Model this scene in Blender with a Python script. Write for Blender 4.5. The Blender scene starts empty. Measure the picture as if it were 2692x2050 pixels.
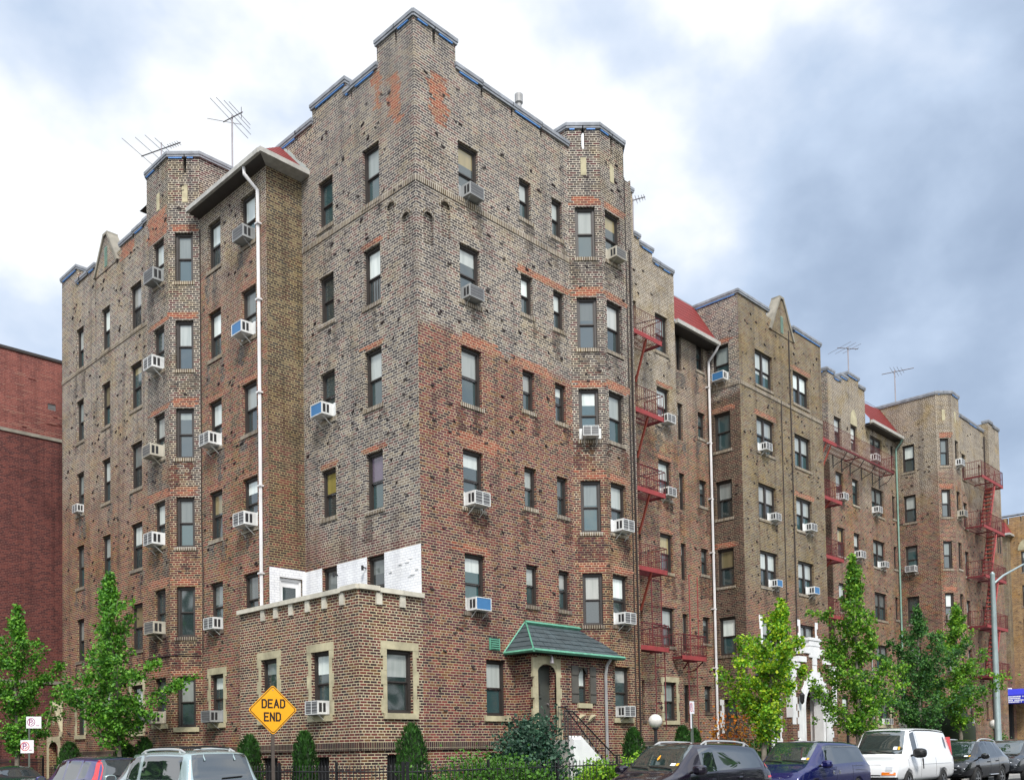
import bpy, bmesh, math, random
from mathutils import Vector, Matrix
from mathutils.bvhtree import BVHTree
random.seed(11)
R = math.radians
sc = bpy.context.scene
col = sc.collection
# ------------------------------------------------------------------ camera
cd = bpy.data.cameras.new('camera'); cam = bpy.data.objects.new('camera', cd); col.objects.link(cam)
_yaw, _pitch, _roll = R(44.02128), R(2.02811), R(-1.03175)
_f = Vector((math.cos(_yaw)*math.cos(_pitch), math.sin(_yaw)*math.cos(_pitch), math.sin(_pitch)))
_r = Vector((math.sin(_yaw), -math.cos(_yaw), 0.0)); _u = _r.cross(_f)
_c, _s = math.cos(_roll), math.sin(_roll)
_r2 = _r*_c + _u*_s; _u2 = _u*_c - _r*_s
cam.matrix_world = Matrix(((_r2.x, _u2.x, -_f.x, -16.293), (_r2.y, _u2.y, -_f.y, -18.962), (_r2.z, _u2.z, -_f.z, 1.65), (0, 0, 0, 1)))
cd.sensor_width = 36; cd.lens = 33.5038; cd.shift_y = 0.31987
cd.clip_start = 0.1; cd.clip_end = 2000
sc.camera = cam
# ------------------------------------------------------------------ sky and light
SUN_EL, SUN_AZ = R(48), R(232)          # azimuth of the sun measured from +X, counter-clockwise
w = bpy.data.worlds.new("World"); sc.world = w; w.use_nodes = True
nt = w.node_tree; nt.nodes.clear()
def N(t, typ, **kw):
    n = t.nodes.new(typ)
    for k, v in kw.items():
        if k == 'ins':
            for a, b in v.items(): n.inputs[a].default_value = b
        else: setattr(n, k, v)
    return n
def ramp(t, stops, interp='LINEAR'):
    n = t.nodes.new('ShaderNodeValToRGB'); e = n.color_ramp; e.interpolation = interp
    while len(e.elements) < len(stops): e.elements.new(0.5)
    for el, (p, c) in zip(e.elements, stops):
        el.position = p; el.color = (*c, 1) if len(c) == 3 else c
    return n
wo = N(nt, 'ShaderNodeOutputWorld'); bg = N(nt, 'ShaderNodeBackground'); bg.inputs[1].default_value = 1.0
nish = N(nt, 'ShaderNodeTexSky', sky_type='NISHITA', sun_disc=False, sun_elevation=SUN_EL, sun_rotation=R(90)-SUN_AZ, air_density=1.0, dust_density=1.5)
tc = N(nt, 'ShaderNodeTexCoord')
mp = N(nt, 'ShaderNodeMapping'); mp.inputs['Scale'].default_value = (1, 1, 1.35); mp.inputs['Location'].default_value = (1.4, 6.2, 2.2)
nt.links.new(tc.outputs['Generated'], mp.inputs[0])
n1 = N(nt, 'ShaderNodeTexNoise', ins={'Scale': 6.5, 'Detail': 5.0, 'Roughness': 0.50, 'Distortion': 0.1})
nt.links.new(mp.outputs[0], n1.inputs['Vector'])
n2 = N(nt, 'ShaderNodeTexNoise', ins={'Scale': 1.1, 'Detail': 3.0, 'Roughness': 0.5})
nt.links.new(mp.outputs[0], n2.inputs['Vector'])
dot = N(nt, 'ShaderNodeVectorMath', operation='DOT_PRODUCT'); dot.inputs[1].default_value = (math.cos(R(2)), math.sin(R(2)), 0.05)
nt.links.new(tc.outputs['Generated'], dot.inputs[0])
edge = N(nt, 'ShaderNodeMapRange', interpolation_type='SMOOTHSTEP', ins={'From Min': 0.66, 'From Max': 1.0, 'To Min': 0.0, 'To Max': 0.31})
nt.links.new(dot.outputs['Value'], edge.inputs[0])
sep = N(nt, 'ShaderNodeSeparateXYZ'); nt.links.new(tc.outputs['Generated'], sep.inputs[0])
hz = N(nt, 'ShaderNodeMapRange', interpolation_type='SMOOTHSTEP', ins={'From Min': 0.12, 'From Max': 0.30, 'To Min': 0.22, 'To Max': 0.0})
nt.links.new(sep.outputs['Z'], hz.inputs[0])
m1 = N(nt, 'ShaderNodeMath', operation='MULTIPLY', ins={1: 0.74}); nt.links.new(n1.outputs[0], m1.inputs[0])
m2 = N(nt, 'ShaderNodeMath', operation='MULTIPLY_ADD', ins={1: 0.27}); nt.links.new(n2.outputs[0], m2.inputs[0]); nt.links.new(m1.outputs[0], m2.inputs[2])
m3 = N(nt, 'ShaderNodeMath', operation='SUBTRACT'); nt.links.new(m2.outputs[0], m3.inputs[0]); nt.links.new(edge.outputs[0], m3.inputs[1])
m4 = N(nt, 'ShaderNodeMath', operation='ADD'); nt.links.new(m3.outputs[0], m4.inputs[0]); nt.links.new(hz.outputs[0], m4.inputs[1])
cr = ramp(nt, [(0.04, (0.24, 0.31, 0.43)), (0.20, (0.32, 0.40, 0.53)), (0.34, (0.43, 0.52, 0.66)), (0.46, (0.57, 0.64, 0.75)), (0.57, (0.80, 0.82, 0.84))])
nt.links.new(m4.outputs[0], cr.inputs[0])
skm = N(nt, 'ShaderNodeVectorMath', operation='SCALE'); skm.inputs['Scale'].default_value = 0.06
nt.links.new(nish.outputs[0], skm.inputs[0])
# thin bright haze towards the hidden sun, behind the camera
dsun = N(nt, 'ShaderNodeVectorMath', operation='DOT_PRODUCT')
dsun.inputs[1].default_value = (math.cos(SUN_AZ)*math.cos(SUN_EL), math.sin(SUN_AZ)*math.cos(SUN_EL), math.sin(SUN_EL))
nt.links.new(tc.outputs['Generated'], dsun.inputs[0])
br = N(nt, 'ShaderNodeMapRange', interpolation_type='SMOOTHSTEP', ins={'From Min': 0.1, 'From Max': 0.95, 'To Min': 0.86, 'To Max': 1.5})
nt.links.new(dsun.outputs['Value'], br.inputs[0])
cl = N(nt, 'ShaderNodeVectorMath', operation='SCALE'); nt.links.new(cr.outputs[0], cl.inputs[0]); nt.links.new(br.outputs[0], cl.inputs['Scale'])
mx = N(nt, 'ShaderNodeMix', data_type='RGBA'); mx.inputs[0].default_value = 0.88
nt.links.new(skm.outputs[0], mx.inputs[6]); nt.links.new(cl.outputs[0], mx.inputs[7])
nt.links.new(mx.outputs[2], bg.inputs[0]); nt.links.new(bg.outputs[0], wo.inputs[0])
sd = bpy.data.lights.new('sun', 'SUN'); sd.energy = 2.3; sd.angle = R(10); sd.color = (1.0, 0.95, 0.88)
so = bpy.data.objects.new('sun', sd); col.objects.link(so)
so.rotation_euler = Vector((-math.cos(SUN_AZ)*math.cos(SUN_EL), -math.sin(SUN_AZ)*math.cos(SUN_EL), -math.sin(SUN_EL))).to_track_quat('-Z', 'Y').to_euler()
so.location = (-10, -20, 40)
vs = sc.view_settings
vs.view_transform = 'Standard'; vs.look = 'None'; vs.exposure = 0.78; vs.gamma = 1.0
# ------------------------------------------------------------------ helpers
V = Vector
class MB:
    """collects faces; build() links them as one mesh object"""
    def __init__(s): s.v = []; s.f = []; s.m = []; s.mats = []
    def mi(s, mat):
        if mat not in s.mats: s.mats.append(mat)
        return s.mats.index(mat)
    def face(s, pts, mat, n=None):
        pts = [V(p) for p in pts]
        if n is not None:
            nn = (pts[1]-pts[0]).cross(pts[2]-pts[0])
            if nn.length < 1e-9 and len(pts) > 3: nn = (pts[2]-pts[0]).cross(pts[3]-pts[0])
            if nn.dot(V(n)) < 0: pts = pts[::-1]
        b = len(s.v); s.v += pts; s.f.append(tuple(range(b, b+len(pts)))); s.m.append(s.mi(mat))
    def hexa(s, c, mat):     # c: 8 corners, bottom 0-3 ccw, top 4-7
        c = [V(p) for p in c]; ctr = sum(c, V((0, 0, 0)))/8
        for q in ((0, 1, 2, 3), (4, 5, 6, 7), (0, 1, 5, 4), (1, 2, 6, 5), (2, 3, 7, 6), (3, 0, 4, 7)):
            pts = [c[i] for i in q]; s.face(pts, mat, sum(pts, V((0, 0, 0)))/4-ctr)
    def box(s, x0, x1, y0, y1, z0, z1, mat):
        s.hexa([(x0, y0, z0), (x1, y0, z0), (x1, y1, z0), (x0, y1, z0), (x0, y0, z1), (x1, y0, z1), (x1, y1, z1), (x0, y1, z1)], mat)
    def fbox(s, F, u0, u1, d0, d1, z0, z1, mat):
        P = F.P
        s.hexa([P(u0, d0, z0), P(u1, d0, z0), P(u1, d1, z0), P(u0, d1, z0), P(u0, d0, z1), P(u1, d0, z1), P(u1, d1, z1), P(u0, d1, z1)], mat)
    def bar(s, a, b, r, mat, r2=None, n=4, up=None):
        a, b = V(a), V(b); d = (b-a)
        if d.length < 1e-6: return
        d.normalize(); x = d.orthogonal().normalized() if up is None else d.cross(V(up)).normalized()
        y = d.cross(x); r2 = r if r2 is None else r2
        o = math.pi/4 if n == 4 else 0
        ra = [a+(x*math.cos(o+2*math.pi*i/n)+y*math.sin(o+2*math.pi*i/n))*r for i in range(n)]
        rb = [b+(x*math.cos(o+2*math.pi*i/n)+y*math.sin(o+2*math.pi*i/n))*r2 for i in range(n)]
        for i in range(n):
            j = (i+1) % n; m = (ra[i]+ra[j])/2-a
            s.face([ra[i], ra[j], rb[j], rb[i]], mat, m)
        s.face(ra, mat, -d); s.face(rb, mat, d)
    def tube(s, pts, rs, mat, n=7):
        pts = [V(p) for p in pts]
        if not hasattr(rs, '__len__'): rs = [rs]*len(pts)
        rings = []
        x = None
        for i, p in enumerate(pts):
            d = (pts[min(i+1, len(pts)-1)]-pts[max(i-1, 0)]).normalized()
            x = d.orthogonal().normalized() if x is None else (x-d*x.dot(d)).normalized()
            y = d.cross(x)
            rings.append([p+(x*math.cos(2*math.pi*k/n)+y*math.sin(2*math.pi*k/n))*rs[i] for k in range(n)])
        b = len(s.v)
        for r_ in rings: s.v += r_
        mi = s.mi(mat)
        for i in range(len(pts)-1):
            for k in range(n):
                j = (k+1) % n
                s.f.append((b+i*n+k, b+i*n+j, b+(i+1)*n+j, b+(i+1)*n+k)); s.m.append(mi)
        s.f.append(tuple(b+k for k in range(n))[::-1]); s.m.append(mi)
        s.f.append(tuple(b+(len(pts)-1)*n+k for k in range(n))); s.m.append(mi)
    def lathe(s, c, prof, mat, n=16):   # prof: (r,z) pairs
        c = V(c); b = len(s.v)
        for r_, z in prof:
            for k in range(n): s.v.append(c+V((r_*math.cos(2*math.pi*k/n), r_*math.sin(2*math.pi*k/n), z)))
        mi = s.mi(mat)
        for i in range(len(prof)-1):
            for k in range(n):
                j = (k+1) % n
                s.f.append((b+i*n+k, b+i*n+j, b+(i+1)*n+j, b+(i+1)*n+k)); s.m.append(mi)
    def build(s, name, parent=None, smooth=False, uv=True, weld=False):
        me = bpy.data.meshes.new(name)
        me.from_pydata([tuple(p) for p in s.v], [], s.f)
        for m in s.mats: me.materials.append(m)
        me.polygons.foreach_set('material_index', s.m)
        if smooth: me.polygons.foreach_set('use_smooth', [True]*len(s.f))
        if uv:
            lay = me.uv_layers.new(name='UVMap')
            for p in me.polygons:
                n = p.normal
                if abs(n.z) > 0.8:
                    for li in p.loop_indices:
                        c = me.vertices[me.loops[li].vertex_index].co; lay.data[li].uv = (c.x, c.y)
                else:
                    t = V((-n.y, n.x, 0)); 
                    if t.length < 1e-6: t = V((1, 0, 0))
                    t.normalize()
                    if t.x+t.y*0.9 < 0: t = -t
                    for li in p.loop_indices:
                        c = me.vertices[me.loops[li].vertex_index].co; lay.data[li].uv = (c.dot(t), c.z)
        if weld:
            bm = bmesh.new(); bm.from_mesh(me); bmesh.ops.remove_doubles(bm, verts=bm.verts, dist=1e-4); bm.to_mesh(me); bm.free()
        o = bpy.data.objects.new(name, me); col.objects.link(o)
        if parent is not None: attach(o, parent)
        return o
WORLD = {}
def attach(o, parent):          # keep the child where it was built
    o.parent = parent; o.matrix_parent_inverse = WORLD[parent.name].inverted() if parent.name in WORLD else Matrix()
    if o.name not in WORLD: WORLD[o.name] = Matrix()
def tag(o, label=None, cat=None, group=None, kind=None):
    if label: o['label'] = label
    if cat: o['category'] = cat
    if group: o['group'] = group
    if kind: o['kind'] = kind
    return o
def thing(name, label, cat, loc=(0, 0, 0), rz=0.0, group=None):
    o = bpy.data.objects.new(name, None); o.empty_display_size = 0.3; col.objects.link(o)
    o.location = loc; o.rotation_euler = (0, 0, rz)
    WORLD[o.name] = Matrix.Translation(V(loc)) @ Matrix.Rotation(rz, 4, 'Z')
    return tag(o, label, cat, group)
def local(o, parent):           # child meshes built in the parent's own coordinates
    o.parent = parent; o.matrix_parent_inverse = Matrix(); WORLD[o.name] = WORLD[parent.name].copy(); return o
KIDS = {}
def kid(o, parent):
    local(o, parent); KIDS.setdefault(parent.name, []).append(o); return o
def copy_thing(src, loc, rz, label, scale=None):
    c = src.copy(); col.objects.link(c); c.location = loc; c.rotation_euler = (0, 0, rz); c['label'] = label
    if scale: c.scale = scale
    WORLD[c.name] = Matrix.Translation(V(loc)) @ Matrix.Rotation(rz, 4, 'Z')
    def rec(a, b):
        for ch in KIDS.get(a.name, []):
            d = ch.copy(); col.objects.link(d); d.parent = b; KIDS.setdefault(b.name, []).append(d); rec(ch, d)
    rec(src, c)
    return c
class Frame:
    """a vertical facade plane: u runs along it, d points out of it"""
    def __init__(s, o, t, n): s.o = V((o[0], o[1], 0)); s.t = V((t[0], t[1], 0)); s.n = V((n[0], n[1], 0))
    def P(s, u, d, z): return s.o+s.t*u+s.n*d+V((0, 0, z))
# ------------------------------------------------------------------ materials
def mat(name):
    m = bpy.data.materials.new(name); m.use_nodes = True; t = m.node_tree; b = t.nodes['Principled BSDF']; return m, t, b
def plain(name, c, rough=0.6, metal=0.0, var=0.12, nscale=3.0, coat=0.0, spec=0.5, bump=0.0):
    m, t, b = mat(name); L = t.links.new
    b.inputs['Roughness'].default_value = rough; b.inputs['Metallic'].default_value = metal
    b.inputs['Coat Weight'].default_value = coat; b.inputs['Coat Roughness'].default_value = 0.04; b.inputs['Specular IOR Level'].default_value = spec
    if var > 0:
        g = N(t, 'ShaderNodeNewGeometry'); n = N(t, 'ShaderNodeTexNoise', ins={'Scale': nscale, 'Detail': 5.0, 'Roughness': 0.6}); L(g.outputs['Position'], n.inputs['Vector'])
        r = ramp(t, [(0.3, tuple(max(0, x*(1-var)) for x in c)), (0.7, tuple(min(1, x*(1+var)) for x in c))]); L(n.outputs[0], r.inputs[0]); L(r.outputs[0], b.inputs['Base Color'])
        if bump:
            bp = N(t, 'ShaderNodeBump', ins={'Strength': bump, 'Distance': 0.02}); L(n.outputs[0], bp.inputs['Height']); L(bp.outputs[0], b.inputs['Normal'])
    else: b.inputs['Base Color'].default_value = (*c, 1)
    return m
def brick(name, reds, greys, z0, z1, soft, mort_r=(0.48, 0.41, 0.27), mort_g=(0.66, 0.62, 0.53), blot=0.36, olive=0.0, slot=0.0165):
    """common-bond brickwork; 'greys' colours take over above the height z0..z1 (the re-pointed upper storeys)"""
    m, t, b = mat(name); L = t.links.new
    b.inputs['Roughness'].default_value = 0.9; b.inputs['Specular IOR Level'].default_value = 0.25
    uv = N(t, 'ShaderNodeUVMap', uv_map='UVMap')
    bt = N(t, 'ShaderNodeTexBrick', offset=0.5, squash=0.5, squash_frequency=6, ins={'Color1': (0, 0, 0, 1), 'Color2': (1, 1, 1, 1), 'Mortar': (0, 0, 0, 1), 'Scale': 1.0, 'Mortar Size': slot*0.5, 'Mortar Smooth': 0.25, 'Bias': 0.0, 'Brick Width': 0.215, 'Row Height': 0.0725})
    L(uv.outputs[0], bt.inputs['Vector'])
    g = N(t, 'ShaderNodeNewGeometry')
    nz = N(t, 'ShaderNodeTexNoise', ins={'Scale': 0.45, 'Detail': 6.0, 'Roughness': 0.62}); L(g.outputs['Position'], nz.inputs['Vector'])
    sp = N(t, 'ShaderNodeSeparateXYZ'); L(g.outputs['Position'], sp.inputs[0])
    def rr(cols):
        k = len(cols); return ramp(t, [(i/(k), c) for i, c in enumerate(cols)], 'CONSTANT')
    r1 = rr(reds); r2 = rr(greys)
    L(bt.outputs['Color'], r1.inputs[0]); L(bt.outputs['Color'], r2.inputs[0])
    # height mask
    a = N(t, 'ShaderNodeMath', operation='MULTIPLY_ADD', ins={1: soft*2, 2: -soft}); L(nz.outputs[0], a.inputs[0])
    ad = N(t, 'ShaderNodeMath', operation='ADD'); L(sp.outputs['Z'], ad.inputs[0]); L(a.outputs[0], ad.inputs[1])
    mr = N(t, 'ShaderNodeMapRange', interpolation_type='SMOOTHSTEP', ins={'From Min': z0, 'From Max': z1}); L(ad.outputs[0], mr.inputs[0])
    mix = N(t, 'ShaderNodeMix', data_type='RGBA'); L(mr.outputs[0], mix.inputs[0]); L(r1.outputs[0], mix.inputs[6]); L(r2.outputs[0], mix.inputs[7])
    mm = N(t, 'ShaderNodeMix', data_type='RGBA'); mm.inputs[6].default_value = (*mort_r, 1); mm.inputs[7].default_value = (*mort_g, 1); L(mr.outputs[0], mm.inputs[0])
    fin = N(t, 'ShaderNodeMix', data_type='RGBA'); L(bt.outputs['Fac'], fin.inputs[0]); L(mix.outputs[2], fin.inputs[6]); L(mm.outputs[2], fin.inputs[7])
    # blotchy weathering and soot
    n3 = N(t, 'ShaderNodeTexNoise', ins={'Scale': 1.3, 'Detail': 8.0, 'Roughness': 0.7}); L(g.outputs['Position'], n3.inputs['Vector'])
    rb = ramp(t, [(0.30, (1-blot, 1-blot, 1-blot*0.95)), (0.52, (1, 1, 1)), (0.75, (1+blot*0.35, 1+blot*0.32, 1+blot*0.25))]); L(n3.outputs[0], rb.inputs[0])
    mu = N(t, 'ShaderNodeMix', data_type='RGBA', blend_type='MULTIPLY'); mu.inputs[0].default_value = 1.0; L(fin.outputs[2], mu.inputs[6]); L(rb.outputs[0], mu.inputs[7])
    out = mu.outputs[2]
    # soot runs down the wall
    mps = N(t, 'ShaderNodeMapping'); mps.inputs['Scale'].default_value = (2.6, 2.6, 0.10); L(g.outputs['Position'], mps.inputs[0])
    n5 = N(t, 'ShaderNodeTexNoise', ins={'Scale': 1.0, 'Detail': 4.0, 'Roughness': 0.65}); L(mps.outputs[0], n5.inputs['Vector'])
    r5 = ramp(t, [(0.34, (1-blot*1.1, 1-blot*1.1, 1-blot)), (0.50, (1, 1, 1))]); L(n5.outputs[0], r5.inputs[0])
    mu5 = N(t, 'ShaderNodeMix', data_type='RGBA', blend_type='MULTIPLY'); mu5.inputs[0].default_value = 0.8; L(out, mu5.inputs[6]); L(r5.outputs[0], mu5.inputs[7]); out = mu5.outputs[2]
    # patches of lichen-coloured / yellow bricks
    n4 = N(t, 'ShaderNodeTexNoise', ins={'Scale': 0.8, 'Detail': 4.0, 'Roughness': 0.6}); 
    mp_ = N(t, 'ShaderNodeMapping'); mp_.inputs['Location'].default_value = (7, 3, 11); L(g.outputs['Position'], mp_.inputs[0]); L(mp_.outputs[0], n4.inputs['Vector'])
    ry = N(t, 'ShaderNodeMapRange', interpolation_type='SMOOTHSTEP', ins={'From Min': 0.50, 'From Max': 0.68, 'To Max': 0.26+olive}); L(n4.outputs[0], ry.inputs[0])
    my = N(t, 'ShaderNodeMix', data_type='RGBA', blend_type='MULTIPLY'); L(ry.outputs[0], my.inputs[0]); L(out, my.inputs[6]); my.inputs[7].default_value = (1.0, 0.86, 0.50, 1)
    L(my.outputs[2], b.inputs['Base Color'])
    inv = N(t, 'ShaderNodeMath', operation='SUBTRACT', ins={0: 1.0}); L(bt.outputs['Fac'], inv.inputs[1])
    bp = N(t, 'ShaderNodeBump', ins={'Strength': 0.5, 'Distance': 0.012}); L(inv.outputs[0], bp.inputs['Height']); L(bp.outputs[0], b.inputs['Normal'])
    return m
RED = [(0.080, 0.026, 0.031), (0.155, 0.039, 0.040), (0.042, 0.021, 0.028), (0.20, 0.052, 0.046), (0.115, 0.033, 0.040), (0.17, 0.076, 0.040), (0.105, 0.030, 0.044)]
DRED = [(0.068, 0.028, 0.027), (0.13, 0.038, 0.034), (0.040, 0.024, 0.025), (0.165, 0.048, 0.038), (0.095, 0.034, 0.032), (0.145, 0.072, 0.036)]
GREY = [(0.115, 0.092, 0.082), (0.042, 0.035, 0.038), (0.165, 0.13, 0.10), (0.075, 0.060, 0.058), (0.21, 0.17, 0.125), (0.052, 0.043, 0.046), (0.14, 0.070, 0.062)]
OLIV = [(0.125, 0.090, 0.058), (0.062, 0.045, 0.036), (0.155, 0.115, 0.070), (0.10, 0.058, 0.044), (0.18, 0.13, 0.078), (0.12, 0.064, 0.050)]
B_CL = brick('brick_corner_left', RED, GREY, 6.5, 8.5, 2.2)
B_CR = brick('brick_corner_right', RED, GREY, 13.05, 13.3, 0.5)
B_LW = brick('brick_left_wing', [RED[1], RED[5], OLIV[3], RED[4], RED[3], RED[6]], [GREY[2], GREY[0], GREY[4], GREY[3], OLIV[4], GREY[6]], 9.0, 15.5, 4.5, mort_r=(0.50, 0.43, 0.25), olive=0.12)
B_WG = brick('brick_red_roof_wing', [RED[1], RED[5], OLIV[3], RED[4], RED[3], OLIV[1]], OLIV, 14, 19, 6.0, olive=0.25)
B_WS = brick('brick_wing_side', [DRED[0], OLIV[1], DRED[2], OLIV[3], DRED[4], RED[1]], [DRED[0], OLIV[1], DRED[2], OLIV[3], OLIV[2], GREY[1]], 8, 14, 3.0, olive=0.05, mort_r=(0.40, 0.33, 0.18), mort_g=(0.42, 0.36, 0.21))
B_BAY = brick('brick_bay', DRED, [GREY[1], GREY[3], GREY[5], OLIV[1], RED[0], GREY[0]], 8.5, 12.0, 4.0, mort_r=(0.48, 0.40, 0.25), mort_g=(0.66, 0.61, 0.50), olive=0.12)
B_TER = brick('brick_terrace', DRED, DRED, 50, 60, 1.0, mort_r=(0.62, 0.55, 0.38), slot=0.019, blot=0.25)
B_FE = brick('brick_stair_wall', RED+[OLIV[2]], [GREY[4], OLIV[4], GREY[2], (0.25, 0.20, 0.15), OLIV[2]], 13.5, 15.5, 3.5, olive=0.25)
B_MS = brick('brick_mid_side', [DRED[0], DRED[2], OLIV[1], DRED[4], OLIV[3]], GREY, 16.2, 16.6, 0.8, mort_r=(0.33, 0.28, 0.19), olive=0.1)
B_MF = brick('brick_mid_front', RED+[OLIV[3]], [OLIV[0], OLIV[2], GREY[2], OLIV[4], GREY[0], OLIV[5]], 6.6, 10.0, 2.5, mort_r=(0.40, 0.33, 0.21), mort_g=(0.40, 0.35, 0.23), olive=0.2)
B_FAR = brick('brick_far', RED+[OLIV[0], OLIV[3]], [OLIV[0], OLIV[2], GREY[2], OLIV[4]], 14.5, 18, 4.5, olive=0.35)
B_FRO = brick('brick_far_right', [(0.30, 0.17, 0.07), (0.24, 0.13, 0.06), (0.33, 0.20, 0.09), (0.20, 0.11, 0.06)], OLIV, 40, 50, 1, olive=0.3)
B_LB = brick('brick_left_neighbour', [(0.125, 0.036, 0.031), (0.09, 0.027, 0.025), (0.155, 0.045, 0.036), (0.068, 0.023, 0.023)], [(0.22, 0.066, 0.054), (0.17, 0.052, 0.046), (0.25, 0.078, 0.062)], 15.6, 15.9, 0.2, mort_r=(0.20, 0.10, 0.085), mort_g=(0.30, 0.16, 0.13), olive=-0.4)
B_PATCH = brick('brick_new_red_patch', [(0.25, 0.058, 0.036), (0.18, 0.048, 0.036), (0.28, 0.078, 0.045), (0.12, 0.04, 0.034), (0.20, 0.085, 0.05)], [(0.34, 0.10, 0.05)]*3, 50, 60, 1, mort_r=(0.56, 0.42, 0.28), olive=-0.3, blot=0.15)
B_CLINK = plain('dark_clinker_brick', (0.042, 0.030, 0.030), 0.85, var=0.5, nscale=9)
B_STAIN = brick('brick_soot_stained', [tuple(v*0.62 for v in c) for c in RED], [tuple(v*0.66 for v in c) for c in GREY], 13.0, 13.3, 0.5, mort_r=(0.25, 0.21, 0.14), mort_g=(0.33, 0.30, 0.25))
B_STAINL = brick('brick_soot_stained_left', [tuple(v*0.66 for v in c) for c in RED], [tuple(v*0.7 for v in c) for c in GREY], 6.5, 8.5, 2.2, mort_r=(0.25, 0.21, 0.14), mort_g=(0.36, 0.33, 0.28))
B_SILL = brick('brick_rowlock', [DRED[0], DRED[2], RED[2], OLIV[1]], [GREY[2], GREY[4], OLIV[2]], 3, 9, 2, mort_r=(0.30, 0.26, 0.18))
# rowlock courses: bricks on edge
for nd in B_SILL.node_tree.nodes:
    if nd.type == 'TEX_BRICK':
        nd.inputs['Brick Width'].default_value = 0.0725; nd.inputs['Row Height'].default_value = 0.6; nd.offset = 0.0; nd.squash = 1.0
STONEG = plain('weathered_grey_stone', (0.24, 0.22, 0.18), 0.9, var=0.25, nscale=3)
PIPEC = plain('weathered_copper_pipe', (0.20, 0.33, 0.27), 0.6, var=0.2)
STONEL = plain('pale_cast_stone', (0.50, 0.47, 0.39), 0.85, var=0.25, nscale=2.5)
STONE = plain('limestone', (0.40, 0.36, 0.235), 0.85, var=0.32, nscale=2.2, bump=0.15)
COPE = plain('coping_grey_stone', (0.23, 0.245, 0.27), 0.8, var=0.3)
BLUEM = plain('blue_membrane', (0.13, 0.34, 0.78), 0.5, var=0.15)
WHITEB = brick('white_painted_brick', [(0.80, 0.81, 0.82), (0.78, 0.79, 0.81), (0.82, 0.83, 0.84)], [(0.8, 0.81, 0.82)]*2, 50, 60, 1, mort_r=(0.60, 0.61, 0.65), blot=0.14, olive=-0.22)
WHITEP = plain('white_paint', (0.74, 0.745, 0.75), 0.6, var=0.11, nscale=1.8)
FRAMEM = plain('brown_window_frame', (0.036, 0.030, 0.027), 0.5, var=0.2)
REDIRON = plain('red_iron', (0.26, 0.034, 0.034), 0.7, var=0.25, nscale=4)
DREDIRON = plain('dark_red_iron', (0.13, 0.018, 0.022), 0.75, var=0.25, nscale=4)
ORIRON = plain('orange_red_iron', (0.38, 0.075, 0.05), 0.6, var=0.2, nscale=4)
REDROOF = plain('red_tile', (0.185, 0.022, 0.019), 0.75, var=0.18, nscale=6, bump=0.4)
GUTTER = plain('pale_gutter', (0.40, 0.39, 0.36), 0.6, var=0.2, nscale=5)
COPPER = plain('copper_green', (0.10, 0.30, 0.205), 0.6, var=0.25, nscale=6)
SLATE = plain('slate', (0.055, 0.075, 0.082), 0.5, var=0.3, nscale=2.5)
BLACKI = plain('black_iron', (0.012, 0.012, 0.014), 0.5, var=0.2)
DARK = plain('dark_opening', (0.008, 0.008, 0.009), 0.9, var=0)
ROOFTAR = plain('roof_tar', (0.05, 0.05, 0.05), 0.95, var=0.2)
PIPEW = plain('white_downpipe', (0.66, 0.65, 0.65), 0.4, var=0.14, nscale=1.2)
PIPEG = plain('grey_downpipe', (0.30, 0.30, 0.30), 0.5, var=0.15)
CABLE = plain('dark_cable', (0.03, 0.022, 0.02), 0.7, var=0.1)
ALU = plain('aluminium', (0.33, 0.30, 0.31), 0.45, metal=0.6, var=0.1)
def glass(name, c, refl=1.9):
    m, t, b = mat(name); L = t.links.new
    oi = N(t, 'ShaderNodeObjectInfo')
    r = ramp(t, [(0.0, c), (0.5, tuple(x*1.9 for x in c)), (1.0, (c[0]*1.2, c[1]*2.2, c[2]*2.2))]); L(oi.outputs['Random'], r.inputs[0]); L(r.outputs[0], b.inputs['Base Color'])
    b.inputs['Roughness'].default_value = 0.06; b.inputs['IOR'].default_value = refl; b.inputs['Specular IOR Level'].default_value = 0.5
    g = N(t, 'ShaderNodeNewGeometry'); n = N(t, 'ShaderNodeTexNoise', ins={'Scale': 1.2, 'Detail': 1.0}); L(g.outputs['Position'], n.inputs['Vector'])
    bp = N(t, 'ShaderNodeBump', ins={'Strength': 0.25, 'Distance': 0.06}); L(n.outputs[0], bp.inputs['Height']); L(bp.outputs[0], b.inputs['Normal'])
    return m
PANE = glass('window_glass', (0.022, 0.034, 0.036), 2.0)
def blindm(name, c, refl=1.7):
    m, t, b = mat(name); L = t.links.new
    oi = N(t, 'ShaderNodeObjectInfo'); 
    r = ramp(t, [(0.0, tuple(x*0.30 for x in c)), (0.5, tuple(x*0.60 for x in c)), (1.0, c)]); L(oi.outputs['Random'], r.inputs[0])
    uv = N(t, 'ShaderNodeUVMap', uv_map='UVMap'); n = N(t, 'ShaderNodeTexNoise', ins={'Scale': 5.0, 'Detail': 2.0})
    mp2 = N(t, 'ShaderNodeMapping'); mp2.inputs['Scale'].default_value = (1.5, 0.12, 1); L(uv.outputs[0], mp2.inputs[0]); L(mp2.outputs[0], n.inputs['Vector'])
    r2 = ramp(t, [(0.35, (0.82, 0.84, 0.84)), (0.6, (1, 1, 1))]); L(n.outputs[0], r2.inputs[0])
    mu = N(t, 'ShaderNodeMix', data_type='RGBA', blend_type='MULTIPLY'); mu.inputs[0].default_value = 1; L(r.outputs[0], mu.inputs[6]); L(r2.outputs[0], mu.inputs[7]); L(mu.outputs[2], b.inputs['Base Color'])
    b.inputs['Roughness'].default_value = 0.85; b.inputs['Coat Weight'].default_value = 1; b.inputs['Coat Roughness'].default_value = 0.04; b.inputs['Coat IOR'].default_value = refl
    return m
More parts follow.
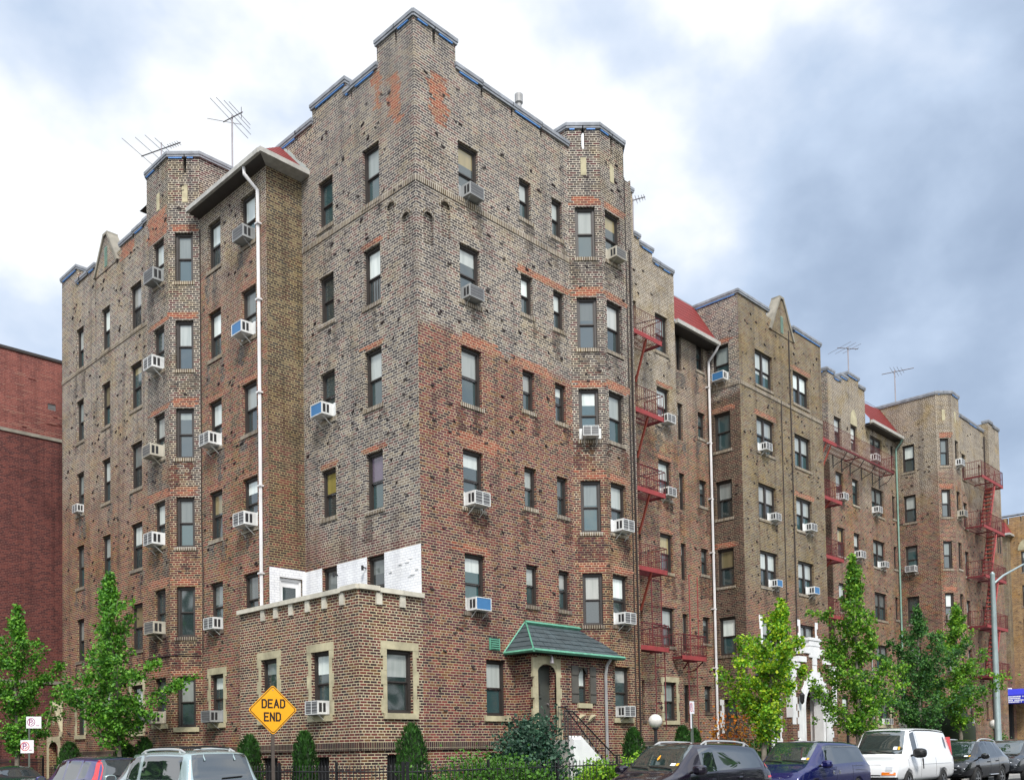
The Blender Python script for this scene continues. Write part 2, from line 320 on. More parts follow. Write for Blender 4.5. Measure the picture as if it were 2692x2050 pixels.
BLIND = blindm('white_shade', (0.76, 0.82, 0.78))
CURT = blindm('curtain_muted', (0.26, 0.30, 0.29))
CURT2 = blindm('curtain_grey_white', (0.55, 0.56, 0.52))
CURTY = blindm('curtain_yellow', (0.45, 0.36, 0.06))
CURTV = blindm('curtain_violet', (0.30, 0.22, 0.34))
TAN = blindm('tan_shade', (0.42, 0.34, 0.16))
# ------------------------------------------------------------------ facade builders
ZT = lambda k: 18.74-2.9*(6-k)
def wall(mb, F, tops, holes, m, z0=0.0, reveal=0.16, cope=True, thick=0.35):
    """tops: (u0,u1,ztop) runs; holes: (u0,u1,z0,z1)"""
    zc = min(t[2] for t in tops)-0.12
    us = sorted({t[0] for t in tops} | {t[1] for t in tops} | {h[0] for h in holes} | {h[1] for h in holes})
    ua, ub = tops[0][0], tops[-1][1]
    us = [u for u in us if ua-1e-6 <= u <= ub+1e-6]
    for a, b in zip(us, us[1:]):
        if b-a < 1e-5: continue
        hs = sorted((h[2], h[3]) for h in holes if h[0] < (a+b)/2 < h[1])
        z = z0
        for lo, hi in hs+[(zc, zc)]:
            if lo > z+1e-6: mb.face([F.P(a, 0, z), F.P(b, 0, z), F.P(b, 0, lo), F.P(a, 0, lo)], m, F.n)
            z = max(z, hi)
    for a, b, lo, hi in holes:
        P = F.P; r = -reveal
        for q, n in (((P(a, 0, lo), P(a, r, lo), P(a, r, hi), P(a, 0, hi)), F.t), ((P(b, 0, lo), P(b, r, lo), P(b, r, hi), P(b, 0, hi)), -F.t),
                     ((P(a, 0, hi), P(b, 0, hi), P(b, r, hi), P(a, r, hi)), V((0, 0, -1))), ((P(a, 0, lo), P(b, 0, lo), P(b, r, lo), P(a, r, lo)), V((0, 0, 1)))):
            mb.face(q, m, n)
    for a, b, zt_ in tops:
        if zt_-0.12 > zc+0.01: mb.fbox(F, a+(0.004 if a == ua else 0), b-(0.004 if b == ub else 0), -thick, 0, zc, zt_-0.12, m)
COPN = [0]
class Parts(list):          # one mesh per run of trim, each built as a part of its own
    def fbox(s, F, u0, u1, d0, d1, z0, z1, m):
        q = MB(); q.fbox(F, u0, u1, d0, d1, z0, z1, m); s.append(q)
    def build(s, name, parent):
        for q in s:
            if q.f: q.build(name, parent)
def coping(lst, F, tops, notch=True, ends=0.05, blue=0.75):
    COPN[0] += 1; dz = 0.003*(COPN[0] % 4); mb = MB(); lst.append(mb)
    for a, b, z in tops:
        z = z-dz
        if b-a < 0.2: continue
        mb.fbox(F, a-ends, b+ends, -0.38, 0.08, z-0.10, z, COPE); mb.fbox(F, a-ends+0.02, b+ends-0.02, -0.36, 0.06, z-0.17, z-0.101, COPE)
        if random.random() < blue: mb.fbox(F, a+0.02+random.random()*0.2, b-0.02-random.random()*0.2, -0.1, 0.045, z-0.208, z-0.172, BLUEM)
def patch(mb, F, u0, u1, z0, z1, m=None, jag=0.2, d=0.004):
    z = z0; c = 0.0725; d += random.uniform(0, 0.0018)
    while z < z1-0.01:
        a = u0-random.choice((-0.6, 0, 0.5, 1))*jag*1.3; b = u1+random.choice((-0.6, 0, 0.5, 1, 1.4))*jag*1.3
        mb.fbox(F, a, b, -0.01, d, z, z+c, m or B_PATCH); z += c
def clinkers(mb, F, u0, u1, z0, z1, n, holes):
    for i in range(n):
        u = random.uniform(u0+0.15, u1-0.15); z = random.uniform(z0, z1)
        if any(h[0]-0.15 < u < h[1]+0.15 and h[2]-0.2 < z < h[3]+0.15 for h in holes): continue
        wd = random.uniform(0.06, 0.15); hh = random.uniform(0.03, 0.05); d = random.uniform(0.015, 0.05); t = random.uniform(-0.03, 0.03)
        P = F.P
        mb.hexa([P(u-wd/2, -0.01, z-t), P(u+wd/2, -0.01, z+t), P(u+wd/2, d*0.7, z+t), P(u-wd/2, d, z-t), P(u-wd/2, -0.01, z+hh-t), P(u+wd/2, -0.01, z+hh+t), P(u+wd/2, d*0.7, z+hh+t), P(u-wd/2, d, z+hh-t)], B_CLINK)
def window(parent, F, u0, u1, zt, h, style='dh', blind=None, bm=None, sill='brick', lump=None, dep=0.10, surround=False, bars=False):
    """double-hung window: the frame is the part; panes, shade, sill and stone surround are its sub-parts"""
    zb = zt-h; f = lump or MB(); d0, d1 = -dep-0.10, -dep
    fw = 0.075
    f.fbox(F, u0, u0+fw, d0, d1, zb, zt, FRAMEM); f.fbox(F, u1-fw, u1, d0, d1, zb, zt, FRAMEM)
    f.fbox(F, u0+fw, u1-fw, d0, d1, zt-fw, zt, FRAMEM); f.fbox(F, u0+fw, u1-fw, d0, d1, zb, zb+fw*0.8, FRAMEM)
    bays = [(u0+fw, u1-fw)]
    if style == 'pair':
        c = (u0+u1)/2; f.fbox(F, c-0.06, c+0.06, d0, d1, zb+fw*0.8, zt-fw, FRAMEM); bays = [(u0+fw, c-0.06), (c+0.06, u1-fw)]
    zm = zb+h*0.49; s = 0.035
    p = lump or MB(); bl = lump or MB()
    if blind is None: blind = random.choice((0.30, 0.44, 0.47, 0.47, 0.2, 0.6, 0.0))
    if bm is None and blind > 0 and random.random() < 0.34: bm = random.choice((CURT, CURT, CURT2, TAN))
    nb = 0
    for a, b in bays:
        for (lo, hi, d) in ((zm, zt-fw, -dep-0.03), (zb+fw*0.8, zm, -dep-0.065)):
            f.fbox(F, a, a+s, d-0.03, d, lo, hi, FRAMEM); f.fbox(F, b-s, b, d-0.03, d, lo, hi, FRAMEM)
            f.fbox(F, a+s, b-s, d-0.03, d, hi-s, hi, FRAMEM); f.fbox(F, a+s, b-s, d-0.03, d, lo, lo+s, FRAMEM)
            lo2, hi2 = lo+s, hi-s; g = d-0.02
            zbl = zt-blind*h
            cut = min(max(zbl, lo2), hi2) if blind > 0 else hi2
            if cut-lo2 > 0.01: p.face([F.P(a+s, g, lo2), F.P(b-s, g, lo2), F.P(b-s, g, cut), F.P(a+s, g, cut)], PANE, F.n)
            if hi2-cut > 0.01: bl.face([F.P(a+s, g, cut), F.P(b-s, g, cut), F.P(b-s, g, hi2), F.P(a+s, g, hi2)], bm or BLIND, F.n); nb += 1
        if bars:
            k = 5
            for i in range(1, k): f.fbox(F, a+(b-a)*i/k-0.01, a+(b-a)*i/k+0.01, -dep+0.0, -dep+0.015, zb+0.05, zb+h*0.42, FRAMEM)
    sl = lump or MB()
    if sill == 'brick': sl.fbox(F, u0-0.06, u1+0.06, -dep-0.02, 0.035, zb-0.115, zb-0.001, B_SILL)
    elif sill == 'stone': sl.fbox(F, u0-0.12, u1+0.12, -dep-0.02, 0.07, zb-0.15, zb-0.001, STONE)
    if lump: return None
    o = f.build('window', parent)
    if p.f: p.build('pane', o)
    if nb: bl.build('window_shade', o)
    if sl.f: sl.build('sill', o)
    if surround:
        q = MB(); e = 0.018
        q.fbox(F, u0-0.19, u1+0.19, -0.05, e, zt+0.001, zt+0.21, STONE)
        z = zb; k = 0
        while z < zt-0.02:
            z2 = min(z+0.36, zt); wdt = 0.12 if k % 2 else 0.19
            q.fbox(F, u0-wdt, u0-0.001, -0.05, e, z, z2-0.004, STONE); q.fbox(F, u1+0.001, u1+wdt, -0.05, e, z, z2-0.004, STONE); z = z2; k += 1
        q.build('stone_surround', o)
    return o
def stains(mb, wins):
    for F, u0, u1, zt, h, k in wins:
        zb = zt-h-0.13
        for u in (u0-0.04, u1+0.02, random.uniform(u0, u1)):
            if random.random() < 0.62: l_ = random.uniform(0.25, 1.0); wd = random.uniform(0.05, 0.12); patch(mb, F, u-wd, u+wd, zb-l_, zb, m=B_STAINL if abs(F.n.x) > 0.9 else B_STAIN, jag=0.07, d=random.uniform(0.0012, 0.0022))
def hole(u0, u1, zt, h): return (u0, u1, zt-h, zt)
ROWS = (6, 5, 4, 3, 2, 1)
# ------------------------------------------------------------------ corner apartment building
B1 = thing('apartment_building', 'six storey corner apartment house of grey and red brick behind the yellow diamond sign', 'building', (4, 6, 0))
F_R = Frame((0, 0), (1, 0), (0, -1)); F_L = Frame((0, 0), (0, 1), (-1, 0))
F_WG = Frame((-1.24, 0), (0, 1), (-1, 0)); F_WS = Frame((0, 5.35), (1, 0), (0, -1))
r2 = math.sqrt(.5); F_TL = Frame((-2.06, 0), (0, 1), (-1, 0))
F_BD = Frame((-1.24, 9.36), (-r2, r2), (-r2, -r2)); F_BC = Frame((-1.96, 0), (0, 1), (-1, 0)); F_BE = Frame((-1.96, 11.62), (r2, r2), (-r2, r2))
F_RD = Frame((6.3, 0), (r2, -r2), (-r2, -r2)); F_RF = Frame((0, -0.72), (1, 0), (0, -1)); F_RE = Frame((8.26, -0.72), (r2, r2), (r2, -r2))
F_FW = Frame((0, 2.34), (1, 0), (0, -1)); F_RW = Frame((0, 2.85), (1, 0), (0, -1))
DG = 1.018
b = MB(); tr = Parts(); cp = Parts()      # walls, trim, copings
LUMP = MB()
def column(F, u0, u1, h, rows, **k):
    hs = []
    for r_ in rows:
        hh = h[r_] if isinstance(h, dict) else h
        hs.append(hole(u0, u1, ZT(r_), hh))
    return hs
WIN = []       # (frame,u0,u1,row,h,kwargs)
def cols(F, u0, u1, h, rows=ROWS, **k):
    hs = column(F, u0, u1, h, rows)
    for r_ in rows:
        kk = dict(k); kk.update(k.get('row', {}).get(r_, {})); kk.pop('row', None)
        WIN.append((F, u0, u1, ZT(r_), h[r_] if isinstance(h, dict) else h, kk))
    return hs
ST = {1: dict(sill='stone')}; SS = {1: dict(sill='stone', surround=True)}
# --- right face, main
hR = cols(F_R, 1.57, 2.35, 1.62, (6, 5, 4, 3, 2), row={6: dict(blind=0.34), 5: dict(blind=0.3), 4: dict(blind=0.50), 3: dict(blind=0.28), 2: dict(blind=0.30)})
hR += cols(F_R, 2.33, 3.10, 1.58, (1,), row={1: dict(sill='stone', blind=0.5)})
hR += cols(F_R, 4.04, 4.56, 1.2, (6, 5, 4, 3, 2), blind=0.5); hR += cols(F_R, 5.49, 5.99, 1.2, (6, 5, 4, 3, 2), row={3: dict(blind=0.0), 6: dict(blind=0.5), 5: dict(blind=0.48)})
def arch_niche(F, u0, u1, z0, z1, mb):
    rad = (u1-u0)/2; c = (u0+u1)/2; zs = z1-rad
    mb.face([F.P(u0, -0.075, z0), F.P(u1, -0.075, z0), F.P(u1, -0.075, z1), F.P(u0, -0.075, z1)], B_BAY, F.n)
    k = 8
    for sgn in (-1, 1):
        pts = [F.P(c+sgn*rad, 0, z1), F.P(c, 0, z1)]+[F.P(c+sgn*rad*math.sin(math.pi/2*i/k), 0, zs+rad*math.cos(math.pi/2*i/k)) for i in range(1, k+1)]
        for i in range(1, len(pts)-1): mb.face([pts[0], pts[i], pts[i+1]], B_CL, F.n)
    for i in range(14):
        a0, a1 = math.pi*(i+0.08)/14, math.pi*(i+0.92)/14
        q = [(c+math.cos(a)*r_, zs+math.sin(a)*r_) for r_ in (rad, rad+0.11) for a in (a0, a1)]
        mm_ = (B_CL, B_SILL)[i % 2]
        mb.hexa([F.P(q[0][0], -0.02, q[0][1]), F.P(q[1][0], -0.02, q[1][1]), F.P(q[1][0], 0.012, q[1][1]), F.P(q[0][0], 0.012, q[0][1]), F.P(q[2][0], -0.02, q[2][1]), F.P(q[3][0], -0.02, q[3][1]), F.P(q[3][0], 0.012, q[3][1]), F.P(q[2][0], 0.012, q[2][1])], mm_)
NI = [(0.26, 0.60, 15.32, 16.22), (0.90, 1.24, 15.78, 16.76)]
hNR = [(a, c_, z, z2) for a, c_, z, z2 in NI]
basR = [(-1.22, -0.74, 0.7, 1.63), (2.38, 3.05, 0.7, 1.62)]
topR = [(0, 0.68, 21.58), (0.68, 0.78, 21.15), (0.78, 1.53, 21.58), (1.53, 2.50, 20.90), (2.50, 2.58, 20.55), (2.58, 3.74, 20.86), (3.74, 3.82, 20.5), (3.82, 5.03, 20.86), (5.03, 5.11, 20.5), (5.11, 6.3, 20.84)]
wall(b, F_R, topR, hR+hNR+[basR[1]], B_CR); coping(cp, F_R, topR)
for nn_ in NI: arch_niche(F_R, *nn_, b)
clinkers(b, F_R, 0.2, 6.2, 2.2, 20.2, 190, hR+hNR)
# --- left face of the corner block
hL = cols(F_L, 1.55, 2.31, 1.62, (6, 5, 4, 3), row={6: dict(blind=0.5), 4: dict(blind=0.5), 5: dict(blind=0.5, bars=True), 3: dict(blind=0.48, bm=CURTV)}) + cols(F_L, 3.74, 4.47, 1.43, (6, 5, 4, 3), row={6: dict(blind=0.0), 5: dict(blind=0.0), 4: dict(blind=0.0), 3: dict(blind=0.48, bm=CURTY)})
hL += cols(F_L, 1.55, 2.31, 1.62, (2,), blind=0.3, bm=CURT, sill=None) + cols(F_L, 3.74, 4.47, 1.62, (2,), blind=0.5, bm=CURT, sill=None)
topL = [(0, 0.70, 21.58), (0.70, 0.78, 21.15), (0.78, 1.58, 21.58), (1.58, 2.74, 20.95), (2.74, 2.80, 20.6), (2.80, 3.05, 20.93), (3.05, 4.74, 21.30), (4.74, 5.53, 20.88), (5.53, 5.58, 20.6), (5.58, 6.6, 20.88)]
wall(b, F_L, topL, hL+hNR, B_CL); coping(cp, F_L, topL)
for nn_ in NI: arch_niche(F_L, *nn_, b)
clinkers(b, F_L, 0.2, 5.3, 8.2, 20.3, 130, hL+hNR)
b.fbox(F_L, 6.6, 9.5, -0.3, 0, 19, 20.8, B_CL)
# --- wing with the red roof, its side face
hWS = [(-0.9, -0.12, 4.95, 6.92)]
wall(b, F_WS, [(-1.24, 0, 19.30)], hWS, B_WS, z0=4.9)
hG = cols(F_WG, 6.80-0.84, 6.80, 1.55, (6, 5, 4, 3, 2), row={5: dict(bm=CURT, blind=0.6), 4: dict(blind=0.5), 3: dict(blind=0.3), 2: dict(blind=0.5, bm=CURT)})
hG += cols(F_WG, 8.03, 8.83, 1.53, (6, 5, 4, 3, 2, 1), row={6: dict(bars=True, blind=0.45), 5: dict(blind=0.5), 4: dict(blind=0.5), 3: dict(blind=0.45), 1: dict(sill='stone', surround=True, blind=0.3)})
wall(b, F_WG, [(5.35, 9.36, 19.30)], hG, B_WG); clinkers(b, F_WG, 5.5, 9.3, 2.2, 18.9, 120, hG)
# --- left bay
hBD = cols(F_BD, 0.22, 0.80, 1.62, ROWS, row={6: dict(blind=0.5), 5: dict(blind=0.5), 4: dict(blind=0.2, bm=CURT), 3: dict(blind=0.5, bm=CURT), 2: dict(blind=0.0), 1: dict(sill='stone', blind=0.5)})
hBC = cols(F_BC, 10.40, 11.18, 1.5, ROWS, row={1: dict(sill='stone', bm=CURT), 4: dict(blind=0.5)})
hBE = []
tb = 21.42
for F, a, c_, hs in ((F_BD, 0, DG, hBD), (F_BC, 10.08, 11.62, hBC), (F_BE, 0, DG, hBE)):
    if F is F_BD: tops = [(a, 0.42, tb), (0.42, 0.52, 20.85), (0.52, c_, tb)]
    elif F is F_BC: tops = [(a, 10.72, tb), (10.72, 10.82, 20.85), (10.82, c_, tb)]
    else: tops = [(a, c_, tb)]
    wall(b, F, tops, hs, B_BAY); coping(cp, F, tops); clinkers(b, F, a, c_, 3, 20.6, 22 if F is F_BD else 40, hs)
    for r_ in ROWS:
        if F is not F_BE: patch(b, F, a+0.12, c_-0.14, ZT(r_)+0.05, ZT(r_)+0.05+random.choice((0.15, 0.22, 0.29)), jag=0.1)
F_BT = Frame((0, 9.36), (1, 0), (0, -1))      # side of the left bay tower above the red roof
wall(b, F_BT, [(-1.24, 3.0, tb)], [], B_BAY, z0=18.5); coping(cp, F_BT, [(-1.24, 3.0, tb)])
cp.fbox(F_BT, 0.2, 0.55, -0.05, 0.13, tb-0.16, tb-0.02, BLUEM)
for F, u in ((F_BD, 0.47), (F_BC, 10.77), (F_RD, 0.50), (F_RF, 7.62)):
    tr.fbox(F, u-0.09, u+0.09, -0.02, 0.02, 19.75, 20.32, STONE)
# --- left wing
hW = cols(F_WG, 18.68, 19.40, 1.65, ROWS, row={1: dict(sill='stone', surround=True)}, blind=0.5) + cols(F_WG, 16.24, 17.00, 1.65, ROWS, blind=0.48) + cols(F_WG, 13.61, 14.52, 1.65, ROWS, row={6: dict(bars=True, blind=0.45), 3: dict(bars=True, blind=0.45), 4: dict(bars=True, blind=0.5), 1: dict(sill='stone', surround=True, blind=0.5), 2: dict(bm=TAN, blind=0.5)})
topW = [(12.34, 13.35, 20.80), (13.35, 13.42, 20.45), (13.42, 14.18, 20.76), (14.18, 14.25, 20.4), (14.25, 15.30, 20.72), (15.30, 17.55, 20.6), (17.55, 18.2, 20.80), (18.2, 18.27, 20.4), (18.27, 18.95, 20.75), (18.95, 19.3, 20.75), (19.3, 20.85, 21.38)]
wall(b, F_WG, topW, hW, B_LW); coping(cp, F_WG, topW[:5]); coping(cp, F_WG, topW[6:]); clinkers(b, F_WG, 12.5, 20.7, 2.2, 20.2, 330, hW)
patch(b, F_WG, 14.3, 15.2, 20.0, 20.5, jag=0.12); patch(b, F_BC, 10.3, 11.5, 19.05, 19.65, jag=0.1)
# pointed stone-capped gable on the parapet with a green louvre
def gable(F, uc, hw, zb, zt, m, lou=True):
    b.hexa([F.P(uc-hw, -0.3, zb), F.P(uc+hw, -0.3, zb), F.P(uc+hw, 0.03, zb), F.P(uc-hw, 0.03, zb), F.P(uc-0.12, -0.3, zt), F.P(uc+0.12, -0.3, zt), F.P(uc+0.12, 0.03, zt), F.P(uc-0.12, 0.03, zt)], m)
    for s_ in (-1, 1):
        a, c_ = uc+s_*hw, uc+s_*0.12; e = 0.14*s_
        b.hexa([F.P(a, -0.34, zb), F.P(a+e, -0.34, zb), F.P(a+e, 0.09, zb), F.P(a, 0.09, zb), F.P(c_, -0.34, zt), F.P(c_+e*0.7, -0.34, zt+0.02), F.P(c_+e*0.7, 0.09, zt+0.02), F.P(c_, 0.09, zt)], STONEG)
    b.fbox(F, uc-0.2, uc+0.2, -0.34, 0.09, zt, zt+0.1, STONEG)
    if lou:
        for i in range(9): b.fbox(F, uc-0.11, uc+0.11, 0.0, 0.055, zb+0.12+i*0.085, zb+0.165+i*0.085, PIPEC)
gable(F_WG, 16.5, 0.95, 20.15, 21.45, B_LW)
b.face([(-1.24, 20.85, 0), (12, 20.85, 0), (12, 20.85, 20.8), (-1.24, 20.85, 20.8)], B_LW, (0, 1, 0))
# --- right bay
hRD = cols(F_RD, 0.20, 0.82, 1.62, (6, 5, 4, 3, 2), row={6: dict(blind=0.5), 5: dict(blind=0.42), 4: dict(blind=0.3), 3: dict(blind=0.46, bm=CURT), 2: dict(blind=0.5)})
hRF = cols(F_RF, 7.22, 7.99, 1.6, ROWS, row={4: dict(blind=0.5), 5: dict(blind=0.5), 6: dict(blind=0.3), 1: dict(sill='stone', blind=0.3)})
for F, a, c_, hs in ((F_RD, 0, DG, hRD), (F_RF, 7.02, 8.26, hRF), (F_RE, 0, DG, [])):
    if F is F_RD: tops = [(a, 0.45, tb), (0.45, 0.55, 20.8), (0.55, c_, tb)]
    elif F is F_RF: tops = [(a, 7.58, tb), (7.58, 7.68, 20.8), (7.68, c_, tb)]
    else: tops = [(a, c_, tb)]
    wall(b, F, tops, hs, B_BAY); coping(cp, F, tops); clinkers(b, F, a, c_, 5, 20.6, 26 if F is F_RD else 36, hs)
    for r_ in (6, 5, 4, 3, 2):
        if F is not F_RE: patch(b, F, a+0.1, c_-0.12, ZT(r_)+0.05, ZT(r_)+0.05+random.choice((0.22, 0.29, 0.29)), jag=0.1)
tr.fbox(F_RD, 0.47, 0.53, -0.02, 0.012, 20.6, 21.1, WHITEP)
F_RT = Frame((6.3, 0), (0, 1), (-1, 0)); wall(b, F_RT, [(0, 3, tb)], [], B_CR, z0=20.3); coping(cp, F_RT, [(0, 1.0, tb)])
wall(b, F_R, [(8.98, 9.6, 21.0)], [], B_BAY)
b.face([(9.6, 0, 0), (9.6, 2.34, 0), (9.6, 2.34, 21), (9.6, 0, 21)], B_FE, (1, 0, 0))
# --- stair wall with the fire escape, then the red-roofed link
cols(F_FW, 12.2, 12.98, 1.5, ROWS, lump=LUMP); hF = [hole(12.2, 12.98, ZT(r_), 1.5) for r_ in ROWS]
hF += cols(F_FW, 14.2, 15.05, 1.5, ROWS, row={1: dict(sill='stone', surround=True)}, blind=0.5)
topF = [(9.6, 12.9, 23.1), (12.9, 13.27, 21.45), (13.27, 14.12, 21.22), (14.12, 15.55, 20.86)]
wall(b, F_FW, topF, hF, B_FE); coping(cp, F_FW, [(9.6, 12.9, 23.1), (12.95, 13.27, 21.45), (13.3, 14.12, 21.22), (14.15, 14.55, 20.86), (14.62, 15.5, 20.84)]); clinkers(b, F_FW, 9.8, 15.4, 2, 20.2, 110, hF)
F_FS = Frame((15.55, 2.34), (0, 1), (1, 0)); wall(b, F_FS, [(0, 2.5, 20.86)], [], B_FE)
cols(F_RW, 16.38, 16.76, 1.52, ROWS, lump=LUMP, sill=None); hRW = [hole(16.38, 16.76, ZT(r_), 1.52) for r_ in ROWS]
hRW += cols(F_RW, 17.88, 18.42, 1.1, ROWS, blind=0.3, bm=CURT)
wall(b, F_RW, [(15.55, 18.8, 18.95)], hRW, B_WG); clinkers(b, F_RW, 15.7, 18.7, 2, 18.4, 60, hRW)
for r_ in (5, 4, 3, 2, 1): patch(b, F_FW, 14.1, 15.1, ZT(r_)+0.04, ZT(r_)+0.19, jag=0.1)
# repairs in new red brick
for r_, hgt in ((4, 0.36), (3, 0.44)): patch(b, F_R, 1.45, 2.9, ZT(r_)+0.03, ZT(r_)+0.03+hgt)
patch(b, F_R, 3.8, 5.0, ZT(4)+0.03, ZT(4)+0.32); patch(b, F_R, 3.9, 6.25, ZT(5)+0.03, ZT(5)+0.25, jag=0.05); patch(b, F_R, 1.35, 2.6, ZT(2)+0.03, ZT(2)+0.2)
for uc, zz0, zz1, wd in ((0.85, 18.85, 20.2, 0.28),):
    z = zz0
    while z < zz1: ww = wd*random.uniform(0.5, 1.15)*(0.5+0.5*math.sin((z-zz0)/(zz1-zz0)*math.pi)); patch(b, F_R, uc-ww-0.1*random.random(), uc+ww, z, z+0.07, jag=0.1); z += 0.0725
for uc, zz0, zz1, wd in ((0.75, 18.8, 20.2, 0.2), (1.5, 19.6, 20.7, 0.12)):
    z = zz0
    while z < zz1: ww = wd*random.uniform(0.5, 1.1); patch(b, F_L, uc-ww+(z-zz0)*0.1, uc+ww+(z-zz0)*0.1, z, z+0.07, jag=0.1); z += 0.0725
for (F, u0, u1, rr) in ((F_L, 1.4, 2.45, (5, 4, 3)), (F_L, 3.6, 4.6, (3,)), (F_WG, 5.8, 6.95, (5, 4, 3, 2)), (F_WG, 7.9, 8.95, (4, 3))):
    for r_ in rr: patch(b, F, u0+0.1, u1-0.1, ZT(r_)+0.03, ZT(r_)+0.12, jag=0.12)
# belt of bricks on end under the top windows, water table above the basement
for F, a, c_ in ((F_R, 0, 6.3), (F_L, 0, 5.35), (F_WG, 12.34, 20.85)):
    tr.fbox(F, a, c_, -0.02, 0.022, 16.93, 17.08, B_SILL)
for F, a, c_ in ((F_TL, 0, 5.62), (F_R, -2.06, 3.49), (F_WG, 5.65, 9.36), (F_BD, 0, DG), (F_BC, 10.08, 11.62), (F_WG, 12.34, 20.85), (F_FW, 9.6, 15.55), (F_RW, 15.55, 18.8)):
    tr.fbox(F, a, c_, -0.02, 0.05, 1.74, 1.95, B_SILL); tr.fbox(F, a, c_, -0.02, 0.06, 0, 0.55, B_BAY if F in (F_BD, F_BC) else B_CR)
# ------------------------------------------------------------------ terrace block at the corner
hT = []
for (u0, u1, k) in ((1.24, 2.05, dict(blind=0.35)), (3.68, 4.49, dict(blind=0.25, bm=CURT))):
    hT.append(hole(u0, u1, 4.32, 1.66)); WIN.append((F_TL, u0, u1, 4.32, 1.66, dict(sill='stone', surround=True, **k)))
hTb = [(1.3, 2.05, 0.7, 1.6), (3.7, 4.5, 0.7, 1.6)]
tz = 5.83
tl = [(0, 0.62, tz+0.03), (0.62, 0.66, tz-0.25), (0.66, 1.38, tz), (1.38, 1.42, tz-0.25), (1.42, 2.14, tz), (2.14, 2.18, tz-0.25), (2.18, 2.92, tz), (2.92, 2.96, tz-0.25), (2.96, 3.66, tz), (3.66, 3.70, tz-0.25), (3.70, 4.32, tz), (4.32, 4.36, tz-0.25), (4.36, 5.62, tz)]
wall(b, F_TL, tl, hT+hTb, B_TER)
hTR = [hole(-1.2, -0.34, 4.30, 1.62)]; WIN.append((F_R, -1.2, -0.34, 4.30, 1.62, dict(sill='stone', surround=True, blind=0.42)))
trt = [(-2.06, -1.46, tz+0.03), (-1.46, -1.42, tz-0.25), (-1.42, -0.70, tz), (-0.70, -0.66, tz-0.25), (-0.66, 0.0, tz)]
wall(b, F_R, trt, hTR+[basR[0]], B_TER)
b.face([(-2.06, 5.62, 0), (-1.24, 5.62, 0), (-1.24, 5.62, 5.7), (-2.06, 5.62, 5.7)], B_TER, (0, 1, 0))
b.face([(-2.06, 0, 4.95), (0, 0, 4.95), (0, 5.62, 4.95), (-2.06, 5.62, 4.95)], ROOFTAR, (0, 0, 1))
tc_ = Parts()
for F, tt in ((F_TL, tl), (F_R, trt)):
    for a, c_, z in tt:
        if c_-a > 0.2: tc_.fbox(F, a-0.015, c_+0.015, -0.34, 0.10, z-0.12, z, STONEL)
        else: tc_.fbox(F, (a+c_)/2-0.09, (a+c_)/2+0.09, -0.02, 0.055, z-0.18, z+0.12, STONEL)
tc_.build('terrace_coping', B1)
# white painted band behind the terrace, with its door
wp = MB()
wp.fbox(F_L, 0.0, 1.54, 0.0, 0.006, 4.95, 7.16, WHITEB); wp.fbox(F_L, 2.32, 3.73, 0.0, 0.006, 4.95, 7.16, WHITEB); wp.fbox(F_L, 4.48, 5.345, 0.0, 0.006, 4.95, 7.16, WHITEB)
wp.fbox(F_WS, -1.24, -0.905, 0.0, 0.006, 4.95, 7.19, WHITEB); wp.fbox(F_WS, -0.9, -0.12, 0.0, 0.006, 6.93, 7.19, WHITEB); wp.fbox(F_WS, -0.115, -0.007, 0.0, 0.006, 4.95, 7.19, WHITEB)
for i in range(9): wp.fbox(F_L, *(lambda u: (u, u+random.uniform(0.1, 0.2)))(random.choice((random.uniform(0.1, 1.3), random.uniform(2.4, 3.5)))), 0.0, random.uniform(0.012, 0.03), *(lambda z: (z, z+0.05))(random.uniform(5.9, 7.0)), WHITEB)
wp.build('white_painted_band', B1)
dr = MB(); dr.fbox(F_WS, -0.9, -0.12, -0.14, -0.06, 6.84, 6.92, WHITEP); dr.fbox(F_WS, -0.9, -0.82, -0.14, -0.06, 4.95, 6.84, WHITEP); dr.fbox(F_WS, -0.2, -0.12, -0.14, -0.06, 4.95, 6.84, WHITEP)
dr.fbox(F_WS, -0.82, -0.74, -0.14, -0.1, 4.95, 6.84, WHITEP); dr.fbox(F_WS, -0.28, -0.2, -0.14, -0.1, 4.95, 6.84, WHITEP); dr.fbox(F_WS, -0.74, -0.28, -0.14, -0.1, 6.66, 6.84, WHITEP)
do = dr.build('terrace_door', B1); q = MB(); q.face([F_WS.P(-0.74, -0.115, 4.95), F_WS.P(-0.28, -0.115, 4.95), F_WS.P(-0.28, -0.115, 6.66), F_WS.P(-0.74, -0.115, 6.66)], PANE, F_WS.n); q.build('pane', do)
# small wall lamps on the white band
for u in (2.35, 3.70):
    q = MB(); z = 6.85
    q.bar(F_L.P(u, 0.0, z), F_L.P(u, 0.14, z+0.02), 0.02, BLACKI); q.bar(F_L.P(u, 0.14, z-0.07), F_L.P(u, 0.14, z+0.06), 0.035, BLACKI, n=8); q.build('wall_lamp', B1)
# ------------------------------------------------------------------ build the walls
for w_ in WIN: window(B1, *w_[:5], **w_[5])
o = LUMP.build('window', B1); o['kind'] = 'stuff'; o['label'] = 'narrow stairwell windows and windows partly hidden behind the brick bay'
for F, (a, c_, z, z2) in ((F_R, basR[0]), (F_R, basR[1]), (F_TL, hTb[0]), (F_TL, hTb[1])):
    q = MB(); q.face([F.P(a, -0.15, z), F.P(c_, -0.15, z), F.P(c_, -0.15, z2), F.P(a, -0.15, z2)], DARK, F.n)
    for i in range(6): q.fbox(F, a+(c_-a)*(i+0.5)/6-0.012, a+(c_-a)*(i+0.5)/6+0.012, -0.09, -0.07, z, z2, BLACKI)
    q.build('basement_window', B1)
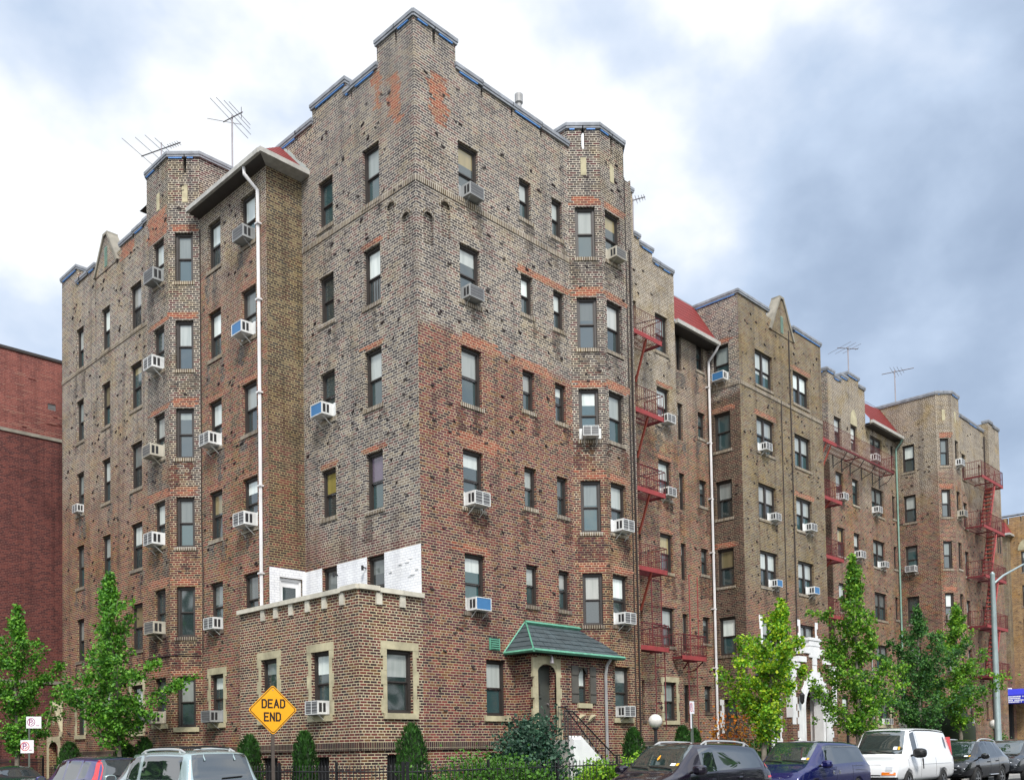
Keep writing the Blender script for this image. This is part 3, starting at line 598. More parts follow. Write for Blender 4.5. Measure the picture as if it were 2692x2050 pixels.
# flat roofs behind the parapets (keep the sky out of the shells)
rf = MB()
for x0, x1, y0, y1, z in ((0.3, 15.5, 2.5, 20.8, 20.2), (0.3, 9.5, 0.3, 2.5, 20.2), (-1.2, 0.3, 12.4, 20.8, 20.1), (-1.9, 0.3, 10.1, 12.3, 20.4), (7.0, 8.3, -0.7, 0.3, 20.4), (15.5, 18.8, 4.2, 14, 20.3)):
    rf.face([(x0, y0, z), (x1, y0, z), (x1, y1, z), (x0, y1, z)], ROOFTAR, (0, 0, 1))
rf.build('flat_roof', B1)
stains(b, [w_ for w_ in WIN if w_[3] > 5]); b.build('brick_wall', B1); tr.build('brick_band', B1); cp.build('coping', B1)
# red hipped roof over the left wing
rr_ = MB(); e = (-1.62, 5.02, 19.33)
E1 = V((-1.62, 5.0, 19.34)); E0 = V((0.0, 5.0, 19.34)); E2 = V((-1.62, 9.36, 19.34)); T0 = V((0.0, 6.5, 20.84)); T2 = V((0, 9.36, 20.84))
rr_.face([E1, E0, T0], REDROOF, (0, -1, 1)); rr_.face([E1, T0, T2, E2], REDROOF, (-1, 0, 1))
for k in range(7):
    a = E1.lerp(T0, k/7); c_ = E0.lerp(T0, k/7)
    rr_.bar(a, c_, 0.012, REDROOF)
ro = rr_.build('red_roof', B1)
g_ = MB(); g_.box(-1.70, 0.0, 4.90, 5.02, 19.22, 19.36, GUTTER); g_.box(-1.72, -1.60, 5.02, 9.36, 19.22, 19.36, GUTTER)
g_.face([(-1.62, 5.0, 19.22), (0, 5.0, 19.22), (0, 5.35, 19.18), (-1.24, 5.35, 19.18)], GUTTER, (0, 0, -1)); g_.face([(-1.62, 5.0, 19.22), (-1.24, 5.35, 19.18), (-1.24, 9.36, 19.18), (-1.62, 9.36, 19.22)], FRAMEM, (0, 0, -1))
g_.build('gutter', ro)
q = MB()                                            # flashing where the roof meets the corner block
for k in range(8):
    a, c_ = E0.lerp(T0, k/8), E0.lerp(T0, (k+1)/8); wv = 0.07+0.025*math.sin(k*1.7)
    q.hexa([a+V((0, -0.02, -0.05)), c_+V((0, -0.02, -0.05)), c_+V((-0.02, -0.02, -0.05)), a+V((-0.02, -0.02, -0.05)), a+V((0, -wv, 0.05)), c_+V((0, -wv, 0.05)), c_+V((-0.02, -wv, 0.05)), a+V((-0.02, -wv, 0.05))], plain('flashing_%d' % k, (0.36, 0.42, 0.40), 0.7) if k == 0 else q.mats[0])
q.build('flashing', ro)
# red roof over the link beside the stair wall
q = MB()
q.face([(15.55, 2.30, 18.85), (18.8, 2.30, 18.85), (18.8, 3.52, 20.84), (15.55, 3.52, 20.84)], REDROOF, (0, -1, 1))
for k in range(9): z = 18.85+k*0.22; q.bar((15.55, 2.30+k*0.135, z), (18.8, 2.30+k*0.135, z), 0.012, REDROOF)
q.box(15.55, 18.8, 3.5, 3.9, 20.3, 20.86, COPE)
ro2 = q.build('red_roof', B1); ro2['label'] = 'steep red roof beside the stair wall with the fire escape'
q = MB(); q.box(15.55, 18.74, 2.17, 2.31, 18.70, 18.86, GUTTER); q.box(15.6, 18.74, 2.31, 2.85, 18.66, 18.70, FRAMEM); q.build('gutter', ro2)
# downpipes and cables
q = MB(); q.tube([(-1.62, 5.95, 19.25), (-1.62, 5.92, 19.0), (-1.30, 5.72, 18.55), (-1.30, 5.70, 15), (-1.30, 5.69, 5.95)], 0.055, PIPEW)
for z in (17.5, 15.2, 12.4, 9.6, 7.0): q.box(-1.38, -1.24, 5.61, 5.78, z, z+0.05, PIPEW)
q.build('downpipe', B1)
q = MB(); q.tube([(18.66, 2.2, 18.75), (18.64, 2.35, 18.5), (18.62, 2.72, 18.1), (18.62, 2.72, 0.9)], 0.055, PIPEW)
for z in (17, 14.6, 12.2, 9.9, 7.5, 5, 2.4): q.box(18.53, 18.71, 2.68, 2.85, z, z+0.05, PIPEW)
q.build('downpipe', B1)
q = MB(); q.tube([(-1.27, 9.30, 18.8), (-1.27, 9.28, 12), (-1.27, 9.32, 9.5), (-1.28, 9.2, 7.6), (-1.28, 9.25, 5.0), (-1.99, 10.1, 4.92), (-1.99, 11.6, 4.95), (-1.30, 12.4, 4.9), (-1.28, 13.2, 4.85)], 0.018, CABLE, n=5); q.build('cable', B1); q = MB()
q.tube([(9.2, -0.03, 20.9), (9.22, -0.03, 15), (9.25, -0.04, 9), (9.2, -0.03, 2)], 0.02, CABLE, n=5); q.build('cable', B1); q = MB(); q.tube([(9.42, -0.03, 18.5), (9.40, -0.05, 12), (9.45, -0.03, 6), (9.44, -0.03, 2)], 0.03, CABLE, n=5)
q.build('cable', B1)
# louvred vent beside the porch
q = MB(); q.fbox(F_R, 2.45, 2.87, 0.0, 0.03, 4.52, 4.86, COPPER)
for i in range(5): q.fbox(F_R, 2.50, 2.82, 0.03, 0.055, 4.55+i*0.062, 4.585+i*0.062, DARK if i < 0 else COPPER); 
for i in range(5): q.fbox(F_R, 2.50, 2.82, 0.03, 0.035, 4.586+i*0.062, 4.61+i*0.062, BLACKI)
q.build('vent', B1)
# vent stack on the roof
q = MB(); q.lathe((8.4, 4.0, 20.2), [(0.10, 0), (0.10, 4.85), (0.15, 4.9), (0.15, 5.2), (0.02, 5.22)], PIPEG, 12); q.build('vent_stack', B1, smooth=False)
# ------------------------------------------------------------------ entrance porch
pc = MB(); F_P = Frame((0, -0.85), (1, 0), (0, -1)); F_PS = Frame((3.49, 0), (0, 1), (-1, 0))
dh = (3.52, 4.30, 2.05, 4.12); wh = (5.32, 5.76, 3.05, 4.12)
wall(pc, F_P, [(3.49, 6.95, 4.52)], [dh, wh], B_CR, reveal=0.3); wall(pc, F_PS, [(-0.85, 0, 4.52)], [], B_CR)
def spandrel(mb, F, u0, u1, zs, z1, m, d=0.0, pointed=False, k=8):
    rad = (u1-u0)/2; c = (u0+u1)/2
    for sg in (-1, 1):
        if pointed: arc = [(c+sg*rad*(1-(i/k)**1.6), zs+(z1-zs)*(i/k)**0.75) for i in range(k+1)]
        else: arc = [(c+sg*rad*math.cos(math.pi/2*i/k), zs+(z1-zs)*math.sin(math.pi/2*i/k)) for i in range(k+1)]
        cn = (c+sg*rad, z1)
        for i in range(k): mb.face([F.P(cn[0], d, cn[1]), F.P(arc[i][0], d, arc[i][1]), F.P(arc[i+1][0], d, arc[i+1][1])], m, F.n)
spandrel(pc, F_P, 3.52, 4.30, 3.85, 4.12, STONE, d=0.0); spandrel(pc, F_P, 5.32, 5.76, 3.72, 4.12, FRAMEM, d=-0.02, pointed=True)
pw = pc.build('porch_wall', B1)
q = MB(); z = 1.95; k = 0
while z < 3.85:
    for sg, u in ((-1, 3.52), (1, 4.30)):
        wd = 0.16 if k % 2 else 0.23
        q.fbox(F_P, *(sorted((u, u+sg*wd))), -0.05, 0.02, z, min(z+0.297, 3.849), STONE)
    z += 0.3; k += 1
q.fbox(F_P, 3.32, 3.519, -0.05, 0.02, 3.85, 4.30, STONE); q.fbox(F_P, 4.301, 4.5, -0.05, 0.02, 3.85, 4.30, STONE); q.fbox(F_P, 3.52, 4.30, -0.05, 0.02, 4.121, 4.34, STONE)
q.build('door_surround', B1)
DOORG = plain('grey_green_door', (0.060, 0.066, 0.058), 0.45, var=0.12)
q = MB(); q.fbox(F_P, 3.52, 4.30, -0.32, -0.26, 2.05, 4.12, DOORG); q.fbox(F_P, 3.70, 3.88, -0.26, -0.24, 3.25, 3.58, FRAMEM); q.fbox(F_P, 3.68, 3.92, -0.26, -0.22, 3.18, 3.22, DOORG)
dd = q.build('entrance_door', B1); q = MB(); q.bar(F_P.P(4.18, -0.25, 3.0), F_P.P(4.18, -0.2, 3.0), 0.03, ALU, n=8); q.build('handle', dd)
q = MB(); q.fbox(F_P, 5.32, 5.76, -0.2, -0.12, 3.05, 3.1, FRAMEM); q.fbox(F_P, 5.32, 5.37, -0.2, -0.12, 3.1, 4.12, FRAMEM); q.fbox(F_P, 5.71, 5.76, -0.2, -0.12, 3.1, 4.12, FRAMEM); q.fbox(F_P, 5.37, 5.71, -0.19, -0.13, 3.52, 3.57, FRAMEM)
for k in range(12): q.fbox(F_P, 5.765, 5.80, 0.0, 0.03, 3.08+k*0.06, 3.12+k*0.06, B_SILL)
pwn = q.build('arched_window', B1)
q = MB(); q.face([F_P.P(5.37, -0.16, 3.1), F_P.P(5.71, -0.16, 3.1), F_P.P(5.71, -0.16, 3.52), F_P.P(5.37, -0.16, 3.52)], PANE, F_P.n); q.build('pane', pwn)
q = MB(); q.face([F_P.P(5.37, -0.16, 3.57), F_P.P(5.71, -0.16, 3.57), F_P.P(5.71, -0.16, 4.12), F_P.P(5.37, -0.16, 4.12)], BLIND, F_P.n); q.build('window_shade', pwn)
q = MB(); q.fbox(F_P, 5.22, 5.86, -0.02, 0.07, 2.90, 3.04, STONE); q.build('sill', pwn)
SHUT = plain('grey_shutter', (0.085, 0.080, 0.070), 0.7, var=0.2)
for a, c_ in ((4.98, 5.28), (5.83, 6.10)):
    q = MB(); q.fbox(F_P, a, c_, 0.0, 0.03, 3.05, 4.15, SHUT)
    for z in (3.3, 3.85): q.fbox(F_P, a, c_, 0.03, 0.042, z, z+0.03, FRAMEM)
    q.build('shutter', pwn)
for u in (5.25, 5.75):          # small stone brackets under the arched window
    q = MB(); q.hexa([F_P.P(u, 0, 2.58), F_P.P(u+0.12, 0, 2.58), F_P.P(u+0.02, 0.05, 2.5), F_P.P(u-0.1, 0.05, 2.5), F_P.P(u+0.1, 0, 2.72), F_P.P(u+0.26, 0, 2.72), F_P.P(u+0.24, 0.12, 2.70), F_P.P(u+0.06, 0.12, 2.64)], STONE); q.build('stone_bracket', B1)
q = MB(); Zl, Zh = 4.45, 5.38
A = [V((3.05, 0, Zl)), V((3.05, -1.15, Zl)), V((7.15, -1.15, Zl)), V((7.15, -0.0, Zl))]; Tt = [V((3.96, 0.0, Zh)), V((6.6, 0.0, Zh))]
def slates(p0, p1, p2, p3, n, m):      # p0,p1 eave; p3,p2 ridge
    for k in range(n):
        a, c_ = p0.lerp(p3, k/n), p1.lerp(p2, k/n); a2, c2 = p0.lerp(p3, (k+1)/n), p1.lerp(p2, (k+1)/n)
        nrm = (p1-p0).cross(p3-p0).normalized()
        if nrm.z < 0: nrm = -nrm
        L_ = (c_-a).length; cnt = max(2, int(L_/0.33)); of = (k % 2)*0.5
        for j in range(-1, cnt+1):
            t0, t1 = max(0, (j+of)/cnt), min(1, (j+1+of)/cnt)
            if t1-t0 < 0.005: continue
            lift = 0.018+random.random()*0.008
            e0 = a.lerp(c_, t0+0.002); e1 = a.lerp(c_, t1-0.002); f1 = a2.lerp(c2, t1-0.002); f0 = a2.lerp(c2, t0+0.002)
            q.hexa([e0, e1, f1, f0, e0+nrm*lift, e1+nrm*lift, f1+nrm*0.004, f0+nrm*0.004], m)
slates(A[1], A[2], Tt[1], Tt[0], 6, SLATE); slates(A[0], A[1], Tt[0], Tt[0]+V((0, 0.01, 0)), 6, SLATE)
q.face([A[2], A[3], Tt[1]], SLATE, (1, 0, 1)); q.face([A[0]-V((0, 0, .03)), A[1]-V((0, 0, .03)), A[2]-V((0, 0, .03)), A[3]-V((0, 0, .03))], FRAMEM, (0, 0, -1))
pr = q.build('porch_roof', B1)
q = MB(); q.bar(A[0], A[1], 0.05, COPPER); q.bar(A[1]+V((0, -0.02, 0)), A[2]+V((0, -0.02, 0)), 0.055, COPPER); q.bar(A[2], A[3], 0.05, COPPER); q.build('copper_gutter', pr)
q = MB(); q.bar(Tt[0]+V((-.05, -0.05, 0.03)), Tt[1]+V((0, -0.05, 0.03)), 0.06, COPPER); q.bar(A[1]+V((0, 0, .03)), Tt[0]+V((0, -.03, .03)), 0.025, COPPER); q.bar(A[0]+V((0, 0, .03)), Tt[0]+V((-.03, 0, .03)), 0.03, COPPER); q.build('copper_ridge', pr)
q = MB(); q.tube([(6.55, -1.1, 4.4), (6.5, -0.98, 4.2), (6.5, -0.93, 3.9), (6.5, -0.93, 0.4)], 0.05, PIPEG); q.build('downpipe', B1)
q = MB(); q.bar(F_P.P(3.95, 0, 4.42), F_P.P(3.95, 0.15, 4.36), 0.03, ALU); q.lathe(F_P.P(3.95, 0.16, 4.14), [(0.03, 0.2), (0.05, 0.12), (0.07, 0.0), (0.0, -0.01)], ALU, 8); q.build('porch_lamp', B1)
# stoop: landing, steps going down to the right, white stringer
q = MB(); CONC = plain('concrete', (0.35, 0.34, 0.31), 0.9, var=0.2)
q.box(3.35, 4.2, -2.1, -0.87, 0.2, 1.95, CONC)
for k in range(8): q.box(4.2+k*0.25, 4.2+(k+1)*0.25, -2.1, -0.87, 0.2, 1.95-(k+1)*0.2, CONC)
st_ = q.build('stoop', B1)
q = MB()
for y0, y1 in ((-2.28, -2.11),):
    q.hexa([(3.35, y0, 0.2), (3.65, y0, 0.2), (3.65, y1, 0.2), (3.35, y1, 0.2), (3.35, y0, 1.95), (3.65, y0, 1.95), (3.65, y1, 2.05), (3.35, y1, 2.05)], WHITEP)
    q.hexa([(3.651, y0, 0.2), (5.85, y0, 0.2), (5.85, y1, 0.2), (3.651, y1, 0.2), (3.651, y0, 2.05), (5.85, y0, 0.42), (5.85, y1, 0.42), (3.651, y1, 2.05)], WHITEP)
q.build('stoop_side_wall', B1)
for yy in (-1.0, -2.2):
    q = MB(); top = [(4.2, yy, 2.9), (4.5, yy, 2.9), (6.3, yy, 1.28), (6.7, yy, 1.28)]
    if yy < -2: top = [(3.1, yy, 2.72), (3.4, yy, 2.72), (5.2, yy, 1.5), (5.65, yy, 1.5)]
    q.tube(top, 0.022, BLACKI, n=5)
    x = top[0][0]
    while x < top[-1][0]:
        for (xa, _, za), (xb, _, zb_) in zip(top, top[1:]):
            if xa <= x <= xb:
                zz = za+(zb_-za)*(x-xa)/(xb-xa); q.bar((x, yy, max(0.2, zz-0.95)), (x, yy, zz), 0.011, BLACKI)
        x += 0.13
    q.build('hand_rail', B1)
# ------------------------------------------------------------------ middle building with the white portal
B2 = thing('apartment_building', 'middle brick apartment block with paired windows, pointed gable on its roofline and white stone portal', 'building', (22.5, 6, 0))
F_MS = Frame((18.8, 0), (0, 1), (-1, 0)); F_MF = Frame((0, 1.35), (1, 0), (0, -1))
b = MB(); tr = Parts(); cp = Parts(); WIN = []
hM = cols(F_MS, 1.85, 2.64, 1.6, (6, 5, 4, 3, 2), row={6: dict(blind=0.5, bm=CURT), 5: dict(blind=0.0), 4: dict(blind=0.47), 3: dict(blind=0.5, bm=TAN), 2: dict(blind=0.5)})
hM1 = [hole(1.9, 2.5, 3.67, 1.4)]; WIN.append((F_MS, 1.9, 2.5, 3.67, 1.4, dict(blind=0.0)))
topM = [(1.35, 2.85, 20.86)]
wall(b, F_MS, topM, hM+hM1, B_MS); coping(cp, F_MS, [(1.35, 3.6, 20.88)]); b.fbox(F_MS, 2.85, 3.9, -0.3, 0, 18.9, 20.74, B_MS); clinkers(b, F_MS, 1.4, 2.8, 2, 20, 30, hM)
for r_ in (6, 5, 3): patch(b, F_MS, 1.75, 2.7, ZT(r_)+0.04, ZT(r_)+0.26, jag=0.1)
tr.fbox(F_MS, 1.35, 2.85, -0.02, 0.03, 16.86, 17.0, B_SILL)
hF2 = cols(F_MF, 20.10, 21.60, 1.53, (6, 5, 4, 3), style='pair', row={6: dict(blind=0.62), 5: dict(blind=0.45), 4: dict(blind=0.5), 3: dict(blind=0.5)}) + cols(F_MF, 23.46, 24.97, 1.5, (6, 5, 4, 3), style='pair', blind=0.5)
for u0, u1, k in ((20.10, 21.6, 'a'), (23.46, 24.90, 'b')):
    hF2.append(hole(u0, u1, 7.14, 1.0 if k == 'b' else 1.4)); WIN.append((F_MF, u0, u1, 7.14, 1.0 if k == 'b' else 1.4, dict(style='pair', blind=0.5, sill=None)))
topN = [(18.8, 21.2, 20.88), (21.2, 23.75, 20.6), (23.75, 26.3, 20.80)]
wall(b, F_MF, topN, hF2, B_MF); coping(cp, F_MF, [(18.8, 21.35, 20.88), (23.6, 26.3, 20.80)]); clinkers(b, F_MF, 18.9, 26.2, 7.6, 20.2, 260, hF2)
gable(F_MF, 22.5, 1.0, 20.0, 21.65, B_MF)
b.face([(26.3, 1.35, 0), (26.3, 9, 0), (26.3, 9, 20.7), (26.3, 1.35, 20.7)], B_MS, (1, 0, 0))
b.face([(18.8, 1.4, 20.2), (26.3, 1.4, 20.2), (26.3, 9, 20.2), (18.8, 9, 20.2)], ROOFTAR, (0, 0, 1)); b.face([(18.8, 9, 0), (29.9, 9, 0), (29.9, 9, 20.2), (18.8, 9, 20.2)], B_MS, (0, -1, 0))
tr.fbox(F_MF, 18.8, 26.3, -0.02, 0.03, 16.86, 17.0, B_SILL)
for u, rows in ((20.0, (5,)), (23.4, (6, 4))):
    for r_ in rows: patch(b, F_MF, u, u+1.65, ZT(r_)+0.03, ZT(r_)+0.2, jag=0.1)
b.build('brick_wall', B2); tr.build('brick_band', B2); cp.build('coping', B2)
for w_ in WIN: window(B2, *w_[:5], **w_[5])
# white quoins round the second-floor windows
for u0, u1, h in ((20.10, 21.6, 1.4), (23.46, 24.90, 1.0)):
    q = MB(); z = 7.14-h; k = 0
    while z < 7.2:
        wd = (0.14, 0.24)[k % 2] if z < 6.8 else 0.26
        q.fbox(F_MF, u0-wd, u0-0.001, -0.05, 0.02, z, z+0.3, WHITEP); q.fbox(F_MF, u1+0.001, u1+wd, -0.05, 0.02, z, z+0.3, WHITEP); z += 0.3; k += 1
    q.fbox(F_MF, u0-0.1, u1+0.1, -0.05, 0.06, 7.14-h-0.14, 7.14-h-0.002, WHITEP); q.build('white_quoins', B2)
for u in (20.55, 20.95):            # slit windows in white surrounds beside the portal
    pass
F_PO = Frame((0, 0.6), (1, 0), (0, -1)); F_PSd = Frame((21.1, 0), (0, 1), (-1, 0))
q = MB(); wall(q, F_PO, [(21.1, 25.3, 5.3)], [(22.02, 24.42, 0, 4.55)], B_MF, reveal=0.9); wall(q, F_PSd, [(0.6, 1.35, 5.3)], [], B_MF); 
q.face([(25.3, 0.6, 0), (25.3, 1.35, 0), (25.3, 1.35, 5.2), (25.3, 0.6, 5.2)], B_MF, (1, 0, 0))
spandrel(q, F_PO, 22.02, 24.42, 3.35, 4.55, B_MF); clinkers(q, F_PO, 21.2, 25.2, 4.6, 5.2, 14, [])
# stepped white gable of the portal
for i, (a, c_, z) in enumerate(((21.05, 21.75, 5.25), (21.75, 22.35, 5.55), (22.35, 22.75, 5.95), (22.75, 23.65, 6.3), (23.65, 24.05, 5.95), (24.05, 24.65, 5.55), (24.65, 25.35, 5.25))):
    q.fbox(F_PO, a, c_, -0.35, -0.004, 5.18, z-0.12, B_MF); 
pw_ = q.build('portal_wall', B2)
q = MB()
for i, (a, c_, z) in enumerate(((21.05, 21.75, 5.25), (21.75, 22.35, 5.55), (22.35, 22.75, 5.95), (22.75, 23.65, 6.3), (23.65, 24.05, 5.95), (24.05, 24.65, 5.55), (24.65, 25.35, 5.25))):
    q.fbox(F_PO, a-0.06, c_+0.06, -0.4, 0.06+0.003*i, z-0.24, z, WHITEP)
q.fbox(F_PO, 22.72, 23.68, -0.3, 0.05, 5.55, 6.06, WHITEP); q.fbox(F_PO, 23.02, 23.42, 0.0, 0.045, 5.22, 5.55, WHITEP); q.fbox(F_PO, 22.62, 23.78, -0.3, 0.10, 6.3, 6.42, WHITEP)
for s_, u in ((-1, 21.1), (1, 25.3)):
    z = 2.6
    for k in range(9):
        wd = (0.30, 0.42)[k % 2]; a, c_ = sorted((u, u-s_*wd)); q.fbox(F_PO, a, c_, -0.02, 0.03, z, z+0.29, WHITEP); z += 0.29
q.fbox(F_PSd, 0.57, 0.95, -0.02, 0.03, 2.9, 5.1, WHITEP)
# arched white mouldings
for (ra, rb, d0, d1) in ((1.0, 1.22, -0.02, 0.06), (1.22, 1.42, -0.02, 0.035), (0.86, 1.0, -0.5, -0.06)):
    for i in range(20):
        a0, a1 = math.pi*i/20, math.pi*(i+1)/20; c = 23.22; zs = 3.35
        pt = lambda r_, a_, d: F_PO.P(c+r_*math.cos(a_), d, zs+r_*math.sin(a_))
        q.hexa([pt(ra, a0, d0), pt(ra, a1, d0), pt(ra, a1, d1), pt(ra, a0, d1), pt(rb, a0, d0), pt(rb, a1, d0), pt(rb, a1, d1), pt(rb, a0, d1)], WHITEP)
    q.fbox(F_PO, 23.22-rb, 23.22-ra, d0, d1, 0, 3.35, WHITEP); q.fbox(F_PO, 23.22+ra, 23.22+rb, d0, d1, 0, 3.35, WHITEP)
for k in range(12):
    wd = (0.12, 0.26)[k % 2]; z = k*0.29
    q.fbox(F_PO, 23.22-1.42-wd, 23.22-1.421, -0.02, 0.03, z, z+0.29, WHITEP); q.fbox(F_PO, 23.22+1.421, 23.22+1.42+wd, -0.02, 0.03, z, z+0.29, WHITEP)
for a, c_, z0_, z1_ in ((21.72, 21.98, 3.4, 3.8), (24.46, 24.72, 3.4, 3.8), (21.95, 22.25, 3.8, 4.15), (24.2, 24.5, 3.8, 4.15), (22.2, 22.6, 4.15, 4.5), (23.85, 24.25, 4.15, 4.5), (22.5, 23.95, 4.5, 4.72), (22.75, 23.7, 4.72, 4.92), (23.02, 23.42, 4.92, 5.2)): q.fbox(F_PO, a, c_, -0.02, 0.032, z0_, z1_, WHITEP)
# deep white reveals
q.face([(24.22, 0.6, 0), (24.22, 1.9, 0), (24.22, 1.9, 4.4), (24.22, 0.6, 4.4)], WHITEP, (-1, 0, 0))
q.build('white_portal', B2)
q = MB(); q.box(22.0, 24.4, 1.9, 1.96, 0, 4.5, DOORG); q.box(22.9, 22.96, 1.84, 1.9, 0, 4.5, DARK); q.box(23.0, 23.8, 1.86, 1.9, 1.3, 3.2, DARK); q.build('portal_door', B2)
q = MB(); c = F_PO.P(21.62, 0.2, 3.55); q.lathe(c, [(0.02, 0.42), (0.10, 0.34), (0.12, 0.3), (0.09, 0.0), (0.05, -0.06), (0.01, -0.1)], BLACKI, 8); q.bar(c+V((0, 0, 0.3)), c+V((0, 0.2, 0.36)), 0.02, BLACKI); q.build('lantern', B2)
q = MB(); slr = [V((19.4, 0.55, 4.65)), V((21.08, 0.55, 4.65)), V((21.08, 1.33, 5.75)), V((19.8, 1.33, 5.75))]
slates(*slr, 5, SLATE); q.face([slr[0], slr[3], V((19.4, 1.33, 4.65))], SLATE, (-1, 0, 0)); q.box(19.6, 21.09, 0.85, 1.34, 0, 4.64, B_MF); q.build('lean_to', B2)
for side in (0, 1, 2):
    q = MB(); u = 20.05; z = 2.0
    for k in range(6):
        wd = (0.10, 0.18)[k % 2]
        if side == 0: q.box(u-wd, u, 0.82, 0.849, z, z+0.28, WHITEP)
        if side == 1: q.box(u+0.4, u+0.4+wd, 0.82, 0.849, z, z+0.28, WHITEP)
        z += 0.28
    if side == 2: q.box(u-0.15, u+0.55, 0.80, 0.849, 1.85, 2.0, WHITEP)
    q.build('white_window_surround', B2)
q = MB(); q.box(20.05, 20.45, 0.835, 0.849, 2.0, 3.68, DARK); q.build('slit_window', B2)
for y0, sg in ((1.9, -1), (2.5, 1)):
    q = MB()
    for k in range(6): a, c_ = sorted((y0, y0+sg*(0.10, 0.18)[k % 2])); q.box(18.77, 18.799, a, c_, 2.25+k*0.24, 2.49+k*0.24, WHITEP)
q.build('white_window_surround', B2)
q = MB(); q.tube([(22.25, 1.31, 17), (22.25, 1.31, 4)], 0.018, CABLE, n=5); q.build('cable', B2); q = MB(); q.tube([(23.1, 1.31, 20.4), (23.12, 1.30, 12), (23.1, 1.31, 6.5)], 0.025, CABLE, n=5); q.build('cable', B2)
# ------------------------------------------------------------------ far building of the row
B3 = thing('apartment_building', 'farther brick apartment building of the row with long red balcony and zigzag stairs', 'building', (38, 7, 0))
F_G = Frame((0, 2.75), (1, 0), (0, -1)); F_GS = Frame((29.9, 0), (0, 1), (-1, 0)); F_4S = Frame((38.4, 0), (0, 1), (-1, 0))
F_4D = Frame((38.4, 0.43), (r2, -r2), (-r2, -r2)); F_4F = Frame((0, -0.19), (1, 0), (0, -1)); F_4E = Frame((0, 0.43), (1, 0), (0, -1)); F_4B = Frame((40.2, -0.19), (r2, r2), (r2, -r2))
b = MB(); tr = Parts(); cp = Parts(); WIN = []
hG3 = cols(F_G, 30.55, 31.40, 1.5, ROWS, blind=0.45) + cols(F_G, 32.5, 33.3, 1.4, ROWS, row={6: dict(blind=0.6)}) + cols(F_G, 34.92, 36.5, 1.5, ROWS, style='pair', bm=CURT, row={1: dict(surround=True, sill='stone')}) + cols(F_G, 37.7, 38.15, 1.3, ROWS, bm=CURT)
topG = [(29.9, 30.68, 21.08), (30.68, 31.44, 20.9), (31.44, 32.27, 21.2), (32.27, 33.66, 21.52), (33.66, 34.4, 21.18), (34.4, 38.4, 19.2)]
wall(b, F_G, topG, hG3, B_FAR); coping(cp, F_G, topG[:5], blue=0.9); clinkers(b, F_G, 30, 38.2, 2, 19, 200, hG3)
F_GE = Frame((34.4, 2.75), (0, 1), (1, 0)); wall(b, F_GE, [(0, 2, 21)], [], B_FAR, z0=19)
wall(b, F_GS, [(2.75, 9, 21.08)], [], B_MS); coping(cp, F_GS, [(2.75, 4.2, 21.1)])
hS = cols(F_4S, 1.69, 2.38, 1.55, ROWS, row={6: dict(blind=0.5), 5: dict(blind=0.5), 4: dict(blind=0.2, bm=CURT), 3: dict(blind=0)})
wall(b, F_4S, [(0.43, 2.75, 21.4)], hS, B_FAR); b.fbox(F_4S, 2.75, 4.2, -0.3, 0, 19.2, 21.28, B_FAR); coping(cp, F_4S, [(0.43, 4.2, 21.4)], blue=0); clinkers(b, F_4S, 0.5, 2.7, 2, 20.5, 60, hS)
hD4 = cols(F_4D, 0.16, 0.66, 1.55, ROWS, blind=0.47); wall(b, F_4D, [(0, 0.877, 21.42)], hD4, B_FAR); coping(cp, F_4D, [(0, 0.42, 21.42), (0.47, 0.877, 21.42)])
hF4 = cols(F_4F, 39.4, 39.95, 1.5, ROWS, bm=CURT); wall(b, F_4F, [(39.02, 40.2, 21.42)], hF4, B_FAR); coping(cp, F_4F, [(39.02, 40.2, 21.42)])
wall(b, F_4B, [(0, 0.877, 21.42)], [], B_FAR); F_4T = Frame((40.82, 0.43), (0, 1), (1, 0)); wall(b, F_4T, [(0, 3, 21.42)], [], B_FAR, z0=20)
for r_ in (6, 5, 3, 2): patch(b, F_4D, 0.1, 0.8, ZT(r_)+0.04, ZT(r_)+0.3, jag=0.06)
hE4 = cols(F_4E, 42.3, 42.95, 1.5, ROWS, blind=0.45) + [hole(45.1, 45.5, ZT(r_)-0.1, 1.0) for r_ in ROWS]
for r_ in ROWS: WIN.append((F_4E, 45.1, 45.5, ZT(r_)-0.1, 1.0, dict(blind=0.0)))
wall(b, F_4E, [(40.82, 46.3, 21.05)], hE4, B_FAR); clinkers(b, F_4E, 41, 46.2, 2, 20.5, 120, hE4)
coping(cp, F_4E, [(40.85, 42.1, 21.05), (42.18, 43.6, 21.05), (43.68, 45.0, 21.05), (45.08, 46.2, 21.03)])
F_45 = Frame((0, 0.15), (1, 0), (0, -1)); wall(b, F_45, [(46.3, 48.3, 21.55)], [], B_FAR); coping(cp, F_45, [(46.3, 47.0, 21.62), (47.1, 48.3, 21.5)], blue=0); F_46 = Frame((46.3, 0), (0, 1), (-1, 0)); wall(b, F_46, [(0.15, 0.43, 21.55)], [], B_FAR); b.fbox(F_46, 0.43, 1.2, -0.3, 0, 20.9, 21.43, B_FAR)
for u in (47.4, 47.8): tr.fbox(F_45, u-0.08, u+0.08, 0.0, 0.02, 13.5, 15.2, DARK)
b.face([(48.3, 0.15, 0), (48.3, 12, 0), (48.3, 12, 21.4), (48.3, 0.15, 21.4)], B_FAR, (1, 0, 0))
for x0, x1, y0, y1, z in ((29.9, 34.4, 2.8, 12, 20.5), (34.4, 38.4, 4.2, 12, 20.3), (38.4, 48.3, 0.5, 12, 20.6)): b.face([(x0, y0, z), (x1, y0, z), (x1, y1, z), (x0, y1, z)], ROOFTAR, (0, 0, 1))
b.build('brick_wall', B3); tr.build('arrow_slit', B3); cp.build('coping', B3)
for w_ in WIN: window(B3, *w_[:5], **w_[5])
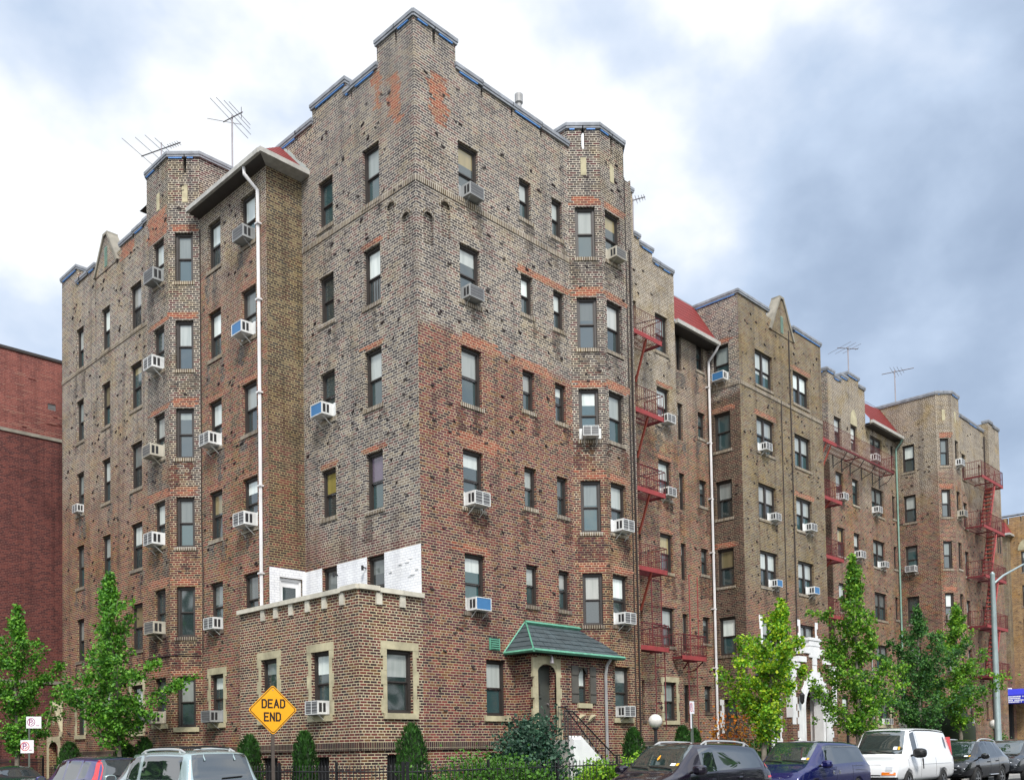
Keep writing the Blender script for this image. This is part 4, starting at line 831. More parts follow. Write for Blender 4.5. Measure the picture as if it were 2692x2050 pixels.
for F, u in ((F_4D, 0.42), (F_4F, 39.55)): q = MB(); q.fbox(F, u-0.09, u+0.09, -0.02, 0.02, 19.75, 20.35, STONE); q.build('stone_panel', B3)
q = MB(); k = 10                   # white pointed tympanum over a top window
arc = [(32.9+0.42*math.cos(math.pi*i/k)*(1 if True else 1), 18.76+0.85*math.sin(math.pi*i/k)) for i in range(k+1)]
for i in range(1, k): q.face([F_G.P(arc[0][0], 0.02, arc[0][1]), F_G.P(arc[i][0], 0.02, arc[i][1]), F_G.P(arc[i+1][0], 0.02, arc[i+1][1])], STONE, F_G.n)
q.build('stone_tympanum', B3)
q = MB(); q.face([(34.4, 2.35, 19.25), (38.4, 2.35, 19.25), (38.4, 3.6, 21.2), (34.4, 3.6, 20.9)], REDROOF, (0, -1, 1))
for k in range(9): q.bar((34.4, 2.33+k*0.155, 19.27+k*0.235), (38.4, 2.33+k*0.155, 19.27+k*0.24), 0.012, REDROOF)
ro3 = q.build('red_roof', B3); q = MB(); q.box(34.15, 38.35, 2.2, 2.36, 19.10, 19.26, GUTTER); q.box(34.3, 38.35, 2.36, 2.75, 19.06, 19.1, FRAMEM); q.build('gutter', ro3)
q = MB(); q.tube([(38.28, 2.25, 19.15), (38.26, 2.4, 18.9), (38.25, 2.66, 18.6), (38.25, 2.66, 1)], 0.05, PIPEC); q.build('downpipe', B3)
q = MB(); q.tube([(46.25, 0.40, 20.6), (46.25, 0.40, 2)], 0.05, CABLE, n=6); q.build('drain_pipe', B3); q = MB(); q.tube([(34.2, 2.70, 6.5), (34.2, 2.70, 0.5)], 0.04, PIPEG); q.build('drain_pipe', B3)
# ------------------------------------------------------------------ brick neighbour on the left
B4 = thing('brick_building', 'plain dark red brick neighbour with a windowless side wall at the left', 'building', (-4, 30, 0))
F_N = Frame((0, 24.3), (1, 0), (0, -1)); b = MB(); nh = [(-0.55, -0.2, 17.05, 17.32)]
wall(b, F_N, [(-9, 12, 19.36)], nh, B_LB); b.face([(-9, 24.3, 0), (-9, 44, 0), (-9, 44, 19.3), (-9, 24.3, 19.3)], B_LB, (-1, 0, 0)); b.face([(-9, 24.4, 19.0), (12, 24.4, 19.0), (12, 44, 19), (-9, 44, 19)], ROOFTAR, (0, 0, 1))
LM = plain('pale_repair_mortar', (0.34, 0.20, 0.15), 0.9, var=0.2)
for i in range(90):
    z = 15.9+random.random()**1.6*2.6; z = round(z/0.0725)*0.0725+0.065; u = random.uniform(-7, 0.3); l_ = random.uniform(0.12, 0.8)*(1.3 if z < 16.6 else 0.6)
    b.fbox(F_N, u, u+l_, 0.0, 0.004, z, z+0.022, LM)
b.build('brick_wall', B4); q = MB(); q.fbox(F_N, -9, 12, -0.3, 0.06, 19.24, 19.36, FRAMEM); q.build('coping', B4)
q = MB(); q.fbox(F_N, -9, 12, -0.02, 0.05, 15.68, 15.82, STONEG); q.build('stone_band', B4); q = MB(); q.fbox(F_N, -9, 12, -0.02, 0.05, 4.94, 5.08, STONEG); q.build('stone_band', B4)
q = MB(); q.fbox(F_N, -0.55, -0.2, -0.12, -0.1, 17.05, 17.32, DARK); 
for i in range(6): q.fbox(F_N, -0.55, -0.2, -0.1, -0.03, 17.06+i*0.045, 17.08+i*0.045, PIPEG)
q.build('vent_grille', B4)
# gate wall with a pointed gable between the two
GW = thing('gate_wall', 'low brick gate wall with pointed stone gable and arched opening beside the left building', 'wall', (-1, 23, 0))
F_GT = Frame((-1.0, 0), (0, 1), (-1, 0)); b = MB()
gd = (21.95, 22.95, 0, 2.4)
wall(b, F_GT, [(20.86, 24.28, 2.72)], [gd], B_LW, reveal=0.3)
b.hexa([F_GT.P(21.45, -0.3, 2.6), F_GT.P(23.3, -0.3, 2.6), F_GT.P(23.3, 0, 2.6), F_GT.P(21.45, 0, 2.6), F_GT.P(22.3, -0.3, 3.95), F_GT.P(22.5, -0.3, 3.95), F_GT.P(22.5, 0, 3.95), F_GT.P(22.3, 0, 3.95)], B_LW)
spandrel(b, F_GT, 21.95, 22.95, 2.1, 2.4, STONE, d=0.012); b.build('brick_wall', GW)
q = MB()
for s_, u in ((-1, 23.4), (1, 21.38)):
    c_ = 22.4; q.hexa([F_GT.P(u, -0.6, 2.55), F_GT.P(u-s_*-0.0, -0.6, 2.70), F_GT.P(u, 0.07, 2.70), F_GT.P(u, 0.07, 2.55), F_GT.P(c_, -0.6, 3.98), F_GT.P(c_, -0.6, 4.12), F_GT.P(c_, 0.07, 4.12), F_GT.P(c_, 0.07, 3.98)], STONE)
q.fbox(F_GT, 21.38, 21.62, -0.2, 0.10, 2.6, 2.8, STONE); q.fbox(F_GT, 22.33, 22.47, -0.01, 0.02, 3.1, 3.5, STONE)
q.fbox(F_GT, 23.5, 24.28, -0.3, 0.06, 2.72, 2.84, STONE)
q.build('stone_coping', GW)
q = MB(); q.fbox(F_GT, 21.72, 21.949, -0.25, 0.02, 0, 2.4, STONE); q.fbox(F_GT, 22.951, 23.15, -0.25, 0.02, 0, 2.4, STONE); q.fbox(F_GT, 21.72, 23.15, -0.25, 0.022, 2.4, 2.62, STONE); q.build('stone_surround', GW)
# ------------------------------------------------------------------ tan brick building at the far right
B5 = thing('apartment_building', 'distant tan brick building with white downpipe and blue entrance awning at the right edge', 'building', (73, 5, 0))
F_X = Frame((72, 0), (0, 1), (-1, 0)); b = MB(); WIN = []; cp = Parts()
hX = []
for k in range(6):
    z = 17.9-2.9*k
    hX.append((4.5, 5.75, z-1.8, z)); WIN.append((F_X, 4.5, 5.75, z, 1.8, dict(blind=random.choice((0.3, 0.5, 0.6)))))
wall(b, F_X, [(-2, 5.6, 21.05), (5.6, 5.7, 20.6), (5.7, 6.15, 21.05), (6.15, 6.6, 21.05), (6.6, 6.75, 20.5), (6.75, 9, 21.05)], hX, B_FRO)
b.fbox(F_X, 6.55, 9, 0, 0.9, 0, 19.4, B_MF); clinkers(b, F_X, 4, 6.4, 3, 20, 40, hX)
b.fbox(F_X, 4.6, 5.15, -0.3, 0, 21.0, 21.7, B_FRO)
b.build('brick_wall', B5); cp.fbox(F_X, -2, 9, -0.3, 0.08, 21.06, 21.16, COPE) ; cp.build('coping', B5)
q = MB(); P_ = F_X.P
q.face([P_(6.3, 1.2, 19.4), P_(9.2, 1.2, 19.4), P_(9.0, 0, 20.6), P_(6.9, 0, 20.6)], REDROOF, F_X.n+V((0, 0, 1))); q.face([P_(6.3, 1.2, 19.4), P_(6.9, 0, 20.6), P_(6.3, 0, 19.4)], REDROOF, (0, -1, 1)); ro5 = q.build('red_roof', B5)
q = MB(); q.fbox(F_X, 6.2, 9.2, 0, 1.25, 19.25, 19.42, GUTTER); q.build('gutter', ro5)
for w_ in WIN: window(B5, *w_[:5], **w_[5])
q = MB()
for i in range(11): a = math.pi*i/10; 
arc = [(5.12+0.85*math.cos(math.pi*i/12), 18.0+1.0*math.sin(math.pi*i/12)) for i in range(13)]
for i in range(1, 12): q.face([P_(arc[0][0], 0.03, arc[0][1]), P_(arc[i][0], 0.03, arc[i][1]), P_(arc[i+1][0], 0.03, arc[i+1][1])], STONE, F_X.n)
for z in (14.6, 11.7, 8.8, 5.9): q.fbox(F_X, 7.0, 7.5, 0.9, 0.93, z, z+0.7, STONE)
q.build('stone_panel', B5)
q = MB(); q.tube([P_(7.9, 1.15, 19.2), P_(7.9, 0.98, 18.6), P_(7.85, 0.98, 6.3), P_(6.6, 1.0, 6.2), P_(6.4, 1.0, 5.4)], 0.09, PIPEW)
for k in range(7): q.fbox(F_X, 7.7, 8.1, 0.9, 1.08, 7+k*1.9, 7.1+k*1.9, PIPEW)
q.build('downpipe', B5)
AWB = plain('blue_awning_cloth', (0.018, 0.025, 0.42), 0.6, var=0.1)
def lettering(txt, size, m, name='lettering'):
    c = bpy.data.curves.new(name, 'FONT'); c.body = txt; c.size = size; c.align_x = 'CENTER'; c.align_y = 'CENTER'; c.extrude = 0.002; c.space_line = 0.9
    o = bpy.data.objects.new(name, c); col.objects.link(o)
    dg = bpy.context.evaluated_depsgraph_get(); me = bpy.data.meshes.new_from_object(o.evaluated_get(dg)); me.name = name
    bpy.data.objects.remove(o); bpy.data.curves.remove(c)
    o2 = bpy.data.objects.new(name, me); me.materials.clear(); me.materials.append(m); col.objects.link(o2); return o2
q = MB(); q.fbox(F_X, 4.7, 7.4, 0.9, 0.0+3.2, 4.9, 5.6, AWB); q.hexa([P_(4.7, 0.5, 5.6), P_(7.4, 0.5, 5.6), P_(7.4, 3.2, 5.6), P_(4.7, 3.2, 5.6), P_(5.3, 0.5, 6.1), P_(6.8, 0.5, 6.1), P_(6.8, 2.4, 6.1), P_(5.3, 2.4, 6.1)], AWB)
aw = q.build('awning', B5)
WTXT = plain('white_lettering', (0.8, 0.8, 0.82), 0.6, var=0)
q = MB()                      # rows of white lettering, too small to read in the photograph
for z, a, c_ in ((5.43, 5.05, 7.1), (5.28, 5.3, 6.95), (5.13, 5.05, 7.2), (4.99, 5.2, 7.0)):
    u = a
    while u < c_: wd = random.uniform(0.05, 0.1); q.fbox(F_X, u, u+wd, 3.2, 3.206, z-0.05, z+0.05, WTXT); u += wd+(0.12 if random.random() < 0.12 else 0.025)
for z in (5.42, 5.22, 5.05): q.box(69.2, 71.0, 4.694, 4.699, z-0.06, z+0.06, WTXT)
q.build('lettering', aw)
q = MB(); q.fbox(F_X, 6.5, 7.0, 0.9, 1.4, 0, 4.9, DARK); q.build('entrance', B5)
# ------------------------------------------------------------------ fire escapes
def grating(mb, x0, x1, y0, y1, z, m):
    n = max(3, int((y1-y0)/0.075))
    for i in range(n+1): y = y0+(y1-y0)*i/n; mb.bar((x0, y, z), (x1, y, z), 0.014, m)
    for x in (x0, (x0+x1)/2, x1): mb.box(x-0.015, x+0.015, y0, y1, z-0.06, z, m)
def railing(mb, x0, x1, y0, y1, z, h, m, sides='lr', step=0.12):
    path = [(x0, y1), (x0, y0), (x1, y0), (x1, y1)]
    if 'l' not in sides: path = path[1:]
    if 'r' not in sides: path = path[:-1]
    for (xa, ya), (xb, yb) in zip(path, path[1:]):
        mb.bar((xa, ya, z+h), (xb, yb, z+h), 0.018, m); mb.bar((xa, ya, z+h*0.52), (xb, yb, z+h*0.52), 0.012, m); mb.bar((xa, ya, z+0.1), (xb, yb, z+0.1), 0.012, m)
        L_ = math.hypot(xb-xa, yb-ya); n = max(1, int(L_/step))
        for i in range(n+1):
            t = i/n; mb.bar((xa+(xb-xa)*t, ya+(yb-ya)*t, z), (xa+(xb-xa)*t, ya+(yb-ya)*t, z+h), 0.009 if i % n else 0.018, m)
def ladder(mb, x0, x1, y, z0, z1, m, step=0.3, x0b=None, x1b=None, yb=None):
    x0b = x0 if x0b is None else x0b; x1b = x1 if x1b is None else x1b; yb = y if yb is None else yb
    mb.bar((x0, y, z0), (x0b, yb, z1), 0.025, m); mb.bar((x1, y, z0), (x1b, yb, z1), 0.025, m)
    n = int(abs(z1-z0)/step)
    for i in range(1, n): t = i/n; mb.bar((x0+(x0b-x0)*t, y+(yb-y)*t, z0+(z1-z0)*t), (x1+(x1b-x1)*t, y+(yb-y)*t, z0+(z1-z0)*t), 0.012, m)
def platform(parent, x0, x1, y0, yw, z, h=0.86, brackets=(), sides='lr', drop=1.35):
    q = MB(); q.box(x0, x1, y0, y0+0.03, z-0.08, z+0.09, REDIRON); q.box(x0, x0+0.03, y0, yw, z-0.05, z+0.05, DREDIRON); q.box(x1-0.03, x1, y0, yw, z-0.05, z+0.05, DREDIRON); grating(q, x0, x1, y0+0.05, yw, z, DREDIRON); q.build('platform', parent)
    q = MB(); railing(q, x0, x1, y0+0.02, yw, z+0.05, h, DREDIRON, sides); q.build('railing', parent)
    if brackets:
        for bx in brackets:
            q = MB(); q.bar((bx, y0+0.08, z-0.05), (bx+0.35, yw-0.02, z-drop), 0.045, ORIRON, up=(1, 0, 0)); q.build('bracket', parent); q = MB(); q.bar((bx-0.55, y0+0.3, z-0.05), (bx-0.1, yw-0.02, z-drop*0.75), 0.014, REDIRON); q.build('bracket', parent)
FE = thing('fire_escape', 'red iron fire escape with five landings in the recess beside the near brick bay', 'fire escape', (12, 2, 5))
for i, z in enumerate((16.92, 14.02, 11.12, 8.22, 5.33)):
    platform(FE, 10.4, 13.37, 1.45, 2.33, z, brackets=(12.45,) if i < 4 else ())
    q = MB(); q.tube([(13.2, 1.5, z+0.95), (12.5, 2.3, z+0.72)], 0.02, BLACKI, n=5); q.build('tie_rod', FE)
    if i < 4:
        q = MB()
        if i < 3: ladder(q, 10.9, 10.9, 1.75, z, z-2.9+0.05, DREDIRON, x0b=11.9, x1b=11.9)
        else: ladder(q, 12.55, 13.15, 1.62, z-2.9, z, DREDIRON)
        q.build('ladder', FE)
q = MB(); ladder(q, 12.75, 13.35, 1.66, 2.35, 5.35, DREDIRON, step=0.33); q.build('drop_ladder', FE)
FE2 = thing('fire_escape', 'small red iron balcony with a tall ladder on the wall under the red roof link', 'fire escape', (15.7, 2.4, 5))
platform(FE2, 14.85, 16.6, 1.9, 2.84, 5.2, sides='lr', brackets=())
q = MB(); ladder(q, 15.62, 16.2, 2.0, 5.2, 8.5, REDIRON, step=1.5); q.bar((15.62, 2.0, 8.5), (16.2, 2.3, 8.6), 0.025, REDIRON); q.build('ladder', FE2)
q = MB(); ladder(q, 15.6, 16.2, 2.1, 2.3, 5.2, DREDIRON, step=0.33); q.build('drop_ladder', FE2)
q = MB(); q.tube([(15.4, 1.95, 5.1), (15.6, 2.3, 4.85), (15.9, 2.8, 4.75)], 0.03, DREDIRON, n=5); q.build('bracket', FE2); q = MB(); q.tube([(16.4, 1.95, 5.1), (16.5, 2.4, 4.8), (16.5, 2.8, 4.75)], 0.03, DREDIRON, n=5); q.build('bracket', FE2)
FE3 = thing('fire_escape', 'long red iron gallery across the top of the farther building with landings below', 'fire escape', (32, 2, 10))
q = MB(); q.box(27.3, 28.9, 1.88, 1.92, 16.5, 16.68, REDIRON); q.box(28.9, 36.0, 1.88, 1.92, 16.55, 16.64, DREDIRON); grating(q, 27.3, 36.0, 1.93, 2.74, 16.6, DREDIRON); q.build('platform', FE3)
q = MB(); railing(q, 27.3, 36.0, 1.9, 2.74, 16.65, 0.86, DREDIRON, step=0.13); q.build('railing', FE3)
for bx in (30.2, 31.2, 32.2, 33.6, 35.0, 35.9):
    q = MB(); q.tube([(bx, 1.95, 16.55), (bx, 2.2, 16.2), (bx, 2.7, 16.0)], 0.02, BLACKI, n=5); q.bar((bx, 2.7, 16.6), (bx, 2.7, 15.9), 0.025, BLACKI); q.build('bracket', FE3)
for z in (13.75, 10.85, 7.95, 5.05):
    platform(FE3, 27.3, 29.4, 1.9, 3.4, z, brackets=(28.2,))
for bx in (27.9, 28.4): q = MB(); q.bar((bx, 1.95, 16.5), (bx, 3.0, 14.3), 0.04, ORIRON); q.build('bracket', FE3)
FE4 = thing('fire_escape', 'red iron fire escape with zigzag stairs at the far end of the row', 'fire escape', (44, 0, 5))
zs_ = (17.2, 14.28, 11.36, 8.44, 5.5)
for i, z in enumerate(zs_):
    platform(FE4, 42.4, 46.2, -0.62, 0.42, z, brackets=())
    if i < 4:
        q = MB(); x0, x1 = 44.9, 43.6; n = 11
        for s_ in (-0.55, -0.05): q.bar((x0, s_, z), (x1, s_, z-2.92), 0.05, REDIRON if s_ < -0.3 else DREDIRON)
        for k in range(1, n): t = k/n; x = x0+(x1-x0)*t; q.box(x-0.12, x+0.12, -0.55, -0.05, z-2.92*t-0.02, z-2.92*t+0.02, ORIRON)
        q.tube([(x0, -0.58, z+0.8), (x1, -0.58, z-2.1)], 0.02, DREDIRON, n=5); q.build('stair', FE4)
q = MB(); ladder(q, 43.6, 44.1, -0.6, 2.2, 5.5, DREDIRON); q.build('drop_ladder', FE4)
# ------------------------------------------------------------------ window air conditioners
ACW = plain('white_enamel', (0.64, 0.65, 0.64), 0.4, var=0.2, nscale=2.5); ACG = plain('grey_enamel', (0.30, 0.31, 0.31), 0.45, var=0.2); ACB = plain('beige_enamel', (0.44, 0.41, 0.34), 0.45, var=0.2)
FIN = plain('grey_fins', (0.12, 0.12, 0.125), 0.6, var=0.1); LOUV = plain('dark_louvre', (0.022, 0.022, 0.024), 0.6, var=0); BLUEP = plain('blue_panel', (0.045, 0.16, 0.34), 0.5, var=0.06)
def make_ac(kind):
    cm = {'white': ACW, 'grey': ACG, 'beige': ACB, 'blue': ACW}[kind]
    root = thing('air_conditioner', kind, 'air conditioner')
    w_, h, y0, y1 = 0.29, 0.36, -0.34, 0.12; e = 0.022
    q = MB(); q.box(-w_, w_, y0+0.012, y1, 0, h, cm)
    for (x0, x1, z0, z1) in ((-w_, -w_+e, 0, h), (w_-e, w_, 0, h), (-w_+e, w_-e, 0, e), (-w_+e, w_-e, h-e, h)): q.box(x0, x1, y0-0.006, y0+0.012, z0, z1, cm)
    if kind == 'white': q.box(-0.012, 0.012, y0-0.006, y0+0.011, e, h-e, cm)
    q.box(-0.40, -w_, 0.06, 0.09, 0, h+0.02, cm); q.box(w_, 0.40, 0.06, 0.09, 0, h+0.02, cm)
    kid(q.build('casing', None), root)
    q = MB(); fm = BLUEP if kind == 'blue' else FIN
    q.box(-w_+e, w_-e, y0+0.003, y0+0.011, e, h-e, fm)
    if kind != 'blue':
        for i in range(12): z = e+(h-2*e)*(i+0.5)/12; q.box(-w_+e, w_-e, y0-0.001, y0+0.003, z-0.004, z+0.004, cm if i % 3 == 1 else fm)
    kid(q.build('grille', None), root)
    for sx in (-1, 1):
        q = MB(); a, c_ = sorted((sx*w_, sx*(w_+0.004)))
        for yy0, yy1 in ((-0.30, -0.21), (-0.17, -0.09)): q.box(a, c_, yy0, yy1, 0.06, h-0.06, LOUV)
        kid(q.build('side_louvre', None), root)
    q = MB()
    for sx in (-0.22, 0.22): q.bar((sx, -0.28, -0.01), (sx, 0.02, -0.24), 0.010, cm); q.bar((sx, -0.31, -0.012), (sx, 0.1, -0.012), 0.014, cm)
    kid(q.build('bracket', None), root)
    return root
ACP = {}
ORD = {6: 'top', 5: 'fifth', 4: 'fourth', 3: 'third', 2: 'second', 1: 'ground'}
def ac(kind, F, u, zs, label, s=1.0):
    p = F.P(u+random.uniform(-.05, .05), random.uniform(-.05, .07), zs+0.03); rz = math.atan2(F.n.y, F.n.x)+math.pi/2+random.uniform(-.02, .02); s *= random.uniform(0.93, 1.05)
    g = 'air conditioners in the windows of the apartment row'
    if kind not in ACP:
        o = make_ac(kind); ACP[kind] = o; o.location = p; o.rotation_euler = (0, 0, rz); o.scale = (s, s, s); o['label'] = label; o['group'] = g
    else:
        o = copy_thing(ACP[kind], p, rz, label, (s, s, s)); o['group'] = g
    return o
def acs(F, uc, hgt, rows, where, s=1.0):
    for r_, kind in rows.items():
        hh = hgt[r_] if isinstance(hgt, dict) else hgt
        zz = ZT(r_)-hh
        adj = {'blue': 'blue fronted air conditioner', 'white': 'white air conditioner', 'grey': 'grey air conditioner', 'beige': 'beige air conditioner'}[kind]
        ac(kind, F, uc, zz, '%s in %s floor window %s' % (adj, ORD[r_], where), s)
acs(F_WG, 19.0, 1.65, {4: 'white'}, 'at the far left end', 0.85)
acs(F_BC, 10.85, 1.5, {6: 'grey', 5: 'white', 4: 'beige', 3: 'white', 2: 'beige', 1: 'beige'}, 'on the left brick bay', 1.08)
acs(F_WG, 8.43, 1.53, {4: 'white', 2: 'white', 1: 'grey'}, 'left of the long white downpipe')
acs(F_WG, 6.42, 1.55, {6: 'grey', 5: 'blue', 3: 'white'}, 'right beside the long white downpipe', 1.05)
acs(F_L, 4.1, 1.43, {4: 'blue'}, 'of the corner above the white terrace', 1.05)
acs(F_R, 1.96, 1.62, {6: 'grey', 5: 'grey', 3: 'white', 2: 'blue'}, 'on the right face of the corner', 1.0)
acs(F_RD, 0.51, 1.62, {4: 'white'}, 'on the slanted face of the near bay', 0.85)
acs(F_RF, 7.6, 1.6, {6: 'beige', 3: 'white', 2: 'white', 1: 'white'}, 'on the front of the near brick bay', 0.95)
acs(F_FW, 14.62, 1.5, {5: 'white', 4: 'white'}, 'beside the near fire escape', 0.9)
acs(F_MS, 2.25, 1.6, {6: 'blue'}, 'on the dark side of the middle block')
acs(F_MF, 20.5, 1.53, {5: 'white'}, 'at left above the white portal', 0.9)
acs(F_MF, 21.2, 1.53, {4: 'white', 3: 'blue'}, 'at left above the white portal', 0.9)
acs(F_MF, 24.5, 1.5, {4: 'white', 3: 'blue'}, 'at right above the white portal', 0.95)
acs(F_G, 31.0, 1.5, {5: 'white'}, 'at left under the long red gallery', 0.95)
acs(F_G, 32.9, 1.4, {4: 'white'}, 'of the farther building, middle column', 1.0)
acs(F_G, 35.2, 1.5, {6: 'white', 5: 'white'}, 'of paired windows under the red gallery', 0.95)
acs(F_G, 36.0, 1.5, {4: 'white', 1: 'white'}, 'of paired windows under the red gallery', 0.95)
acs(F_4S, 2.03, 1.55, {4: 'white'}, 'on the dark flank beyond the green pipe', 1.0)
acs(F_4D, 0.41, 1.55, {2: 'white', 3: 'beige'}, 'on the slanted face of the far bay', 0.85)
acs(F_4F, 39.7, 1.5, {6: 'white', 5: 'beige'}, 'on the front of the far bay', 0.95)
ac('white', F_TL, 1.65, 2.66, 'white air conditioner in the stone-framed window right of the diamond sign', 1.0)
ac('white', F_4F, 39.7, 2.75, 'white air conditioner low on the far bay behind the last street tree', 0.9)
# ------------------------------------------------------------------ roof aerials
def antenna(base, top, boom, elems, label, r=0.022):
    t = thing('tv_antenna', label, 'antenna', base, 0, 'tv antennas on the roofs'); o = V(base)
    q = MB(); q.bar((0, 0, 0), V(top)-o, r, ALU, n=6); q.bar((-.12, 0, (top[2]-base[2])*0.4), (.12, 0, (top[2]-base[2])*0.4), 0.02, ALU); local(q.build('mast', None), t)
    q = MB(); q.bar(V(boom[0])-o, V(boom[1])-o, 0.026, ALU); local(q.build('boom', None), t)
    q = MB()
    for c, d, l_ in elems:
        p = V(boom[0]).lerp(V(boom[1]), c)-o; d = V(d).normalized(); q.bar(p-d*l_, p+d*l_, 0.011, ALU)
    local(q.build('elements', None), t)
D1 = (1.67, 0.82, 0)
antenna((-1.7, 11.1, 20.4), (-1.68, 11.1, 22.35), ((-2.0, 11.9, 22.1), (-1.38, 10.35, 22.14)), [(0.02, D1, 1.0), (0.28, D1, 0.85), (0.5, D1, 0.8), (0.62, D1, 0.55), (0.72, D1, 0.12), (0.78, D1, 0.12), (0.84, D1, 0.12), (0.9, D1, 0.12), (0.96, D1, 0.12)], 'tv antenna on the tower of the left bay, lower of the two at left')
antenna((0.85, 10.9, 20.3), (0.85, 10.9, 24.4), ((0.74, 11.3, 24.3), (0.95, 10.35, 24.3)), [(0.05, (0.8, -0.25, 0.1), 0.6), (0.32, D1, 1.15), (0.55, D1, 1.05), (0.72, D1, 0.8), (0.85, D1, 0.65), (0.98, (0.3, 0.5, 0.5), 0.18), (0.93, (0.3, 0.5, -0.5), 0.18)], 'tall tv antenna above the red roofed wing at left', 0.03)
antenna((14.8, 3.7, 20.3), (14.8, 3.7, 24.1), ((14.75, 3.8, 24.0), (14.95, 3.2, 24.0)), [(0.1, D1, 0.4), (0.4, D1, 0.3), (0.6, D1, 0.25), (0.8, D1, 0.2), (0.95, D1, 0.2)], 'tv antenna half hidden behind the near bay')
antenna((35.3, 4.0, 20.3), (35.27, 3.99, 24.1), ((34.7, 4.35, 24.0), (35.7, 3.6, 24.0)), [(0.1, (0.4, 1, 0), 0.9), (0.4, (0.4, 1, 0), 0.8), (0.7, (0.4, 1, 0), 0.7), (0.95, (0.4, 1, 0), 0.15)], 'tv antenna above the stepped tower of the farther building', 0.035)
antenna((40.3, 3.4, 20.6), (40.29, 3.4, 24.0), ((40.1, 4.1, 23.9), (40.65, 2.4, 23.95)), [(0.35, (0.5, 0.1, 0), 0.9), (0.45, (0.5, 0.1, 0), 0.8), (0.55, (0.5, 0.1, 0), 0.75), (0.65, (0.5, 0.1, 0), 0.5)], 'rightmost tv antenna, above the far bay', 0.035)
# ------------------------------------------------------------------ ground
ASPH = plain('asphalt', (0.05, 0.05, 0.052), 0.9, var=0.25, nscale=2); PAVE = plain('pavement_concrete', (0.30, 0.29, 0.27), 0.9, var=0.15, nscale=1.5); KERB = plain('kerb_stone', (0.33, 0.33, 0.32), 0.85, var=0.12)
SOIL = plain('lawn_soil', (0.035, 0.06, 0.018), 0.95, var=0.4, nscale=4)
q = MB(); q.face([(-900, -900, -0.02), (900, -900, -0.02), (900, 900, -0.02), (-900, 900, -0.02)], plain('ground_earth', (0.12, 0.12, 0.11), 0.95, var=0.2, nscale=0.05), (0, 0, 1)); tag(q.build('ground', None), kind='structure')
q = MB()
q.face([(-18, -200, 0.0), (-4.6, -200, 0.0), (-4.6, 200, 0.0), (-18, 200, 0.0)], ASPH, (0, 0, 1)); q.face([(-4.6, -15.5, 0.0), (200, -15.5, 0.0), (200, -4.9, 0.0), (-4.6, -4.9, 0.0)], ASPH, (0, 0, 1)); q.face([(-200, -15.5, 0.0), (-18, -15.5, 0.0), (-18, -4.9, 0.0), (-200, -4.9, 0.0)], ASPH, (0, 0, 1)); tag(q.build('road', None), kind='structure')
q = MB(); q.box(-4.45, 70, -4.75, -3.45, 0, 0.14, PAVE); q.box(-4.45, -3.45, -3.45, 60, 0, 0.138, PAVE); q.box(-30, -18, -40, -15.6, 0, 0.14, PAVE); tag(q.build('pavement', None), kind='structure')
q = MB(); q.box(-4.6, 70, -4.9, -4.752, 0, 0.15, KERB); q.box(-4.6, -4.452, -4.75, 60, 0, 0.15, KERB); tag(q.build('kerb', None), kind='structure')
q = MB(); q.box(-3.44, 70, -3.44, 1.3, 0, 0.2, SOIL); q.box(-3.44, -1.2, 1.3, 24, 0, 0.2, SOIL); tag(q.build('lawn_bed', None), kind='structure')
# ------------------------------------------------------------------ foliage
def leafmat(name, cols_, rough=0.55, trans=0.35):
    m, t, b = mat(name); L = t.links.new
    g = N(t, 'ShaderNodeNewGeometry'); r = ramp(t, [((i+0.5)/len(cols_), c) for i, c in enumerate(cols_)]); L(g.outputs['Random Per Island'], r.inputs[0])
    n = N(t, 'ShaderNodeTexNoise', ins={'Scale': 1.6, 'Detail': 3.0}); L(g.outputs['Position'], n.inputs['Vector']); r2_ = ramp(t, [(0.3, (0.62, 0.68, 0.62)), (0.7, (1.25, 1.2, 1.05))]); L(n.outputs[0], r2_.inputs[0])
    mu = N(t, 'ShaderNodeMix', data_type='RGBA', blend_type='MULTIPLY'); mu.inputs[0].default_value = 1; L(r.outputs[0], mu.inputs[6]); L(r2_.outputs[0], mu.inputs[7])
    L(mu.outputs[2], b.inputs['Base Color']); b.inputs['Roughness'].default_value = rough
    tr_ = N(t, 'ShaderNodeBsdfTranslucent'); L(mu.outputs[2], tr_.inputs[0]); mx_ = N(t, 'ShaderNodeMixShader', ins={0: trans}); out = t.nodes['Material Output']
    L(b.outputs[0], mx_.inputs[1]); L(tr_.outputs[0], mx_.inputs[2]); L(mx_.outputs[0], out.inputs[0]); return m
BARK = plain('grey_bark', (0.16, 0.14, 0.11), 0.9, var=0.35, nscale=8, bump=0.3)
L_GRN = leafmat('leaves_green', [(0.040, 0.15, 0.016), (0.075, 0.25, 0.022), (0.12, 0.33, 0.030), (0.20, 0.44, 0.05)])
L_YEL = leafmat('leaves_yellow_green', [(0.08, 0.25, 0.014), (0.17, 0.40, 0.018), (0.30, 0.52, 0.022), (0.46, 0.58, 0.03)])
L_GRM = leafmat('leaves_mid_green', [(0.045, 0.16, 0.014), (0.10, 0.28, 0.020), (0.16, 0.37, 0.028), (0.27, 0.47, 0.04)])
L_DRK = leafmat('leaves_dark', [(0.026, 0.10, 0.027), (0.045, 0.16, 0.036), (0.075, 0.22, 0.045), (0.12, 0.29, 0.06)])
L_CON = leafmat('conifer_sprays', [(0.018, 0.060, 0.012), (0.030, 0.10, 0.016), (0.045, 0.15, 0.020)], trans=0.15)
L_SPR = leafmat('spruce_needles', [(0.025, 0.085, 0.045), (0.04, 0.12, 0.06), (0.06, 0.15, 0.07)], trans=0.1)
L_BSH = leafmat('bush_leaves', [(0.025, 0.075, 0.055), (0.050, 0.13, 0.085), (0.085, 0.18, 0.12), (0.018, 0.05, 0.035)])
